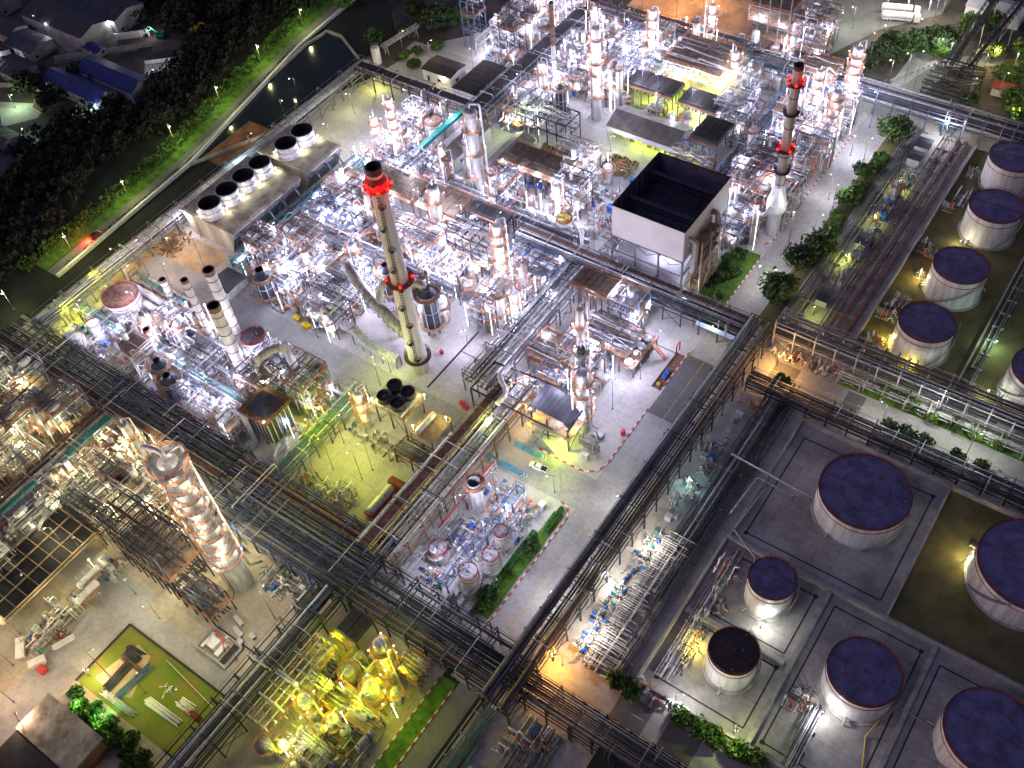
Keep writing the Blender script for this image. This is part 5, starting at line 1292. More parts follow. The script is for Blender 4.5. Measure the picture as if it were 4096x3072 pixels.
# roofed platform with yellow corner lamp
t = thing('roofed_platform', 'tall platform under a dark sheet roof with yellow-lit corner', 'platform', (-97, 129.8, 0)); keep(-105, 122.8, -87.5, 138.5)
b = MB()
for x in (-5, 0, 6.5):
    for y in (-4.2, 4.5): b.bar((x, y, 0), (x, y, 9.5), .4)
b.bar((-5, -4.2, .5), (6.5, -4.2, 5.5), .2); b.bar((6.5, -4.2, 0), (6.5, 4.5, 5.6), .2); b.build('frame', M['rack steel'], t)
b = MB(); b.box(-5.6, -5, 5.8, 7.4, 5, 6.0); b.rail([(-5.6, -5, 6), (7.4, -5, 6), (7.4, 5, 6)], 1.1, .06, 2); b.build('floor', M['grating'], t)
b = MB(); b.add([(-6, -3.4, 10.9), (4.8, -3.4, 10.4), (4.8, 5, 10.6), (-6, 5, 11.2), (4.8, -3.6, 10.38), (6.6, -3.6, 8.8), (6.6, 5, 9.0), (4.8, 5, 10.58)], [(0, 1, 2, 3), (4, 5, 6, 7)])
for k in range(8): x = -6 + 10.6 * k / 7; b.bar((x, -3.4, 10.95 - k * .07), (x, 5, 11.22 - k * .07), .08)
b.build('sheet_roof', M['village roof'], t)
b = MB()
for k in range(16): b.box(-5.5 + k * .6, -6.2 - k * .05, 5.8 - k * .36, -4.8 + k * .6, -5.1, 5.9 - k * .36)
b.bar((-5.5, -6.2, 6), (4.2, -6.9, .2), .12, .25); b.build('stair', M['galvanised'], t)
b = MB(); b.path([(-19, -2, 9), (-14, 4.0, 9), (-10, 4.5, 9), (6.5, 4.8, 9)], .14, 5); b.build('pipe', M['dark steel'], t); b = MB(); b.path([(6.8, 5, 9.4), (6.8, 1, 11), (6.8, -4.4, 9)], .25, 6); b.build('pipe', M['dark steel'], t)
for (x, y, z), c, pw in (((-5.8, -3.6, 9.6), (1.0, .55, .02), 700), ((1.5, 0, 8.6), COOL, 250), ((4.5, -4.8, 4.4), GREEN, 700), ((7.2, -1, 7.2), (1.0, .62, .1), 200)):
    b = MB(); b.dome(.3, z, .2, 8, 2, (x, y, 0)); b.dome(.3, z, -.2, 8, 2, (x, y, 0)); lb = b.build('lamp', M['bulb warm' if c != COOL else 'bulb'], t); lamp_light(lb, (x, y - .5, z - .3), c, pw)
landmark('the yellow-lit roofed platform', -97, 129.8)
t = thing('portal_gantry', 'dark steel gantry frame carrying pipes above the yellow-line rack', 'steel structure', (-107, 131, 0)); keep(-121, 123, -106, 133)
b = MB()
for x in (-14, -7): 
    for y in (-7, 4): b.bar((x, y, 0), (x, y, 9), .35)
for y in (-7, 4): b.bar((-14, y, 9), (13, y + 2.5 if y > 0 else y, 9), .35, .5)
for x in (-14, -7, 0): b.bar((x, -7, 9), (x, 4.6, 9), .3, .4)
b.build('frame', M['dark steel'], t)
b = MB(); b.path([(-9, 4.5, 9.8), (-10, 1, 9.8), (-8, -1, 9.8), (-4, -3.4, 9.8), (-4.4, -8, 9.6)], .75, 8); b.build('duct', M['galvanised'], t)
# fin-fan coolers
AC = [
    ('long brown slatted fin-fan cooler in front of the grey sheds', -170, 207.9, -146.3, 217.5, 10, 7, 3, 'brown louvre', WHITE),
    ('brown fin-fan cooler just right of the chimney crown', -204.6, 177.5, -184.6, 186.5, 9, 4, 4, 'brown louvre', WHITE),
    ('brown fin-fan cooler, middle of the row behind the chimney', -182.2, 177.6, -167, 187.0, 9, 4, 4, 'brown louvre', WHITE),
    ('small dark fin-fan cooler at the right end of the row behind the chimney', -163, 183, -151, 187.2, 9, 4, 1, 'louvre', None),
    ('left dark fin-fan cooler over yellow-green light', -156.5, 266.2, -137.6, 274.6, 9, 6, 1, 'louvre', GREEN),
    ('right dark fin-fan cooler over yellow-green light', -135, 265.4, -120.5, 273.6, 9, 5, 1, 'louvre', GREEN),
    ('large dark gridded fin-fan cooler at the left edge in the foreground', -190.5, 8, -176, 36, 7.5, 3, 8, 'black', WARM),
    ('small dark fin-fan cooler beside the yellow-lit foreground column', -106.5, 50.5, -100.5, 56.8, 6.5, 2, 2, 'louvre', None),
    ('grey fin-fan bank below the big white box', -119, 172.5, -107, 179, 9, 6, 1, 'brown louvre', None),
    ('grey roofed cooler bank behind the reel shed', -122, 250, -112, 262, 9, 4, 2, 'louvre', None),
]
for lab, x0, y0, x1, y1, z, nx, ny, pn, lm in AC:
    air_cooler(lab, x0, y0, x1, y1, z, nx, ny, pn, 'grating' if pn == 'black' else 'rusty brown' if pn == 'brown louvre' else 'rack steel', lamp=lm if lm in (WHITE, WARM) else None)
landmark('the long brown slatted cooler', -158, 212); landmark('the two dark fin coolers', -138, 270); landmark('the large gridded cooler at left', -183, 22)
# open steel frame and decks built to their own size
def big_frame(label, x0, y0, x1, y1, lv, frame='rack steel', nx=4, floors=(), seed=0, pipes=None):
    t = thing('steel_frame', label, 'steel structure', (x0, y0, 0)); wx, wy = x1 - x0, y1 - y0; r = random.Random(seed)
    b = MB()
    for i in range(nx + 1):
        for y in (0, wy): b.bar((wx * i / nx, y, 0), (wx * i / nx, y, lv[-1]), .3)
        for z in lv: b.bar((wx * i / nx, 0, z), (wx * i / nx, wy, z), .25, .4)
    for z in lv:
        for y in (0, wy): b.bar((0, y, z), (wx, y, z), .28, .45)
    b.build('frame', M[frame], t)
    for z in floors:
        b = MB(); b.box(-.4, -.4, z + .25, wx + .4, wy + .4, z + .32); f = b.build('floor', M['grating'], t)
        b = MB(); b.rail([(-.4, -.4, z + .3), (wx + .4, -.4, z + .3), (wx + .4, wy + .4, z + .3), (-.4, wy + .4, z + .3)], 1.1, .06, 2, True); b.build('railing', M['orange rail'], f)
    for k in range(22):
        b = MB(); y = wy * r.uniform(.05, .95); z = r.choice(lv) + .5; x = wx * r.uniform(.1, .9); b.path([(-1, y, z), (x, y, z), (x, y, z + r.uniform(-2, 2)), (wx + 1, y, z + r.uniform(-2, 2))], r.choice([.1, .15, .22, .3]), 6); b.build('pipe', M[r.choice(pipes or BRITE)], t)
    return t
big_frame('open dark grey steel frame right of the chimney', -162, 167.3, -146.5, 177, [5, 9.5, 14], 'rack steel', 5, (5,), 1)
big_frame('open pale steel frame left of the chimney', -189, 160.5, -173, 172.5, [4.5, 8.5], 'steel', 5, (4.5,), 2)
big_frame('lattice steel tower leaning dark beside the ringed tower', -166, 36.5, -146, 46.0, [6, 12, 18, 24], 'dark steel', 7, (12,), 3, DARKP)
big_frame('dark lattice frame with stairs in front of the ringed tower', -145.5, 36.2, -134.5, 42.5, [5, 10], 'dark steel', 3, (5,), 4, DARKP)
big_frame('blue framed bright platform tower behind the slim stack', -105, 298.2, -93.5, 307.5, [6, 9, 12], 'blue steel', 3, (9, 12), 5)
big_frame('far lattice tower unit with many decks at the top edge', -135, 318, -119, 333, [6, 12, 18, 24], 'steel', 4, (6, 12, 18), 6)
big_frame('yellow-green lit steel structure behind the dark fin coolers', -148, 278, -126, 296, [5, 9.5, 14], 'galvanised', 5, (5, 14), 7)
big_frame('blue tower frame with blue pipes on the pale upper yard', -231, 268, -225, 275, [7, 14, 20], 'blue steel', 2, (14,), 8)
big_frame('tall grey frame with dark roof and blue downpipe on the pale upper yard', -213, 267.5, -206, 275, [7, 14, 18], 'rack steel', 2, (14,), 9)
big_frame('brown decked steel structure beside the reel yard', -158, 222, -146, 231.5, [5, 9], 'rusty brown', 4, (5,), 10)
big_frame('dark open roof frame on thin columns near the tall thin stack', -172, 232, -160, 241, [6, 11], 'dark steel', 3, (), 11)
big_frame('cream grated deck with small vessels on the white pad', -116, 143.8, -106, 154, [4, 7.2], 'steel', 2, (4, 7.2), 12)
big_frame('brown grated deck with pipework at the back of the white pad', -107, 158.4, -92.4, 168.5, [4.4, 7.2], 'steel', 3, (4.4,), 13)
big_frame('blue-grey open frame with blue fans beside the big white box', -123, 232, -111, 247, [5, 9.5], 'blue steel', 3, (5,), 14)
big_frame('yellow-lit frame with grated floor and pipes in the foreground unit', -109.3, 24, -104, 47, [4.6, 8.0], 'galvanised', 3, (4.6,), 16)
big_frame('dark truss frame at the far end of the large gridded cooler', -190, 37, -177, 43, [5, 8, 10], 'dark steel', 4, (), 19, DARKP)
big_frame('small yellow-lit deck at the right of the foreground unit', -88, 51, -83, 56, [3.6, 6.4], 'galvanised', 2, (3.6, 6.4), 17)
big_frame('yellow-lit low deck between the foreground columns', -98.5, 36, -92.5, 42, [3.4], 'galvanised', 2, (3.4,), 18)
for x0, y0, x1, y1 in ((-191, 36.5, -176, 43.5), (-110, 23, -103.5, 47.5), (-88.5, 50.5, -82.5, 56.5), (-99, 35.5, -92, 42.5), (-163, 166, -145, 178), (-190, 159.5, -172, 173.5), (-167, 35, -134, 47), (-106, 297, -93, 308), (-136, 317, -118, 334), (-149, 277, -125, 297), (-232, 267, -224, 276), (-214, 266.5, -205, 276), (-159, 221, -145, 232.5), (-117, 143, -105, 155), (-108, 157.5, -91.5, 169.5), (-124, 231, -110, 248)): keep(x0, y0, x1, y1)
t = thing('vessel_table', 'brown table deck carrying four round silver vessels on the white pad', 'steel structure', (-91, 163, 0)); keep(-94.5, 154.5, -86.5, 171)
b = MB(); b.box(-2.6, -7, 3.9, 2.6, 7, 4.1)
for x in (-2.3, 2.3):
    for y in (-6.6, -2.2, 2.2, 6.6): b.bar((x, y, 0), (x, y, 3.9), .3)
b.rail([(2.6, -7, 4.1), (2.6, 7, 4.1)], 1, .05, 2); b.build('table', M['rusty brown'], t)
for k, y in enumerate((-5.2, -1.4, 1.6, 5)):
    b = MB(); rr = 1.25 if k != 1 else .8; b.lathe([(rr, 2.2), (rr, 4.6)], 16, (0, y, 0)); b.dome(rr, 4.6, .7, 16, 3, (0, y, 0)); b.path([(0, y, 5.2), (0, y, 5.9), (1.6, y, 5.6), (1.6, y, 4.2)], .12, 6); b.build('vessel', M['cladding'], t)
b = MB()
for k in range(12): b.box(2.8 + k * .35, 3.4, 3.9 - k * .33, 3.2 + k * .35, 4.6, 3.98 - k * .33)
b.bar((2.8, 3.4, 4), (7, 3.4, .1), .1, .25); b.bar((2.8, 4.6, 4), (7, 4.6, .1), .1, .25); b.build('stair', M['orange rail'], t)
# sheds and buildings
def gable(label, x0, y0, x1, y1, h, ridge, axis='y', wallm='shed wall', roofm='shed roof', open_side=None, name='shed', doors=(), over=.4, cat='building', group=None):
    t = thing(name, label, cat, (x0, y0, 0), 0, group); wx, wy = x1 - x0, y1 - y0
    b = MB(); lo = 3.6 if open_side == '-y' else 0
    b.box(0, 0, lo, wx, .2, h); b.box(0, wy - .2, 0, wx, wy, h); b.box(0, .21, 0, .2, wy - .21, h); b.box(wx - .2, .21, 0, wx, wy - .21, h)
    if axis == 'y':
        for y in (0.1, wy - .1): b.add([(0, y, h), (wx, y, h), (wx / 2, y, ridge)], [(0, 1, 2)])
    else:
        for x in (.1, wx - .1): b.add([(x, 0, h), (x, wy, h), (x, wy / 2, ridge)], [(0, 1, 2)])
    b.build('wall', M[wallm], t)
    b = MB(); sl = (ridge - h)
    if axis == 'y':
        for s_ in (0, 1):
            xa, xb = (-over, wx / 2) if s_ == 0 else (wx + over, wx / 2); za = h - sl * over / (wx / 2) + .06
            b.add([(xa, -over, za), (xb, -over, ridge + .06), (xb, wy + over, ridge + .06), (xa, wy + over, za), (xa, -over, za + .12), (xb, -over, ridge + .18), (xb, wy + over, ridge + .18), (xa, wy + over, za + .12)], [(0, 1, 2, 3), (7, 6, 5, 4), (0, 4, 5, 1), (2, 6, 7, 3), (3, 7, 4, 0)])
            for k in range(int(wy / 3)): y = 1.5 + k * 3; b.bar((xa, y, za + .15), (xb, y, ridge + .2), .1, .08)
    else:
        for s_ in (0, 1):
            ya, yb = (-over, wy / 2) if s_ == 0 else (wy + over, wy / 2); za = h - sl * over / (wy / 2) + .06
            b.add([(-over, ya, za), (-over, yb, ridge + .06), (wx + over, yb, ridge + .06), (wx + over, ya, za), (-over, ya, za + .12), (-over, yb, ridge + .18), (wx + over, yb, ridge + .18), (wx + over, ya, za + .12)], [(0, 1, 2, 3), (7, 6, 5, 4), (0, 4, 5, 1), (2, 6, 7, 3), (3, 7, 4, 0)])
            for k in range(int(wx / 3)): x = 1.5 + k * 3; b.bar((x, ya, za + .15), (x, yb, ridge + .2), .1, .08)
    b.build('roof', M[roofm], t)
    if open_side == '-y':
        for k in range(int(wx / 7) + 1): b = MB(); b.bar((min(wx - .2, .2 + k * 7), .1, 0), (min(wx - .2, .2 + k * 7), .1, lo), .35); b.build('post', M['galvanised'], t)
    for (dx, dz0, dw, dh, side) in doors:
        b = MB()
        if side == '-y': b.box(dx, -.06, dz0, dx + dw, -.003, dz0 + dh)
        elif side == '+x': b.box(wx + .003, dx, dz0, wx + .06, dx + dw, dz0 + dh)
        b.build('door' if dz0 < .5 else 'window', M['village roof' if dz0 < .5 else 'glass'], t)
    return t
gable('gabled grey shed left of the tall dark clad column', -196.3, 201, -187.4, 225, 6, 8.2, doors=((3, .1, 2.6, 3, '-y'), (6, 2.5, 2, 1.2, '+x'), (14, 2.5, 2, 1.2, '+x'))); keep(-197.5, 200, -186, 226)
gable('gabled grey shed with green-lit open foot behind the slatted cooler', -177, 204, -169.2, 226, 6, 8.2, open_side='-y', doors=((8, 2.5, 2, 1.2, '+x'),)); keep(-178, 203, -168, 227)
gable('low brown-roofed shed open in front with green-lit stores', -151.5, 245.3, -125, 258, 6, 8.6, 'x', open_side='-y'); keep(-152, 244, -124, 259); landmark('the brown-roofed reel shed', -138, 250)
gable('small white building with black roof and wall lamps', -232.5, 243, -219, 252.5, 4.6, 5.3, 'x', 'white paint', 'soot', doors=((2, .1, 1.2, 2.2, '-y'), (7, 1.2, 1.6, 1.1, '-y'), (3, 1.2, 1.6, 1.1, '+x'))); keep(-234, 241, -218, 254)
t = gable('flat dark shelter with gridded black roof beside the dark topped rack', -215.3, 239.5, -204.3, 259.3, 3.8, 4.1, 'y', 'white paint', 'soot', name='shelter'); keep(-216, 238, -203, 260)
gable('small dark roofed hut near the yellow tank', -118.5, 285, -111.5, 293, 3, 3.8, 'x', 'white paint', 'shed roof'); keep(-119, 284, -111, 294)
gable('small grey roofed hut between pipes and blue rack', -58.6, 288.2, -54.2, 293, 3.2, 3.5, 'x', 'white paint', 'village roof', name='hut')
gable('second small grey roofed hut nearer the tank row', -58.4, 281.0, -54.4, 285.4, 3.2, 3.5, 'x', 'white paint', 'village roof', name='hut')
gable('small pale sheet-roofed shelter in the yellow-lit valve strip', -57, 236, -54, 241, 2.6, 2.9, 'x', 'shed wall', 'village roof', name='shelter')
gable('small pale sheet-roofed shelter among dark pipes near the corner', -57.4, 208, -54, 213, 2.6, 2.9, 'x', 'shed wall', 'village roof', name='shelter')
gable('small grey roofed hut below the four-fan cooling tower', -221, 118.5, -213, 126.5, 3.2, 3.6, 'x', 'white paint', 'village roof', name='hut'); keep(-222, 117, -212, 128)
t = thing('flat_roofed_building', 'brown stained flat-roofed building at the bottom left corner', 'building', (-152, -7, 0)); keep(-153, -20, -131, 4)
b = MB(); b.box(0, -30, 0, 18, 8.5, 6.4); b.build('wall', M['brick earth'], t)
b = MB(); b.box(-.5, -.5, 6.4, 18.5, 9.2, 6.9); b.build('roof', M['stained concrete'], t)
b = MB(); b.box(0, -30, 6.4, 18, -.6, 6.6); b.build('lower_roof', M['soot'], t)
b = MB(); b.box(.2, 8.51, 2.5, 3.8, 8.6, 3.9); b.box(7, 8.51, 2.5, 10.6, 8.6, 3.9); b.build('window', M['glass'], t)
gable('small white box house with green roof at the bottom edge', -62.5, 39, -59.5, 43, 2.8, 3.2, 'y', 'white paint', 'teal paint', name='hut')
# storage tanks
TANKS = [
    ('white tank with navy roof, uppermost of the grassy tank row', -28.3, 287.6, 7.5, 10.4, 'tank roof'), ('white tank with navy roof, second from the top of the grassy row', -25.6, 262.3, 7.7, 10.5, 'tank roof'),
    ('white tank with navy roof, third from the top of the grassy row', -25.8, 232.9, 7.6, 10.6, 'tank roof'), ('white tank with navy roof and lit rust streaks, nearest the pale-posted rack', -26.0, 207.2, 7.5, 10.5, 'tank roof'),
    ('white tank with navy roof cut by the right edge above the rack', 5.2, 205.8, 7.9, 11, 'tank roof'),
    ('largest white tank, with navy roof and red crossed ring lines', -18.9, 148.2, 10.9, 9.2, 'tank roof'), ('big white tank with navy roof at the right edge', 20.3, 149.4, 11.9, 9.0, 'tank roof'),
    ('small white tank with navy roof and bright lamp at its foot', -27.2, 114.3, 5.4, 10.2, 'tank roof'), ('small white tank with dark brown roof and yellow light behind', -26.6, 94.2, 5.5, 9.4, 'tank roof brown'),
    ('white tank with navy roof and glaring bright foot', -1.2, 105.1, 7.8, 9.2, 'tank roof'), ('white tank with navy roof in the bottom right corner', 25.2, 106.6, 9.4, 9.4, 'tank roof'),
]
for k, (lab, x, y, r_, h, rf) in enumerate(TANKS): storage_tank(lab, x, y, r_, h, rf, stair_a=[5.2, 5.1, 4.2, 5.0, 3.3, 5.2, 3.7, 5.0, 5.6, 5.6, 4.0][k], seed=k)
landmark('the largest blue-roofed tank', -18.9, 148.2); landmark('the tank with bright foot', -1.2, 105)
for lab, x, y, r_, h, rf in [('white tank with reddish roof in the furnace unit', -237, 97.4, 5.6, 8.6, 'rusty brown'), ('white lidded tank beside the walled unit pipes', -100.0, 81.2, 2.3, 5, 'grey grating'),
    ('greyish tank with brown lid, bigger of the pair in the walled unit', -88.2, 78.4, 2.3, 9.2, 'grey grating'), ('greyish tank with brown lid, smaller of the pair in the walled unit', -86.8, 85.4, 2.0, 8, 'grey grating'), ('third greyish tank with brown lid in the walled unit', -88.6, 92.3, 1.8, 7.5, 'grey grating'),
    ('white silo with yellowish top behind the dark pipe crossing', -135.8, 193.8, 2.5, 9.8, 'yellow paint'), ('small yellow-green lit tank right of the dark fin coolers', -111.8, 280, 2.3, 6, 'grey paint'), ('pale brown-topped tank left of the sloping teal line', -206.8, 217, 3.2, 6.5, 'grating'), ('dark round tank with blue sheet cover between stacks and road', -190.6, 108.0, 3.7, 6.0, 'black')]:
    storage_tank(lab, x, y, r_, h, rf, 3.0, int(h * 10), group=None); hero(x, y, r_ + 1.2)
for lab, x, y, r_, h in [('small white vertical tank with lettering nearest the left corner', -239.2, 79.6, 2.4, 4.4), ('small white vertical tank with red rails beside the lettered one', -237.6, 86.0, 2.6, 5.6), ('white upright cylinder tank beside the pond bridge', -255.6, 242.8, 1.7, 6.8)]:
    t = thing('vertical_tank', lab, 'tank', (x, y, 0)); b = MB(); b.lathe([(r_, 0), (r_, h)], 24); b.dome(r_, h, r_ * .32, 24, 3); b.build('shell', M['tank white'], t)
    b = MB(); b.rail([(r_ * .9 * math.cos(k * PI / 8), r_ * .9 * math.sin(k * PI / 8), h + .1) for k in range(16)], 1, .05, 2, True); b.build('railing', M['rust red' if 'red' in lab else 'galvanised'], t)
    if 'nearest' in lab:                                                # painted digits facing the camera, each a small raised plate
        b = MB(); SEG = {'3': 'abgcd', '7': 'abc', '0': 'abcdef', '6': 'afgedc'}
        for i, c in enumerate('3700'):
            for sg in SEG[c]:
                x0, z0, x1, z1 = {'a': (0, 1, .5, 1), 'b': (.5, .5, .5, 1), 'c': (.5, 0, .5, .5), 'd': (0, 0, .5, 0), 'e': (0, 0, 0, .5), 'f': (0, .5, 0, 1), 'g': (0, .5, .5, .5)}[sg]
                def on(xx, zz): a = -1.15 + (i - 1.5) * .36 + (xx - .25) * .36; return ((r_ + .02) * math.cos(a), (r_ + .02) * math.sin(a), 1.7 + zz * 1.1)
                b.bar(on(x0, z0), on(x1, z1), .13, .03)
        b.build('lettering', M['black'], t)
    hero(x, y, r_ + .6)
t = thing('sphere_vessel', 'round silver globe vessel among pipes behind the white silo', 'process vessel', (-151.3, 196.2, 0)); hero(-151.3, 196.2, 2.8)
b = MB(); b.dome(2.3, 3.2, 2.3, 24, 6); b.dome(2.3, 3.2, -2.3, 24, 6); b.build('shell', M['cladding'], t)
b = MB()
for k in range(6): a = k * PI / 3; b.bar((2 * math.cos(a), 2 * math.sin(a), 0), (2.2 * math.cos(a), 2.2 * math.sin(a), 3), .25)
b.build('leg', M['steel'], t)
# sloping teal gallery, green drum, tan pipes in the sand yard
t = thing('enclosed_gallery', 'long teal covered gallery sloping between the sheds and the left units', 'conveyor', (-203, 194, 0)); keep(-205, 193, -200.5, 228)
b = MB(); b.bar((0, 0, 4.6), (1.6, 33, 5.6), 1.5, 1.2); b.bar((0, 0, 5.4), (1.6, 33, 6.4), 1.8, .2); b.build('casing', M['teal paint'], t)
for k in range(7): y = k * 5.4; b = MB(); b.bar((.3, y, 0), (.3, y, 4.6), .2); b.bar((.3, y, 2.4), (1.2, y, 2.4), .1); b.bar((1.2, y, 0), (1.2, y, 4.6), .2); b.build('post', M['galvanised'], t)
t = thing('horizontal_tank', 'long green and white horizontal drum near the broad dark rack', 'process vessel', (-225.2, 81.4, 0)); keep(-228, 76, -223, 87)
b = MB(); b.lathe([(1.2, -5), (1.2, 5)], 18, (0, 0, 2.0), 'y'); b.dome(1.2, 5, .5, 18, 3, (0, 0, 2.0), 'y'); b.dome(1.2, -5, .5, 18, 3, (0, 0, 2.0), 'y', -1); b.build('shell', M['white paint'], t)
b = MB(); b.lathe([(1.23, -4.9), (1.23, 4.9)], 9, (0, 0, 2.0), 'y', a0=-1.35, a1=1.1); b.build('green_band', M['teal paint'], t)

for y in (-2.9, 2.9): b = MB(); b.box(-1, y - .3, 0, 1, y + .3, 1.5); b.build('saddle', M['concrete'], t)
for k, (lab, y0) in enumerate([('long tan horizontal exchanger behind the reddish-roofed tank', 104.2), ('second long tan horizontal exchanger behind the reddish-roofed tank', 101.0)]):
    t = thing('horizontal_exchanger', lab, 'heat exchanger', (-234, y0, 0)); b = MB(); b.lathe([(1.15, -8), (1.15, 8)], 16, (0, 0, 4.2), 'x'); b.dome(1.15, 8, .5, 16, 3, (0, 0, 4.2), 'x'); b.dome(1.15, -8, .5, 16, 3, (0, 0, 4.2), 'x', -1); b.build('shell', M['chimney concrete'], t)
    for x in (-6, 0, 6): b = MB(); b.box(x - .3, -.9, 0, x + .3, .9, 3.4); b.build('saddle', M['concrete'], t)
    keep(-243, y0 - 1.5, -225, y0 + 1.5)
t = thing('tube_truck', 'silver horizontal tank with red underframe beside the yellow-lit pit', 'process vessel', (-123, 85.4, 0)); keep(-126, 79, -115, 95)
b = MB(); b.lathe([(1.3, -4.4), (1.3, 4.4)], 18, (0, 0, 2.4), 'y'); b.dome(1.3, 4.4, .6, 18, 3, (0, 0, 2.4), 'y'); b.dome(1.3, -4.4, .6, 18, 3, (0, 0, 2.4), 'y', -1); b.build('shell', M['cladding'], t)
b = MB(); b.box(-1.5, -5, .6, 1.5, 5, .9); b.rail([(-1.6, -5, .9), (1.6, -5, .9), (1.6, 5, .9), (-1.6, 5, .9)], 1.0, .08, 1.6, True); b.build('underframe', M['red paint'], t)
b = MB(); b.box(-1.5, -.7, 0, 1.5, .7, .6); b.build('plinth', M['concrete'], t)
t = thing('skip_container', 'dark red rounded steel container at the edge of the yellow-lit pit', 'container', (-121.9, 92, 0)); b = MB(); b.lathe([(1.3, -3.2), (1.3, 3.2)], 14, (0, 0, 1.5), 'x'); b.lathe([(.01, -3.2), (1.3, -3.2)], 14, (0, 0, 1.5), 'x'); b.lathe([(1.3, 3.2), (.01, 3.2)], 14, (0, 0, 1.5), 'x'); b.box(-3.3, -1.5, .2, 3.3, 1.5, .5); b.build('body', M['rust red'], t)
# signboard over the road
t = thing('sign_board', 'long pale blue signboard hung on the rack across the main road', 'sign', (-75.3, 179.6, 0))
b = MB(); b.box(-6.2, -.12, 4.6, 6.2, 0, 6.4); b.build('panel', M['sign blue'], t)
r = random.Random(5); b = MB()
for row, (z, s0, s1, sz) in enumerate(((5.85, -3.2, 3.4, .34), (5.3, -4.6, 4.8, .26), (4.95, -2.6, 2.6, .18))):
    x = s0
    while x < s1:
        w_ = sz * r.uniform(.5, .8); b.box(x, -.135, z, x + .05, -.122, z + sz); b.box(x + w_ - .05, -.135, z, x + w_, -.122, z + sz * r.uniform(.7, 1)); b.box(x + .05, -.134, z + sz * .9, x + w_ - .05, -.122, z + sz); x += w_ + sz * (.25 if r.random() < .85 else .9)
b.build('lettering', M['sign ink'], t)
b = MB(); z = 7.0
b.dome(.3, z, .2, 8, 2, (-1, -.9, 0)); b.dome(.3, z, -.2, 8, 2, (-1, -.9, 0)); b.bar((-1, 0, 7), (-1, -.9, 7), .08); lb = b.build('lamp', M['bulb green'], t); lamp_light(lb, (-1, -1.3, 6.7), (.9, 1, .7), 160)
landmark('the pale blue signboard', -75.3, 179.6)
# far-right lattice conveyors
def lattice(label, p, e, w_=2.6, h=2.6, m='dark steel', legs=(), name='lattice_conveyor'):
    p, e = Vector(p), Vector(e); t = thing(name, label, 'conveyor', (p.x, p.y, 0)); o = Vector((p.x, p.y, 0)); d = e - p; n = max(2, int(d.length / 2.6)); side = Vector((-d.y, d.x, 0)).normalized() * w_ / 2
    b = MB()
    for i in range(n):
        a, c = p + d * (i / n) - o, p + d * ((i + 1) / n) - o
        for s_ in (-1, 1):
            b.bar(a + side * s_, c + side * s_, .2); b.bar(a + side * s_ + Vector((0, 0, h)), c + side * s_ + Vector((0, 0, h)), .2); b.bar(a + side * s_, a + side * s_ + Vector((0, 0, h)), .16); b.bar(a + side * s_, c + side * s_ + Vector((0, 0, h)), .12)
        b.bar(a + side + Vector((0, 0, h)), a - side + Vector((0, 0, h)), .16)
    b.build('truss', M[m], t)
    b = MB(); b.bar(p - o + Vector((0, 0, .2)), e - o + Vector((0, 0, .2)), w_ * .5, .1); b.build('deck', M['soot'], t)
    for f in legs:
        c = p + d * f - o; b = MB()
        for s_ in (-1, 1): b.bar((c.x + side.x * s_ * 1.4, c.y + side.y * s_ * 1.4, 0), c + side * s_, .25)
        b.bar((c.x + side.x * 1.4, c.y + side.y * 1.4, .2), c - side, .14); b.build('leg', M['galvanised'], t)
    return t
lattice('long lattice conveyor climbing to the top right corner', (-57, 331, 8), (-50, 395, 17), legs=(.05, .5, .9))
lattice('dark lattice conveyor left of the climbing one', (-63, 331, 7), (-62, 372, 13), w_=3.4, legs=(.1, .6))
lattice('dark lattice bridge crossing at the top right', (-64, 366, 13), (-40, 392, 16), legs=(.1, .9))
big_frame('dark transfer frame where the two lattice conveyors meet', -66.5, 312, -51.5, 332, [5, 8.5], 'dark steel', 4, (), 15, ['dark steel', 'soot'])
lattice('grey covered footbridge crossing from the white cylinder to the trees', (-256, 247, 4.2), (-252.5, 266, 4.4), w_=1.6, h=.9, m='galvanised', legs=(.1, .9), name='footbridge')
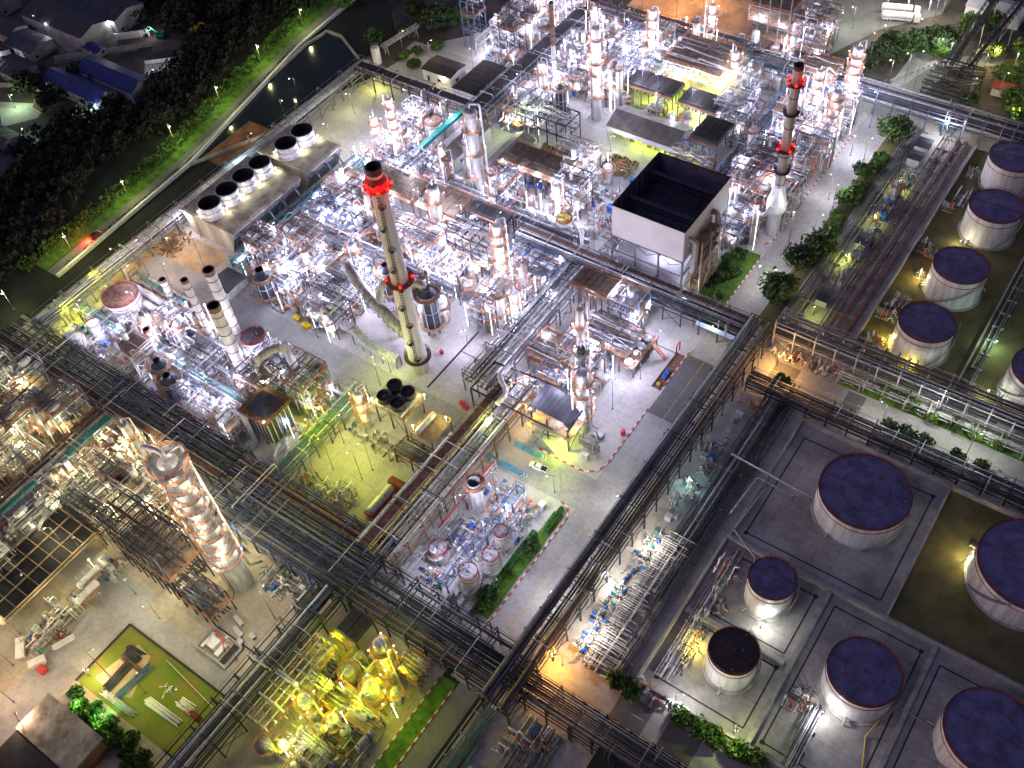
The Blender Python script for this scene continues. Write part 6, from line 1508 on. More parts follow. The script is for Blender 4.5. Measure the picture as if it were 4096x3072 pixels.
# ------------------------------------------------------------------ trees, hedges, far wood
def leaves(b, r, cx, cy, cz, rx, ry, rz, n, size):
    for _ in range(n):
        while True:
            p = Vector((r.uniform(-1, 1), r.uniform(-1, 1), r.uniform(-1, 1)))
            if .25 < p.length < 1: break
        c = Vector((cx + p.x * rx, cy + p.y * ry, cz + p.z * rz)); s = size * r.uniform(.6, 1.3)
        a = Vector((r.gauss(0, 1), r.gauss(0, 1), r.gauss(0, .6))).normalized(); u = a.orthogonal().normalized() * s; v = a.cross(u).normalized() * s * .7
        b.add([c - u - v, c + u - v * .6, c + u * .8 + v, c - u + v * .8], [(0, 1, 2, 3)])
CROWN = {}
def tree(label, x, y, h, w_, kind=0, leaf='leaf', group=None, z=0.0, n=38):
    r = random.Random(kind * 77 + 5); t = thing('tree', label, 'tree', (x, y, z), (x * 7 + y) % 6, group)
    key = (kind, leaf, round(h), round(w_))
    if key not in CROWN:
        b = MB(); cz = h * .62
        for k in range(n):
            d = Vector((r.gauss(0, 1), r.gauss(0, 1), r.gauss(.15, .8))).normalized() * r.uniform(.45, 1.0); s = r.uniform(.16, .3) * w_
            leaves(b, r, d.x * w_ * .44, d.y * w_ * .44, cz + d.z * h * .34, s, s, s * .7, 34, .24 + .025 * w_)
        m1 = b.mesh('crown', M[leaf])
        b = MB(); b.path([(0, 0, 0), (.1, 0, h * .3), (0, .15, h * .6)], .1 + w_ * .025, 7)
        for k in range(5):
            a = k * 1.26 + r.uniform(0, .6); b.path([(0, 0, h * (.25 + .05 * k)), (w_ * .2 * math.cos(a), w_ * .2 * math.sin(a), h * (.45 + .04 * k)), (w_ * .36 * math.cos(a), w_ * .36 * math.sin(a), h * (.6 + .04 * k))], .05 + w_ * .01, 5)
        CROWN[key] = (m1, b.mesh('trunk', M['bark']))
    for nm, me in zip(('crown', 'trunk'), CROWN[key]):
        o = bpy.data.objects.new(nm, me); C.objects.link(o); o.parent = t
    return t
RT = 'trees along the main road'
for k, (x, y, h, w_, lf, lab) in enumerate([
    (-66.4, 290.2, 9.5, 11.5, 'leaf', 'round green tree nearest the blue framed rack by the road'), (-67.2, 268, 5.5, 7, 'leaf', 'small roadside tree with hedge in front, upper of two'), (-66.8, 253, 5.8, 7, 'leaf', 'small roadside tree lower of two beside grey pipes'),
    (-65.5, 229, 7, 9.5, 'leaf', 'wide thin roadside tree opposite the flared stack foot'), (-67.8, 218, 10, 9, 'leaf dark', 'tall dark roadside tree above the dense green clump'), (-67.6, 203.5, 10, 11, 'leaf', 'tall dense roadside tree beside the lamp by the corner rack'), (-69.5, 206.5, 6, 5, 'leaf light', 'lit leafy edge tree in front of the dense roadside tree')]):
    tree(lab, x, y, h, w_, k, lf, RT)
for k, (x, y) in enumerate([(-27.8, 185.5), (-23.8, 185.8), (-19.6, 185.4), (-14.4, 184.8), (-8.3, 185), (-2.7, 185), (2.9, 185)]):
    tree(['bright round shrub beside the yellow meter, first under the pale rack', 'dark shrub beside the brightest round shrub under the pale rack', 'leafy light shrub under the pale rack, third from the left', 'shrub under the pale rack, fourth from the left', 'shrub under the pale rack, fifth from the left', 'brightly lit shrub beside white rubble under the pale rack', 'shrub under the pale rack nearest the right edge'][k], x, y, 3.4, 4.2, 20 + k % 3, ['leaf light', 'leaf', 'leaf light'][k % 3], 'shrubs under the pale rack')
for k, (x, y, w_) in enumerate([(-22.1, 174.8, 4.5), (-17.4, 174.6, 5.5), (-12.7, 174.8, 4.5), (-4, 174.4, 4), (2, 174.6, 4.5), (-52, 174.6, 4)]):
    tree(['thin bare tree on the tank side of the road, leftmost of three', 'thin bare tree on the tank side of the road, middle of three', 'thin bare tree on the tank side of the road, rightmost of three', 'sparse tree beside the lamp post on the tank road', 'sparse tree at the right edge of the tank road', 'sparse tree in orange light beside the rack corner'][k], x, y, 4.6, w_, 30 + k % 2, 'leaf', 'thin trees along the tank road', n=18)
for k, (x, y) in enumerate([(-46, 68), (-42.5, 67.6), (-30, 67.8), (-26, 67.6), (-22, 67.8), (-17, 67.9), (-13, 68)]):
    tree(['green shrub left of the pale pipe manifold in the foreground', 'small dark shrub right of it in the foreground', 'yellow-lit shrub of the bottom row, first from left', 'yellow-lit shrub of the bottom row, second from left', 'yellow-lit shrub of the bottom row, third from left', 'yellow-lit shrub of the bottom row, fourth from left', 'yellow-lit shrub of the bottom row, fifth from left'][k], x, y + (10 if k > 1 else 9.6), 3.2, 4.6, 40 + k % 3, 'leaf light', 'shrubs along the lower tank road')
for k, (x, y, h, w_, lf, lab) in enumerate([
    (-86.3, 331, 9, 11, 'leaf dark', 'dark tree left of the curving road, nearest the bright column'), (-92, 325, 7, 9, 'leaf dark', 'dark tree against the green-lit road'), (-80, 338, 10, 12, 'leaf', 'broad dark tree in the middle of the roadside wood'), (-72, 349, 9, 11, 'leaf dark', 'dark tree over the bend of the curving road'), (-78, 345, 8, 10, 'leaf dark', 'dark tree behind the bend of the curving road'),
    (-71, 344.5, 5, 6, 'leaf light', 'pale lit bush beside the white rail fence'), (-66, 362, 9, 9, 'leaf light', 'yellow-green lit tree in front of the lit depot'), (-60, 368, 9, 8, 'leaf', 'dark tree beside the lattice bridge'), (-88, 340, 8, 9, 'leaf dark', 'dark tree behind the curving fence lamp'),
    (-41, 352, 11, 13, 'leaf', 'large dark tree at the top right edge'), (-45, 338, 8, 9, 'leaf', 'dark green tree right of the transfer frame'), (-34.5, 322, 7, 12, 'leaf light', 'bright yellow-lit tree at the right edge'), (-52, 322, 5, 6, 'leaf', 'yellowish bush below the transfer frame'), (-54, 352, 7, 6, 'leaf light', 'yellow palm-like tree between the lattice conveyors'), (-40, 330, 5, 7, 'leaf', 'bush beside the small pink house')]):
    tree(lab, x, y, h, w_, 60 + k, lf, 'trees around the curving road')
for k, (x, y, h, w_, lf, lab) in enumerate([
    (-250, 273, 9, 12, 'leaf dark', 'large dark tree above the footbridge'), (-243, 279, 8, 10, 'leaf', 'large green tree behind the pale upper yard'), (-264.8, 252, 6, 7, 'leaf', 'round tree at the corner of the pond'), (-294, 268, 7, 9, 'leaf light', 'yellow-lit tree at the end of the grassy bank'), (-262, 276, 7, 9, 'leaf dark', 'dark tree left of the footbridge end'),
    (-248, 250, 3, 4, 'leaf light', 'small lit bush in the garden by the white cylinder, left'), (-245, 255, 3, 4, 'leaf', 'small bush in the garden by the white cylinder, middle'), (-241, 248, 2.4, 5, 'leaf', 'low bush in the garden by the white cylinder, right'), (-240, 262, 2.2, 5, 'leaf light', 'low clipped bush along the pale upper yard'), (-256, 262, 5, 6, 'leaf', 'tree beside the curved garden path')]):
    tree(lab, x, y, h, w_, 80 + k, lf, 'trees around the pond garden')
for k, (x, y, h, w_, lf, lab) in enumerate([
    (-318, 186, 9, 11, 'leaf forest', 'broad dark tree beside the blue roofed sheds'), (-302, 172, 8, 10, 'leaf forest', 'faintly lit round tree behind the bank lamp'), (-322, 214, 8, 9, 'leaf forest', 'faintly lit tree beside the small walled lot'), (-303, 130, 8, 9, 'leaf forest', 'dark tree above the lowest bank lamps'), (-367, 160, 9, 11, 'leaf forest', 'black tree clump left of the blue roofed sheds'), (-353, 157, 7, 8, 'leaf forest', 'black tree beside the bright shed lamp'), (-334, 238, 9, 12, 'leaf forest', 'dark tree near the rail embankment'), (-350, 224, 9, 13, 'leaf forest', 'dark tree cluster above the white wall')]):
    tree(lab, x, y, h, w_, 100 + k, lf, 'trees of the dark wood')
# clipped hedge and garden of the island
for k, (lab, y0, y1) in enumerate([('long clipped green hedge along the walled island unit, lower part', 72.5, 78), ('long clipped green hedge along the walled island unit, middle part', 79.5, 100), ('long clipped green hedge along the walled island unit, upper part', 101.5, 109.5)]):
    r = random.Random(k); b = MB(); x0 = -84.8 if k < 2 else -82.6; b.box(x0, y0, 0, x0 + 1.2, y1, 1.0)
    n = int((y1 - y0) * 60)
    for i in range(n): leaves(b, r, x0 + r.uniform(0, 1.2), r.uniform(y0, y1), 1.0 + r.uniform(-.1, .12), .2, .2, .1, 1, .16)
    tag(b.build('hedge', M['hedge']), lab, 'hedge', 'clipped hedges of the island unit')
for k, (x, y, w_) in enumerate([(-82.6, 97.4, 2.2), (-82.6, 86.3, 2.2), (-82.4, 94.4, 4), (-83.2, 78.6, 5), (-83, 74.5, 3)]):
    tree(['round clipped bush in the island garden, upper', 'round clipped bush in the island garden, lower', 'loose bush beside the upper clipped bush in the island garden', 'small spreading tree at the lower end of the island garden', 'low bush at the lowest end of the island garden'][k], x, y, 1.6 if k < 2 else 3, w_, 50 + k % 2, 'leaf light' if k < 2 else 'leaf', 'bushes of the island garden', n=26)
for k in range(8): tree('low green bush in the strip beside the big white box', -87.5 + (k % 3) * 2.2, 188 + k * 3.8, 2.6, 4.2, 52 + k % 2, 'leaf' if k % 2 else 'leaf light', 'bushes beside the big white box', n=28)
for k in range(14): tree('bright green bush beside the flat-roofed corner building', -151 + k * 2.1 + (k % 2), 5.6 - (k % 3) * 1.4 + (k > 9) * -1.5, 2.4, 3.8, 54 + k % 2, 'leaf light' if k % 2 else 'leaf', 'bushes beside the corner building', n=24)
def leafband(name, label, cat, pts, w_, h, n, size, m, seed, kind='stuff'):
    r = random.Random(seed); b = MB()
    seg = [(Vector((*a, 0)), Vector((*c, 0))) for a, c in zip(pts, pts[1:])]; tot = sum((c - a).length for a, c in seg)
    for a, c in seg:
        d = c - a; nn = int(n * d.length / tot); s_ = Vector((-d.y, d.x, 0)).normalized()
        for i in range(nn):
            p = a + d * r.random() + s_ * r.uniform(-w_, w_); hh = h * (.55 + .45 * math.sin(p.x * .9) * math.cos(p.y * .7)); leaves(b, r, p.x, p.y, max(.1, r.random() ** .5 * hh), .3, .3, .2, 1, size)
    return tag(b.build(name, M[m]), label, cat, kind=kind)
leafband('bank_shrubs', 'bright green shrubs and grass along the lamplit bank road', 'shrubs', [(-285, 92), (-289, 158), (-305, 236), (-312, 300)], 3.2, 2.2, 5200, .42, 'leaf light', 3)
leafband('grass_tufts', 'rough grass along the foot of the boundary wall', 'grass', [(-273.5, 100), (-277.5, 160), (-293.5, 236)], .9, .6, 1200, .3, 'leaf light', 4)
r = random.Random(9); b = MB()
wood = [(-300, 70, 20, 34, 900), (-310, 105, 22, 30, 1500), (-322, 140, 20, 30, 1700), (-330, 158, 10, 14, 600), (-309, 180, 11, 34, 1500), (-322, 222, 12, 30, 1500), (-335, 250, 22, 30, 1500), (-318, 275, 14, 30, 1200), (-352, 235, 18, 18, 900), (-372, 232, 24, 18, 1000), (-355, 172, 9, 10, 600), (-385, 262, 45, 25, 1500), (-292, 60, 18, 22, 700)]
for x, y, rx, ry, n in wood:
    for k in range(n):
        a = r.uniform(0, 6.28); q_ = math.sqrt(r.random()); px, py = x + rx * q_ * math.cos(a), y + ry * q_ * math.sin(a)
        hh = 4.2 + 2.4 * math.sin(px * .55) * math.cos(py * .45) + 1.2 * math.sin(px * 1.3 + py); leaves(b, r, px, py, max(.6, hh * r.uniform(.55, 1)), 1.1, 1.1, .7, 3, .62)
tag(b.build('dark_wood', M['leaf forest']), 'dark wood between the lamplit bank road and the village', 'wood', kind='stuff')

# ------------------------------------------------------------------ the village on the far left
VG = 'houses and sheds of the village'
V = [('large grey warehouse roof at the top left', -411, 190.5, -371, 205.5, 6.5, 8.6, 'x', 'village roof'), ('second large grey warehouse roof behind the first', -411, 206, -368, 222, 6.5, 8.6, 'x', 'village roof'),
     ('long blue roofed shed beside the small walled lot', -356, 175.5, -323, 186.0, 5, 7.6, 'x', 'blue roof'), ('long blue roofed shed nearest the black trees', -363, 164.5, -330, 173.5, 5, 7.4, 'x', 'blue roof'),
     ('dark roofed house beside the village lane, nearest the lamp', -402, 174, -385, 186, 4.5, 6, 'x', 'village roof'), ('dark roofed long house left of the village lane', -425, 178, -405, 188, 4.5, 6, 'x', 'village roof'), ('grey roofed house at the left edge above the green yard', -392, 160, -377, 171, 4, 5.6, 'x', 'village roof'), ('dark roofed house at the left edge with bright eave', -412, 162, -396, 172, 4.5, 6, 'x', 'village roof'),
     ('dark roof behind the lane at the top left corner', -445, 190, -428, 201, 5, 7, 'x', 'village roof'), ('blue tarpaulin roofed hut by the warehouse', -372, 190, -362, 194.5, 2.6, 3.4, 'x', 'blue roof'), ('thatched long hut in front of the lit green yard', -366, 126, -342, 137, 4, 6, 'x', 'village roof'), ('small low hut at the edge of the walled lot', -329, 184.5, -318, 188.5, 2.8, 3.6, 'x', 'village roof'), ('dark pitched roof below the lit green yard', -350, 117, -330, 127, 4, 5.6, 'x', 'village roof'), ('dark warehouse roof beyond the lane', -440, 208, -415, 226, 6, 8, 'x', 'village roof')]
for lab, x0, y0, x1, y1, h, rg, ax, rm in V: gable(lab, x0, y0, x1, y1, h, rg, ax, 'village wall', rm, name='house', doors=((3, .1, 1.6, 2.2, '-y'), (6.5, 1.2, 1.4, 1.1, '-y'), (2, 1.2, 1.2, 1.1, '+x')), cat='house', group=VG)
wall('pale panelled village wall behind the blue roofed sheds', [(-378, 180), (-349, 207)], 2, .3, 'village wall', panels=3)
wall('white panelled wall in front of the dark wood', [(-366, 203), (-356, 212)], 3, .3, 'white paint', panels=3)
wall('pale panelled wall beside the lit green yard', [(-395, 150), (-372, 162), (-355, 160)], 2, .3, 'village wall', panels=3)
wall('pale wall round the small walled lot', [(-341, 196.5), (-330.5, 205.5), (-321, 195)], 1.6, .3, 'white paint')
wall('long pale rail embankment wall, nearer of two', [(-352, 219), (-337, 256)], 1.2, .8, 'concrete', panels=2.4)
wall('long pale rail embankment wall, farther of two', [(-357, 221), (-341, 262)], 1.2, .8, 'concrete', panels=2.4)
r = random.Random(4)
for k in range(14):
    x, y = -341 + k * .5 + r.uniform(-1, 1), 122 + k * 2.3; t = thing('stored_crate', 'stacked odds and ends along the dark hut row by the wood', 'crate', (x, y, 0), r.uniform(0, 3), 'stored goods along the wood'); b = MB(); s = r.uniform(1, 2.2); b.cbox(0, 0, 0, s, s * .7, s * .6); b.cbox(.2, .1, s * .6, s * .6, s * .4, .4); b.build('body', M[r.choice(['grey paint', 'teal paint', 'white paint', 'village wall'])], t)
for k in range(6):
    t = thing('timber_stack', 'row of dark timber stacked on the green-lit village yard', 'timber', (-361 + k * 1.1, 155.2 - k * .1, 0), -.75, 'timber on the village yard'); b = MB()
    for j in range(3): b.box(-2.4, j * .25, 0, 2.4, j * .25 + .2, .5 + j * .1)
    b.build('beam', M['wood'], t)
def excavator(label, x, y, rz, m):
    t = thing('excavator', label, 'excavator', (x, y, 0), rz); b = MB()
    for s_ in (-1, 1): b.lathe([(.45, -.3), (.45, .3)], 10, (-1.5, s_ * 1.1, .45), 'y'); b.lathe([(.45, -.3), (.45, .3)], 10, (1.5, s_ * 1.1, .45), 'y'); b.box(-1.5, s_ * 1.1 - .3, 0, 1.5, s_ * 1.1 + .3, .9)
    b.build('track', M['tyre'], t)
    b = MB(); b.box(-1.9, -1.3, 1.0, 1.3, 1.3, 1.9); b.box(-1.9, -1.3, 1.9, -.6, 1.3, 2.4); b.build('body', M[m], t)
    b = MB(); b.box(0, .2, 1.9, 1.3, 1.25, 3.0); c = b.build('cab', M[m], t); b = MB(); b.box(.1, 1.251, 2.1, 1.2, 1.29, 2.8); b.box(1.301, .3, 2.1, 1.33, 1.15, 2.8); b.build('window', M['glass'], c)
    b = MB(); b.bar((1.0, -.3, 1.8), (3.8, -.3, 4.8), .5, .6); b.bar((3.7, -.3, 4.8), (6.6, -.3, 3.4), .4, .45); b.bar((6.5, -.3, 3.5), (6.6, -.3, 1.2), .3, .3); b.build('arm', M[m], t)
    b = MB(); b.box(6.1, -.9, .4, 7.1, .3, 1.3); b.build('bucket', M['dark steel'], t)
p1 = q(1, 1020, 235); p2 = q(1, 1235, 205)
excavator('teal excavator with raised arm beside the dark wood', p1.x, p1.y, 3.6, 'teal paint'); excavator('yellow excavator beside the rail embankment', p2.x, p2.y, .5, 'yellow paint')

# ------------------------------------------------------------------ vehicles
def wheels(t, pts, r_=.38, w_=.26):
    for x, y in pts:
        b = MB(); b.lathe([(.01, -w_ / 2), (r_, -w_ / 2), (r_, w_ / 2), (.01, w_ / 2)], 14, (x, y, r_), 'y'); wl = b.build('wheel', M['tyre'], t)
        b = MB(); s_ = 1 if y > 0 else -1; b.lathe([(.01, s_ * (w_ / 2 + .01)), (r_ * .6, s_ * (w_ / 2 + .005))], 10, (x, y, r_), 'y'); b.build('rim', M['galvanised'], wl)
t = thing('pickup_truck', 'white double-cab pickup parked on the green-lit road beside blue markings', 'pickup', (-94.3, 116.7, .02), PI + .10); keep(-98, 114, -90, 119)
def hull(b, secs):
    """cross sections (x, half width, z low, z high) lofted into a closed body"""
    vs = []
    for x, hw, z0, z1, tw in secs: vs += [(x, -hw, z0), (x, hw, z0), (x, hw, (z0 + z1) / 2), (x, tw, z1), (x, -tw, z1), (x, -hw, (z0 + z1) / 2)]
    fs = []
    for i in range(len(secs) - 1):
        for j in range(6): k = (j + 1) % 6; fs.append((i * 6 + j, i * 6 + k, (i + 1) * 6 + k, (i + 1) * 6 + j))
    fs += [tuple(range(6))[::-1], tuple(range(len(vs) - 6, len(vs)))]; b.add(vs, fs)
b = MB(); hull(b, [(2.65, .72, .45, .85, .6), (2.5, .88, .35, 1.0, .78), (1.2, .93, .35, 1.12, .84), (1.15, .93, .35, 1.13, .86), (-.75, .93, .35, 1.12, .86)]); b.build('body', M['car white'], t)
b = MB(); hull(b, [(1.25, .84, 1.10, 1.14, .8), (.55, .80, 1.10, 1.72, .66), (-.55, .80, 1.10, 1.74, .66), (-.80, .82, 1.10, 1.66, .70)]); cb = b.build('cab', M['car white'], t)
b = MB(); b.add([(1.22, -.74, 1.19), (1.22, .74, 1.19), (.63, .6, 1.69), (.63, -.6, 1.69)], [(0, 1, 2, 3)])
for s_ in (-1, 1): b.add([(.95, s_ * .815, 1.22), (-.62, s_ * .815, 1.22), (-.52, s_ * .755, 1.62), (.5, s_ * .755, 1.62)], [(0, 1, 2, 3)])
b.build('window', M['glass'], cb)
b = MB(); b.box(-2.6, -.93, .42, -.76, .93, .72)
for s_ in (-1, 1): b.box(-2.6, s_ * .93 - s_ * .09 - .045, .72, -.76, s_ * .93 - s_ * .09 + .045, 1.13)
b.box(-2.66, -.9, .45, -2.6, .9, 1.12); bd = b.build('cargo_bed', M['car white'], t)
b = MB(); b.box(-2.58, -.79, .725, -.78, .79, .76); b.build('bed_liner', M['tyre'], bd)
wheels(t, [(1.75, .82), (1.75, -.82), (-1.65, .82), (-1.65, -.82)])
for s_ in (-1, 1):
    b = MB(); b.box(2.5, s_ * .62 - .14, .72, 2.62, s_ * .62 + .14, .88); b.build('headlight', M['galvanised'], t)
    b = MB(); b.box(-2.68, s_ * .8 - .07, .7, -2.661, s_ * .8 + .07, 1.0); b.build('tail_light', M['rust red'], t)
    b = MB(); b.box(.85, s_ * .95 - .12, 1.12, 1.05, s_ * .95 + .12, 1.3); b.build('mirror', M['car white'], t)
landmark('the white pickup', -94.3, 116.7)
p = q(1, 600, 1495)
t = thing('car', 'car with glowing red tail lights driving on the lamplit bank road', 'car', (p.x, p.y, 0), 1.62)
b = MB(); hull(b, [(2.2, .7, .35, .7, .6), (1.0, .85, .3, .95, .78), (-1.6, .85, .3, 1.0, .78), (-2.15, .78, .35, .9, .7)]); b.build('body', M['rust red'], t)
b = MB(); hull(b, [(1.0, .76, .9, .95, .7), (.3, .72, .9, 1.42, .58), (-1.0, .72, .9, 1.42, .58), (-1.8, .74, .9, .98, .7)]); b.build('cabin', M['glass'], t)
wheels(t, [(1.35, .76), (1.35, -.76), (-1.35, .76), (-1.35, -.76)], .33, .2)
for s_ in (-1, 1):
    b = MB(); b.box(-2.3, s_ * .6 - .2, .6, -2.16, s_ * .6 + .2, .9); lb = b.build('tail_light', M['bulb red'], t); lamp_light(lb, (-2.9, s_ * .6, 1.0), (1, .05, .02), 500)
    b = MB(); b.box(2.15, s_ * .5 - .15, .5, 2.25, s_ * .5 + .15, .7); b.build('headlight', M['bulb warm'], t)
def tanker(label, x, y, rz, m='white paint'):
    t = thing('tanker_truck', label, 'truck', (x, y, 0), rz); b = MB(); b.lathe([(1.3, -6), (1.3, 5)], 16, (0, 0, 2.4), 'x'); b.dome(1.3, 5, .3, 16, 2, (0, 0, 2.4), 'x'); b.dome(1.3, -6, .3, 16, 2, (0, 0, 2.4), 'x', -1); b.box(-6, -1.2, .9, 5, 1.2, 1.3); b.build('tank', M[m], t)
    b = MB(); hull(b, [(8.0, 1.15, .5, 2.6, 1.0), (7.8, 1.2, .5, 3.0, 1.1), (5.9, 1.2, .5, 3.1, 1.1)]); c = b.build('cab', M['car white'], t); b = MB(); b.box(7.95, -.95, 1.7, 8.05, .95, 2.5); b.build('window', M['glass'], c)
    wheels(t, [(x_, s_ * 1.0) for x_ in (-5, -3.8, -2.6, 4.2, 6.9) for s_ in (-1, 1)], .5, .35); return t
tanker('long white tanker lorry parked under bright depot lights', -92.5, 361, .3); tanker('second white tanker lorry parked behind the first', -94.5, 366, .3)
t = thing('loading_canopy', 'white depot canopy with posts behind the tanker lorries', 'building', (-100, 368, 0), .28); b = MB(); b.box(0, 0, 5, 17, 6, 5.3); b.build('roof', M['white paint'], t); b = MB()
for x in (.5, 8, 16): b.bar((x, .4, 0), (x, .4, 5), .4); b.bar((x, 5.5, 0), (x, 5.5, 5), .4)
b.build('post', M['white paint'], t)
gable('white depot building with bright lit front beyond the trees', -72, 374, -52, 384, 5, 6.4, 'x', 'white paint', 'shed wall', name='depot')
gable('small pink-roofed house with chimney below the dark tree', -47.5, 331, -41, 336, 3.2, 4.6, 'x', 'white paint', 'rust red', name='house', cat='house')
t = thing('horizontal_tank', 'black horizontal cylinder tank lying beside the orange-lit yard', 'tank', (-141, 341, 0), .9); b = MB(); b.lathe([(1.1, -3.2), (1.1, 3.2)], 14, (0, 0, 1.3), 'x'); b.dome(1.1, 3.2, .4, 14, 2, (0, 0, 1.3), 'x'); b.dome(1.1, -3.2, .4, 14, 2, (0, 0, 1.3), 'x', -1); b.build('shell', M['black'], t)

for x in (-2, 2): b = MB(); b.box(x - .2, -.9, 0, x + .2, .9, .7); b.build('saddle', M['concrete'], t)
# ------------------------------------------------------------------ loose yard things
def reel(x, y, rz, m, desc, s=1.0, lying=False):
    t = thing('cable_reel', None, 'cable reel', (x, y, 0), rz); R_ = .95 * s; w_ = .9 * s
    for sg in (-1, 1):
        b = MB(); a, c = sorted((sg * w_ / 2, sg * (w_ / 2 + .1)))
        b.lathe([(.01, a), (R_, a), (R_, c), (.01, c)], 16, (0, 0, R_), 'y'); b.build('flange', M[m], t)
    b = MB(); b.lathe([(R_ * .62, -w_ / 2), (R_ * .62, w_ / 2)], 14, (0, 0, R_), 'y'); b.build('drum', M['soot' if m != 'red paint' else 'red paint'], t); return auto(t, desc, 'cable reels')
r = random.Random(12)
for k in range(30):
    x, y = -144.6 + (k % 6) * 1.75 + r.uniform(-.4, .4), 230.4 + (k // 6) * 1.7 + r.uniform(-.4, .4); reel(x, y, r.choice([0, .3, 1.5, 1.2]), 'red paint' if k == 15 else 'wood', 'big red cable reel' if k == 15 else 'wooden cable reel', r.uniform(.75, 1.25))
for k in range(9): reel(-168 + (k % 3) * 1.9, 226 + (k // 3) * 2.2, r.choice([0, .3, 1.4]), 'wood', 'wooden cable reel', r.uniform(.8, 1.1))
keep(-146, 229, -133, 239); keep(-169, 225, -162, 232)
t = thing('reel_shed_store', 'row of yellow-green drums stored inside the open reel shed', 'drums', (-140, 249, 0)); b = MB()
for k in range(16): b.lathe([(.45, 0), (.45, 1.2), (.01, 1.2)], 10, (-7 + k * 1.2, -.6 + (k % 2) * 1.0, 0))
b.build('drum', M['yellow paint'], t); t['kind'] = 'stuff'
def pile(label, x, y, rz, n, L, m, z=0.0, cat='pipes', name='pipe_pile'):
    rr = random.Random(int(abs(x * 10 + y))); t = thing(name, label, cat, (x, y, z), rz, 'pipe piles on the storage lawn')
    for k in range(n):
        b = MB(); dx = rr.uniform(-.5, .5); b.tube((-L / 2 + dx, (k - n / 2) * .42, .2 + (k % 2) * .05), (L / 2 + dx, (k - n / 2) * .42 + rr.uniform(-.15, .15), .2 + (k % 3) * .1), .17, 6); b.build('pipe', M[m], t)
pile('bundle of long dark beams on the tan patch of the lawn', -146.5, 14.8, PI / 2, 6, 9, 'dark steel'); pile('bundle of blue-grey beams across the lawn patch', -142.2, 15.5, PI / 2 - .1, 5, 10, 'blue steel'); pile('short dark steel pile at the top of the lawn', -147.5, 20.5, .1, 7, 5, 'dark steel'); pile('pair of brown beams crossing the lawn patch', -146, 18.4, .05, 3, 7, 'rusty brown'); pile('long white pipes laid along the lawn, right bundle', -130.5, 14.5, .02, 5, 11, 'white paint'); pile('pale green-lit pipes laid along the lawn edge', -141, 10.0, .04, 4, 11, 'galvanised'); pile('short mixed white and red pipes at the right of the lawn', -127, 18.5, .03, 6, 4.5, 'white paint'); pile('second short pipe bundle with red ends at the right of the lawn', -124, 18.0, .02, 4, 5, 'rust red')
r = random.Random(6); t = thing('bracket_pile', 'heap of small white angle brackets on the lawn', 'brackets', (-134, 18.5, 0)); b = MB()
for k in range(14): x, y = r.uniform(-1.6, 1.6), r.uniform(-1.2, 1.2); b.bar((x, y, .1 + k * .02), (x + r.uniform(-1, 1), y + r.uniform(-1, 1), .15 + k * .03), .16); b.bar((x, y, .1), (x + r.uniform(-.5, .5), y + .5, .5), .12)
b.build('bracket', M['white paint'], t); t['kind'] = 'stuff'
fence('thin white rope fence across the storage lawn', [(-139, 23.5), (-121, 21.5)], .8, 1.6)
def bin_(label, x, y, m, sx=1.6, sy=1.1, h=1.2, rz=0.0, cat='bin', name='storage_bin', group=None):
    t = thing(name, label, cat, (x, y, 0), rz, group); b = MB(); b.add([(-sx / 2 * .85, -sy / 2 * .85, 0), (sx / 2 * .85, -sy / 2 * .85, 0), (sx / 2 * .85, sy / 2 * .85, 0), (-sx / 2 * .85, sy / 2 * .85, 0), (-sx / 2, -sy / 2, h), (sx / 2, -sy / 2, h), (sx / 2, sy / 2, h), (-sx / 2, sy / 2, h)], [(3, 2, 1, 0), (0, 1, 5, 4), (1, 2, 6, 5), (2, 3, 7, 6), (3, 0, 4, 7)]); b.box(-sx / 2 - .06, -sy / 2 - .06, h, sx / 2 + .06, sy / 2 + .06, h + .1); b.build('body', M[m], t)
    b = MB(); b.box(-sx / 2, -sy / 2, h + .1, sx / 2, sy / 2, h + .22); b.bar((-sx * .2, -sy / 2 - .08, h + .15), (sx * .2, -sy / 2 - .08, h + .15), .08); b.build('lid', M[m], t); return t
bin_('left yellow equipment cover on the road edge by the black heater', -188.5, 123.3, 'yellow paint', 2.4, 1.8, 1.2); bin_('right yellow equipment cover on the road edge by the black heater', -183.6, 122.3, 'yellow paint', 2.8, 1.8, 1.4)
bin_('red hose box near the left end of the brown deck rack', -124.6, 123.2, 'red paint', 1.4, 1, 1.1); bin_('second red hose box near the left end of the brown deck rack', -123, 122.6, 'red paint', 1.5, 1, 1.1); bin_('small red hose box alone right of the chimney foot', -141.3, 135.4, 'red paint', 1, .8, 1.2)
bin_('red fire cabinet on the concrete pad by the kerb', -81, 138, 'red paint', .8, 1.3, 1.6); bin_('green waste skip beside the dark truss bridge', -119.6, 52.4, 'green paint', 1.8, 2.2, 1.4); bin_('pale green waste skip beside the green one', -118.9, 50.2, 'teal paint', 1.6, 1.8, 1.2)
bin_('red covered bale on the garden road at the left', -166.5, 13.5, 'red paint', 1.8, 1.6, .9); bin_('orange-red cover beside the white container at the left', -163.0, 5.0, 'red paint', 2.2, 1.8, 1.1); bin_('white container with dark top beside the red cover', -165.5, 5.6, 'white paint', 4.0, 1.8, 1.6, 1.1)
bin_('long white beam crate at the edge of the garden road', -164.5, 12.6, 'white paint', 5.5, 1.3, .7, 1.2); bin_('long white box at the bottom left edge', -172, 5.5, 'white paint', 5.5, 2.0, 1.5, 2.5)
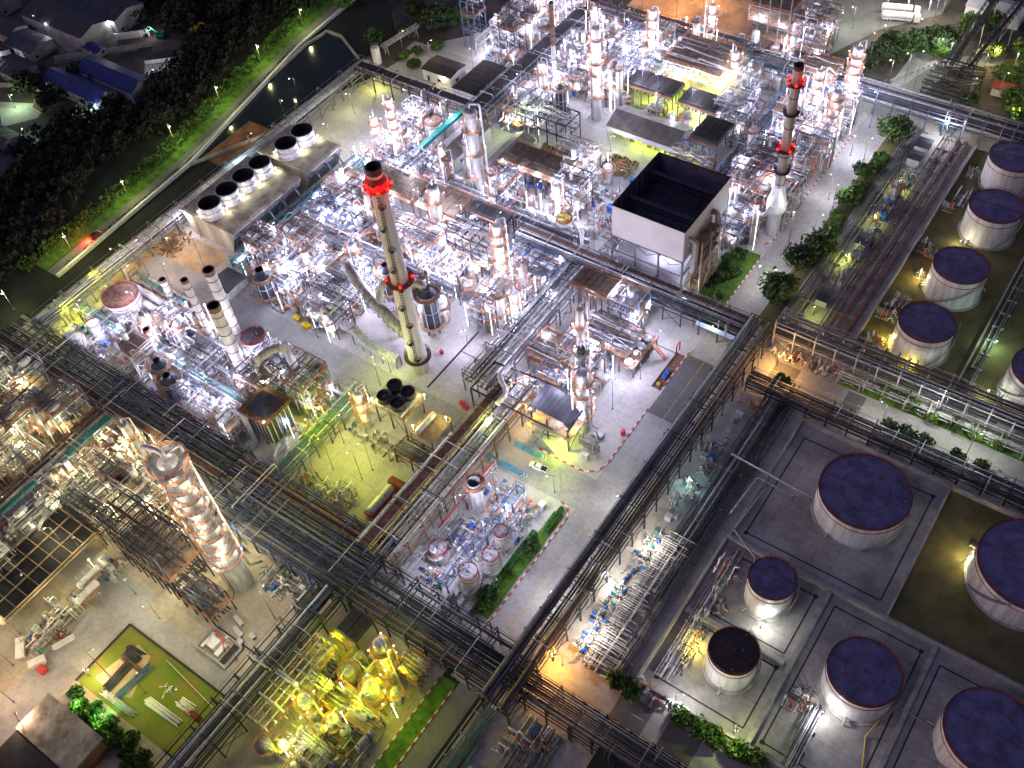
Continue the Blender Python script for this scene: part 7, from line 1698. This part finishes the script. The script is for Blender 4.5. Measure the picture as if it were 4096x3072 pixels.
bin_('blue upright chemical tank below the big white box', -130.7, 213.1, 'blue paint', 1.8, 1.8, 2.6); bin_('bright blue crates beside the cable reels', -131.5, 229.5, 'blue paint', 2.4, 1.6, 1.3); bin_('second bright blue crate beside the cable reels', -130.2, 227.6, 'blue paint', 1.8, 1.6, 1.2)
for k, (x, y) in enumerate([(-131.5, 40.5), (-129.5, 38.3), (-127.2, 36.8), (-125.6, 39.4)]): bin_(['grey duct section lying on the pad, farthest of four', 'long grey duct section lying on the pad', 'grey duct section lying nearest the dark truss bridge', 'short grey duct section lying on the pad'][k], x, y, 'grey paint', 3.4 if k < 2 else 1.6, 1.0, .8, -.2)
t = thing('sump_pit', 'railed sump pit with white equipment and red pipe on the pad', 'pit', (-130.5, 33, 0)); keep(-136, 29, -125, 37); b = MB(); 
for x0, y0, x1, y1 in ((-5, -3.2, 5, -2.9), (-5, 2.9, 5, 3.2), (-5, -2.9, -4.7, 2.9), (4.7, -2.9, 5, 2.9)): b.box(x0, y0, 0, x1, y1, .6)
b.build('curb', M['concrete'], t); b = MB(); b.rail([(-5, -3, .6), (5, -3, .6), (5, 3, .6), (-5, 3, .6)], 1.1, .06, 2, True); b.build('railing', M['galvanised'], t); b = MB(); b.box(-3, -1.5, 0, -.5, 1.2, 1.6); b.box(.2, -2, 0, 1.6, 1.5, 1.1); b.box(-4.2, -2.4, 0, -3.4, 2, .9); b.build('equipment', M['white paint'], t); b = MB(); b.path([(-4, 2, .5), (-4, 2, 2), (0, 2, 2), (2, 0, 2), (2, 0, .5)], .16, 6); b.build('pipe', M['red paint'], t); b = MB(); b.box(2.2, -2.6, .02, 4.6, 2.6, .06); b.build('floor_grate', M['soot'], t)
t = thing('valve_pit', 'striped rectangular pit with blue valves beside the main road', 'pit', (-81.2, 159, 0)); b = MB(); b.box(-1.6, -2.6, 0, -1.3, 12, .35); b.box(-1.3, -2.6, 0, 1.4, -2.3, .35); b.box(-1.3, -2.3, .01, 1.2, 12, .04); b.build('curb', M['rusty brown'], t); b = MB()
for k in range(4): b.lathe([(.35, -.5), (.35, .5), (.01, .5)], 10, (0, 1.5 + k * .9, .6), 'x'); b.path([(-.8, 1.5 + k * .9, .2), (-.8, 1.5 + k * .9, 1.2), (.6, 1.5 + k * .9, 1.2)], .1, 6)
b.build('valve', M['blue paint'], t); b = MB(); b.cbox(-.2, -1.2, .04, .9, .9, .8); b.build('yellow_box', M['yellow paint'], t); b = MB(); b.path([(-1.3, 11, .2), (-1.3, 11, 4), (-1.3, 13, 4.2), (-1.3, 13, .3)], .14, 6); b.build('red_pipe', M['red paint'], t)
# scrap heap beside the cooling tower
r = random.Random(8); b = MB()
for k in range(90):
    x, y = r.gauss(-252 + 3, 2.0) , r.gauss(127, 3); b.bar((x, y, r.uniform(.1, .8)), (x + r.uniform(-2, 2), y + r.uniform(-2, 2), r.uniform(.2, 1.4)), r.uniform(.12, .4))
tag(b.build('scrap_heap', M['rusty brown']), 'heap of rusty scrap pipes at the foot of the long cooling tower', 'scrap heap', kind='stuff')
b = MB()
for k in range(110):
    x, y = r.gauss(1, 4.2), r.gauss(171, 1.2) + 4.2; b.cbox(x, y, r.uniform(0, .4), r.uniform(.3, .9), r.uniform(.3, .9), r.uniform(.3, .8))
tag(b.build('scrap_heap', M['dull cladding']), 'heap of scrap beside the tank road near the lamp post', 'scrap heap', kind='stuff')
t = thing('pipe_comb', 'row of short white pipes running from the pump row to the ground pipes', 'ground pipes', (-55.4, 77.5, 0)); r = random.Random(3)
for k in range(64):
    b = MB(); y = k * .64 + r.uniform(-.1, .1); z = r.choice([1.0, 1.3, 1.6]); x1 = r.uniform(3, 7.5); b.path([(r.uniform(-.6, 0), y, .5), (0, y, z), (x1, y, z), (x1, y + r.choice([0, 0, .5]), .7)], r.choice([.08, .1, .13]), 5); b.build('pipe', M[r.choice(['white paint', 'galvanised', 'cladding'])], t)
for lab, pts, rr, m in [('white pipe crossing from the dark pipe band towards the largest blue tank', [(-53, 146, 2.2), (-36, 144.8, 2.2), (-30, 144.5, 2.2)], .3, 'galvanised'), ('second white pipe beside the largest blue tank with a bend', [(-45, 130, 1.6), (-44, 143, 2.0), (-34, 142.6, 2.0)], .2, 'galvanised'), ('thin grey pipe running down to the small navy tank', [(-41, 143, 1.5), (-42, 126, 2.0), (-34, 121.5, 2.0), (-33.6, 117, 1.2)], .18, 'galvanised'),
    ('long yellow hose lying beside the tank with bright foot', [(5.6, 99.8, 3), (4.6, 96, .2), (6.5, 90, .2), (9, 83, .2)], .14, 'yellow paint'), ('pair of thin pipes crossing the bund to the corner tank', [(6.5, 106, .6), (13, 105.5, .6), (16, 105, .8)], .14, 'galvanised')]:
    o = Vector(pts[0]); t = thing('ground_pipe', lab, 'pipe', (o.x, o.y, 0)); b = MB(); b.path([Vector(p) - Vector((o.x, o.y, 0)) for p in pts], rr, 7); b.build('pipe', M[m], t)
    for p in pts[::2]:
        if p[2] > .4: b = MB(); b.bar((p[0] - o.x, p[1] - o.y, 0), (p[0] - o.x, p[1] - o.y, p[2] - rr), .2); b.build('support', M['steel'], t)
r = random.Random(21)
for k, y in enumerate((222, 234, 240, 246, 258.5, 262.5, 274, 279.5)):
    tree(['lowest roadside bush below the dense trees', 'roadside bush opposite the flared stack foot', 'second roadside bush above the flared stack foot', 'roadside bush below the lower small tree', 'roadside bush just above the lower small tree', 'roadside bush below the upper small tree', 'roadside bush just above the upper small tree', 'roadside bush nearest below the round green tree'][k], -66.4 + r.uniform(-.6, .6), y, r.uniform(2.4, 3.6), r.uniform(4, 5.6), 55 + k % 3, 'leaf light' if k % 2 else 'leaf', 'roadside bushes by the main road', n=26)
# ------------------------------------------------------------------ equipment standing on each plot
DENSE = {'mod': 4, 'lat': 6, 'deck': 4, 'bigdeck': 1, 'vdrum': 4, 'bigdrum': 1, 'hdrum': 4, 'exch': 3, 'pump': 3, 'pipes': 7, 'valve': 3, 'cab': 1, 'col': 1}
FLATT = {'lat': 2, 'pipes': 6, 'valve': 5, 'pump': 4, 'exch': 3, 'hdrum': 2, 'vdrum': 2, 'cab': 3}
PLOTS = [
    (-215, 122.5, -172, 150, DENSE, 46, 1, ' left of the chimney'), (-172, 139, -146.5, 150, DENSE, 14, 2, ' behind the chimney'), (-214, 156, -146, 177, DENSE, 52, 3, ' behind the chimney'), (-214, 186, -205, 227, FLATT, 18, 4, ' by the sloping teal line'), (-222, 187, -207, 226, {'deck': 3, 'vdrum': 2, 'lat': 3, 'pipes': 3}, 20, 5, ' by the sloping teal line'),
    (-200, 187.5, -150, 204, DENSE, 28, 6, ' by the grey sheds'), (-150, 193, -136, 232, DENSE, 16, 7, ' by the slatted cooler'), (-168, 218, -128, 222, FLATT, 10, 8, ' by the slatted cooler'), (-170, 209, -146, 217, FLATT, 14, 81, ' under the slatted cooler'),
    (-115.5, 133, -94, 158, DENSE, 28, 9, ' on the white pad'), (-114, 169, -95, 179, DENSE, 14, 10, ' at the back of the white pad'), (-95, 124, -84, 136, FLATT, 8, 11, ' by the roofed platform'), (-141, 148, -128, 180, DENSE, 20, 12, ' left of the long yellow line'), (-127, 133, -117, 170, FLATT, 14, 13, ' left of the long yellow line'), (-116, 122.5, -105, 131, FLATT, 6, 14, ' under the gantry'),
    (-103, 73, -85.6, 108.5, {'valve': 6, 'pump': 5, 'pipes': 4, 'vdrum': 2, 'cab': 2, 'exch': 2}, 34, 15, ' in the walled island unit'),
    (-247, 78, -222, 108, FLATT, 26, 16, ' by the furnace tanks'), (-222, 78, -186, 110, DENSE, 50, 17, ' in the furnace unit'), (-186, 78, -153, 109, DENSE, 30, 18, ' by the black box furnace'),
    (-147, 78, -128, 84, {'pipes': 3, 'valve': 1}, 8, 19, ' beside the yellow-lit pit'), (-150, 98, -119, 106, FLATT, 10, 20, ' under the four-fan cooler'),
    (-201, 37, -166, 64, DENSE, 30, 21, ' left of the ringed tower'), (-136, 50, -119, 57, FLATT, 7, 22, ' right of the ringed tower'), (-166, 47, -143, 57, FLATT, 12, 23, ' behind the ringed tower'), (-174, 6, -166, 36, FLATT, 16, 24, ' beside the gridded cooler at left'), (-188, 10, -178, 34, {'pipes': 2, 'pump': 2}, 10, 25, ' under the gridded cooler'),
    (-258, 24, -211, 63, DENSE, 26, 26, ' on the yellow-lit left floor'), (-200, -6, -190, 37, DENSE, 18, 27, ' at the left edge'),
    (-103.5, 20, -84, 56, {'lat': 4, 'deck': 3, 'vdrum': 3, 'hdrum': 3, 'pipes': 4, 'exch': 2}, 30, 28, ' in the yellow-lit foreground unit'), (-92.5, 52, -82.5, 57, FLATT, 4, 29, ' in the yellow-lit foreground unit'),
    (-102.6, 232, -81, 298, DENSE, 74, 30, ' by the slim stack'), (-110, 216, -84, 229, DENSE, 12, 31, ' below the slim stack'),
    (-190, 260, -128, 302, DENSE, 78, 32, ' in the upper unit'), (-127, 264, -109, 300, DENSE, 20, 33, ' by the blue platform'), (-126, 259, -106, 265, FLATT, 7, 34, ' by the reel shed'),
    (-224, 262, -201, 330, DENSE, 34, 35, ' in the far left unit'), (-140, 312, -108, 338, DENSE, 26, 36, ' by the far lattice unit'), (-192, 309, -145, 316, FLATT, 12, 37, ' before the orange yard'), (-202, 230, -178, 262, FLATT, 12, 38, ' by the dark topped rack'), (-190, 234, -172, 262, DENSE, 12, 39, ' by the tall thin stack'),
    (-134, 186, -117, 228, FLATT, 16, 40, ' left of the big white box'), (-146, 158, -128, 182, FLATT, 10, 41, ' below the big white box'),
    (-115, 188, -91, 213, {'cab': 1, 'pump': 1, 'pipes': 1}, 1, 42, ' under the big white box'),
    (-57.4, 214, -53.2, 280, {'valve': 5, 'pump': 4, 'cab': 1, 'vdrum': 1}, 22, 43, ' in the valve strip'), (-60.8, 184, -48, 186.6, {'valve': 1}, 3, 44, ' by the corner rack'), (-50, 184.2, -38, 188, {'valve': 4, 'pipes': 1}, 8, 45, ' beside the tank road'),
    (-60, 76.8, -55.4, 118, {'pump': 1}, 17, 46, ' in the pump row'), (-60, 120, -55.4, 170, {'valve': 2, 'cab': 1, 'pump': 1}, 13, 47, ' in the dark valve strip'),
    (-44, 76.9, -30, 80.4, {'valve': 1}, 5, 48, ' beside the lower tank road'), (-60, 62, -40, 69, FLATT, 5, 49, ' beside the lower tank road'), (-62, 34, -50, 59, FLATT, 8, 50, ' at the bottom edge'), (-14, 92, -8, 98, {'valve': 1}, 3, 51, ' at the bright tank foot'),
    (-40, 200, -34, 292, {'pipes': 1, 'valve': 2}, 10, 52, ' by the grassy tank row'), (-10, 300, 5, 312, FLATT, 3, 53, ' behind the blue rack'), (-41, 86, -34, 120, {'valve': 2, 'pipes': 1}, 6, 54, ' by the small tanks'),
]
for x0, y0, x1, y1, kinds, n, sd, zone in PLOTS:
    lc = (WHITE, 135)
    if sd in (16, 17, 18): lc = (WHITE, 120)
    elif sd in (19, 20): lc = ((1.0, .95, .1), 130)
    elif 21 <= sd <= 27: lc = ((1.0, .91, .52), 110)
    elif sd in (28, 29): lc = ((.86, 1.0, .02), 140)
    elif sd >= 43: lc = None
    elif sd in (35, 36, 37): lc = (WHITE, 200)
    sp = fill(x0, y0, x1, y1, kinds, n, sd, zone, lc)

# ------------------------------------------------------------------ lamps that light the plots
def lamps(x0, y0, x1, y1, nx, ny, col, power, h, seed, desc):
    r = random.Random(seed)
    if col is WHITE and nx * ny > 4: ny, power = max(1, round(ny * .67)), power * .8
    for i in range(nx):
        for j in range(ny):
            x = x0 + (x1 - x0) * (i + .5 + r.uniform(-.25, .25)) / nx; y = y0 + (y1 - y0) * (j + .5 + r.uniform(-.25, .25)) / ny
            lamp_post(x, y, h if r.random() < .5 else h + 6, col, power, desc, r.uniform(0, 6.28))
WP = 'white plant lamp on a post'
LP = [
    (-215, 123, -148, 150, 7, 2, WHITE, 620, 8, 1, WP), (-214, 150, -146, 187, 8, 4, WHITE, 620, 8, 2, WP), (-222, 187, -198, 227, 3, 4, WHITE, 520, 8, 3, WP), (-198, 188, -136, 206, 6, 2, WHITE, 560, 8, 4, WP), (-150, 206, -136, 232, 2, 3, WHITE, 480, 7, 5, WP),
    (-117, 123, -92, 180, 3, 5, WHITE, 420, 8, 6, WP), (-92, 140, -82, 176, 1, 3, WHITE, 330, 7, 7, WP), (-141, 130, -118, 180, 2, 5, WHITE, 560, 7, 8, WP), (-103, 74, -85, 108, 2, 5, WHITE, 560, 10, 9, WP),
    (-247, 79, -170, 109, 8, 3, WHITE, 560, 7, 10, WP), (-102, 234, -82, 298, 2, 7, WHITE, 700, 8, 11, WP), (-110, 216, -84, 229, 2, 1, WHITE, 400, 7, 12, WP), (-190, 262, -128, 300, 6, 4, WHITE, 520, 8, 13, WP), (-224, 262, -201, 326, 2, 5, WHITE, 420, 8, 14, WP), (-140, 312, -108, 338, 3, 2, WHITE, 620, 8, 15, WP), (-127, 264, -108, 300, 2, 3, WHITE, 480, 8, 16, WP),
    (-135, 187, -117, 225, 1, 3, WHITE, 420, 7, 17, WP), (-114, 189, -92, 212, 2, 2, WHITE, 420, 9, 18, WP), (-196, 240, -172, 262, 2, 2, WHITE, 330, 7, 19, WP),
    (-200, 38, -143, 63, 5, 2, WARM, 480, 8, 20, 'warm plant lamp on a post'), (-143, 28, -119, 56, 2, 2, (1.0, .92, .66), 330, 9, 21, 'warm plant lamp on a post'), (-255, 26, -211, 62, 4, 3, WARM, 520, 8, 22, 'warm plant lamp on a post'), (-200, -4, -168, 36, 3, 3, WARM, 420, 8, 23, 'warm plant lamp on a post'), (-168, 22, -140, 36, 2, 1, (1.0, .92, .66), 260, 9, 24, 'warm plant lamp on a post'),
    (-109, 22, -83, 56, 2, 3, (.86, 1.0, .0), 330, 8, 25, 'yellow plant lamp on a post'), (-104, 22, -92, 34, 1, 1, (1.0, .9, .8), 170, 9, 26, 'warm plant lamp on a post'), (-156, 85, -130, 97, 3, 2, (.88, 1.0, .0), 430, 7, 27, 'yellow plant lamp on a post'), (-150, 9, -122, 22, 3, 1, (1.0, .98, .02), 200, 9, 28, 'yellow plant lamp on a post'),
    (-252, 108, -226, 130, 2, 2, (1.0, .72, .4), 330, 8, 29, 'warm plant lamp on a post'), (-252, 188, -224, 224, 1, 2, (1.0, .95, .3), 480, 9, 30, 'yellow plant lamp on a post'), (-247, 84, -244, 108, 1, 2, LEMON, 420, 7, 31, 'yellow plant lamp on a post'), (-149, 276, -120, 296, 2, 2, (.85, 1.0, .2), 520, 8, 32, 'green-tinted plant lamp on a post'), (-180, 222, -170, 252, 1, 2, (.85, 1.0, .5), 380, 8, 33, 'green-tinted plant lamp on a post'),
    (-170, 110, -130, 122, 1, 1, (.85, 1.0, .3), 460, 8, 34, 'green-tinted plant lamp on a post'), (-190, 314, -150, 345, 3, 2, ORANGE, 800, 9, 35, 'orange yard lamp on a post'), (-130, 340, -100, 352, 2, 1, (.8, 1.0, .8), 420, 9, 36, 'green-tinted plant lamp on a post'), (-102, 350, -74, 374, 3, 2, (1.0, .93, .8), 1000, 10, 37, 'bright depot lamp on a post'),
    (-79, 195, -70, 330, 1, 6, (.93, .93, 1.0), 420, 9, 60, 'white road lamp on a post'), (-94, 316, -66, 346, 3, 2, (.95, 1.0, .8), 420, 9, 61, 'green-tinted road lamp on a post'), (-60, 310, -36, 350, 2, 2, (1.0, .85, .4), 420, 7, 62, 'warm road lamp on a post'),  # first row: lamps added for the stack unit's spill on the main road
    (-256, 240, -228, 262, 2, 1, (1.0, .85, .4), 300, 6, 38, 'garden lamp on a post'), (-228, 254, -204, 262, 1, 1, (1.0, .93, .85), 420, 8, 39, 'warm plant lamp on a post'),
]
for a in LP: lamps(*a)
ONE = [  # x, y, height, colour, power, label
    (-147, 270, 4, (.72, 1.0, 0), 1000, 'yellow-green lamp under the left dark fin cooler'), (-128, 269, 4, (.72, 1.0, 0), 1000, 'yellow-green lamp under the right dark fin cooler'), (-141, 277.5, 7, (.75, 1.0, 0), 900, 'yellow-green lamp before the green-lit steel structure, left'), (-130, 277.5, 7, (.75, 1.0, 0), 900, 'yellow-green lamp before the green-lit steel structure, right'), (-136, 288, 12, (.8, 1.0, .0), 1000, 'high yellow-green lamp on the green-lit steel structure'), (-152, 276, 6, (.8, 1.0, .1), 420, 'yellow-green lamp at the left end of the fin coolers'),
    (-112, 117, 9, (.82, 1.0, .28), 520, 'green-tinted lamp over the cross road behind the pickup'), (-86.5, 112.6, 8, (.82, 1.0, .28), 420, 'green-tinted lamp at the road corner beside the pickup'), (-150, 122, 8, (.82, 1.0, .22), 520, 'green-tinted lamp at the foot of the tall chimney'), (-178, 121, 8, (.9, 1.0, .6), 420, 'pale green lamp on the cross road left of the chimney'), (-180.5, 232, 8, (.8, 1.0, .45), 620, 'green-tinted lamp over the side road between the sheds'), (-118, 240, 8, (.85, 1.0, .4), 420, 'green-tinted lamp beside the reel shed end'), (-152, -6, 9, (1.0, .7, .5), 700, 'pinkish lamp over the road at the bottom left corner'),
    (-59, 74.2, 6, (1.0, .45, .06), 1300, 'orange lamp post where the lower tank road meets the dark rack'), (-56.5, 181, 6, (1.0, .52, .14), 1300, 'orange lamp post where the tank road meets the dark rack'),
    (-25.2, 106.8, 3.6, (.95, 1.0, .9), 420, 'low bright lamp at the foot of the small navy tank'), (-5, 95.4, 3.4, (.98, .98, 1.0), 480, 'low glaring lamp at the foot of the tank with bright foot'), (-34.5, 94, 3, (1.0, .8, .15), 420, 'low yellow lamp beside the brown roofed tank'), (-34, 204, 3, (1.0, .8, .15), 420, 'yellow lamp beside the tank nearest the pale-posted rack'), (-34.5, 231, 3, (1.0, .85, .3), 320, 'yellow lamp beside the third grassy row tank'), (-30.5, 253, 2.2, (1.0, .95, .6), 240, 'low lamp at the foot of the second grassy row tank'), (-25, 198.2, 1.8, (1.0, .8, .1), 240, 'low yellow lamp lighting rust streaks on a tank'), (-4.5, 200, 3, (.9, 1.0, .8), 300, 'low lamp beside the right edge tank'), (-9, 216, 4, (.6, 1.0, .7), 420, 'green-white lamp over the pipes right of the tank row'), (7.5, 148, 3, (1.0, .9, .4), 420, 'yellow-green lamp beside the right edge big tank'),
    (-52.5, 300, 7, (.9, .92, 1.0), 900, 'bright lamp on the blue framed rack above the small huts'), (-56.3, 269, 3.5, (.85, 1.0, .15), 260, 'yellow-green lamp in the valve strip, upper'), (-56.5, 250, 3.5, (.85, 1.0, .15), 260, 'yellow-green lamp in the valve strip, middle'), (-56.2, 228, 3.5, (.85, 1.0, .15), 260, 'yellow-green lamp in the valve strip, lower'), (-56, 204, 4, (.85, 1.0, .2), 200, 'yellow-green lamp in the valve strip, nearest the corner'),
    (-70.8, 208, 6, (1.0, 1.0, .75), 320, 'lamp post in front of the dense roadside trees'), (-2.5, 178, 9, (.95, 1.0, .85), 700, 'tall lamp post on the tank road near the scrap'), (-14, 184.5, 9, (1.0, 1.0, .9), 500, 'tall lamp post beside white rubble under the pale rack'), (-24.5, 177, 8, (1.0, .95, .85), 380, 'tall lamp post halfway along the tank road'),
    (-69.3, 84, 7, (1.0, .95, .9), 420, 'lamp post arching over the main road opposite the hedge'), (-69.3, 118, 7, (1.0, .95, .9), 420, 'lamp post arching over the main road opposite the pickup'), (-70.2, 250, 8, (.95, .95, 1.0), 420, 'lamp post on the main road below the roadside trees'), (-70.2, 236, 8, (.95, .95, 1.0), 320, 'lamp post on the main road opposite the flared stack foot'), (-71, 277, 8, (.95, .95, 1.0), 420, 'lamp post on the main road near the round green tree'),
    (-58.5, 97, 5, (1.0, .95, .85), 700, 'lamp over the pump row, middle'), (-58.5, 82, 5, (1.0, .95, .85), 700, 'lamp over the pump row, lower'), (-58.5, 112, 5, (1.0, .92, .75), 600, 'lamp over the pump row, upper'), (-58.5, 132, 4, (.5, 1.0, .95), 220, 'cyan lamp over the blue pumps in the dark strip'), (-33, 80.5, 6, (.95, .95, 1.0), 420, 'lamp over the manifold beside the lower tank road'), (-19, 81, 7, (.9, 1.0, .4), 420, 'yellow-green lamp among the bottom row of shrubs'),
    (-152, 10.5, 5, (1.0, .72, .4), 900, 'glaring orange wall lamp at the corner of the flat-roofed building'), (-139, 5.5, 4, (.35, 1.0, .25), 420, 'green lamp among the bushes by the corner building'), (-147, 3.5, 4, (.5, 1.0, .3), 300, 'second green lamp among the bushes by the corner building'), (-163, -4, 8, (1.0, .62, .35), 620, 'orange road lamp at the bottom left edge'),
    (-67, 344, 8, (.7, .95, 1.0), 520, 'bluish lamp post beside the transfer frame'), (-70.5, 347, 5, (.8, 1.0, .4), 360, 'green-white lamp lighting the pale bush'), (-54, 350, 6, (1.0, .75, .25), 520, 'orange lamp between the lattice conveyors'), (-36, 317, 5, (1.0, .85, .1), 480, 'yellow lamp beside the bright yellow-lit tree'), (-110, 343, 8, (.95, 1.0, .9), 300, 'lamp post beside the curved cream fence'),
    (-331, 163.5, 5, (.72, .78, 1.0), 900, 'bright bluish lamp on the end of the blue roofed shed'), (-366, 150, 6, (.65, 1.0, .5), 620, 'green-white lamp over the village timber yard'), (-329, 190, 5, (1.0, .95, .9), 420, 'lamp in the small walled lot'), (-405, 191.5, 7, (.85, .82, 1.0), 480, 'village lane lamp, farther'), (-393, 189, 7, (.85, .82, 1.0), 480, 'village lane lamp, nearer'), (-395, 166, 6, (.95, .92, 1.0), 520, 'village lamp above the left edge roofs'), (-372, 205.5, 6, (.9, .95, 1.0), 220, 'lamp at the corner of the grey warehouse'), (-352, 211, 4, (1.0, .9, .8), 160, 'lamp behind the white panelled wall'), (-345, 139, 4, (.7, 1.0, .9), 160, 'dim lamp along the dark hut row'),
    (-222.5, 242, 4, (1.0, .9, .45), 420, 'wall lamp in front of the small white building'), (-213, 243, 3, (1.0, .7, .3), 160, 'small orange lamp beside the small white building'), (-246, 229, 5, (1.0, 1.0, .15), 420, 'yellow lamp under the covered truss bridge'), (-249.5, 133, 8, (.95, .9, 1.0), 620, 'bright lamp on the pale rack left of the cooling tower'), (-250, 148, 9, (1.0, .9, .7), 600, 'bright warm lamp on the pale rack beside the cooling tower'), (-250.5, 163, 9, (.65, .9, 1.0), 700, 'bright cyan lamp on the pale rack between the cooling towers'), (-258, 112, 6, (1.0, .9, .2), 420, 'yellow lamp on the pale rack near the left corner'), (-262, 178, 6, (1.0, .9, .5), 200, 'lamp beside the brick coloured yard'),
    (-251, 86, 6, (.95, 1.0, .0), 620, 'yellow lamp on the ground strip inside the left corner rack'), (-254, 99, 6, (1.0, .9, .05), 520, 'second yellow lamp inside the pale left rack'),
    (-138, 247.5, 3.4, (.7, 1.0, .05), 620, 'yellow-green lamp inside the open reel shed, left'), (-130, 247.5, 3.4, (.7, 1.0, .05), 620, 'yellow-green lamp inside the open reel shed, right'), (-173, 203.2, 3, (.75, 1.0, .1), 420, 'yellow-green lamp at the open foot of the grey shed'), (-147, 240, 7, (.95, 1.0, .7), 420, 'lamp over the cable reel yard'), (-171, 216, 5, (.9, 1.0, .4), 300, 'green-tinted lamp between the two grey sheds'), (-114, 216.5, 3, (.95, 1.0, .4), 420, 'yellow lamp behind the big white box'),
    (-95, 212, 9, (.9, .9, 1.0), 520, 'white lamp on the stair side of the big white box'), (-90, 188, 7, (.95, .95, 1.0), 420, 'white lamp at the near corner of the big white box'),
    (-273, 214, 5, (1.0, 1.0, .5), 90, 'lamp standing in the pond, far'), (-268, 201, 5, (1.0, 1.0, .4), 90, 'lamp standing in the pond, near'),
]
for x, y, h, c, pw, lab in ONE: lamp_post(x, y, h, c, pw * (.75 if h < 5 else 1), label=lab, rz=(x * 3 + y) % 6.28, arm=.7 if h < 5 else 1.6, group=None)
BULB[(.95, 1.0, .35)] = 'bulb'
BL = [(1920, 175), (1655, 405), (1400, 665), (1110, 910), (820, 1255), (465, 1600)]
BULB[(.95, 1.0, .35)] = 'bulb'
for k, (x, y) in enumerate(BL):
    p = q(1, x, y); lamp_post(p.x, p.y, 9, (.95, 1.0, .35), 620, label=['uppermost', 'second', 'third', 'fourth', 'fifth', 'sixth'][k] + ' lamp post from the top along the grassy bank road', rz=-.4, arm=2.2, group='lamp posts of the bank road', size=.45, polemat='galvanised')
p = q(4, 90, 375); lamp_post(p.x, p.y, 9, (.95, 1.0, .35), 620, label='lowest lamp post of the grassy bank road, at the left edge', rz=-.4, arm=2.2, group='lamp posts of the bank road', size=.45, polemat='galvanised')

# ------------------------------------------------------------------ labels for the many: nearest landmark, side in view and order of distance
ORD = 'nearest second third fourth fifth sixth seventh eighth ninth tenth eleventh twelfth thirteenth fourteenth fifteenth sixteenth seventeenth eighteenth nineteenth twentieth'.split()
buckets = {}
for o, desc in AUTO:
    p = Vector(o.location[:2]); lw, lp = min(LAND, key=lambda l: (l[1] - p).length)
    a, c = view((p.x, p.y, 0)), view((lp.x, lp.y, 0)); du, dv = a[0] - c[0], a[1] - c[1]
    side = ('right of' if du > 0 else 'left of') if abs(du) > abs(dv) else ('behind' if dv > 0 else 'before')
    buckets.setdefault((desc, lw, side), []).append(((p - lp).length, o))
for (desc, lw, side), lst in buckets.items():
    lst.sort(key=lambda e: e[0])
    for i, (d, o) in enumerate(lst):
        if len(lst) == 1: lab = f'{desc}, {side} {lw}'
        elif i == 0: lab = f'{desc}, nearest of several {side} {lw}'
        elif i < len(ORD): lab = f'{desc}, {ORD[i]} nearest {side} {lw}'
        else: lab = f'{desc}, among the farthest {side} {lw}'
        for cut in ('the ', 'with floors', 'with motor', 'on a post', 'of several '):
            if len(lab.split()) > 16: lab = lab.replace(cut, '', 1).replace('  ', ' ').replace(' ,', ',')
        o['label'] = lab; o['group'] = f'{desc} group {side} {lw}'
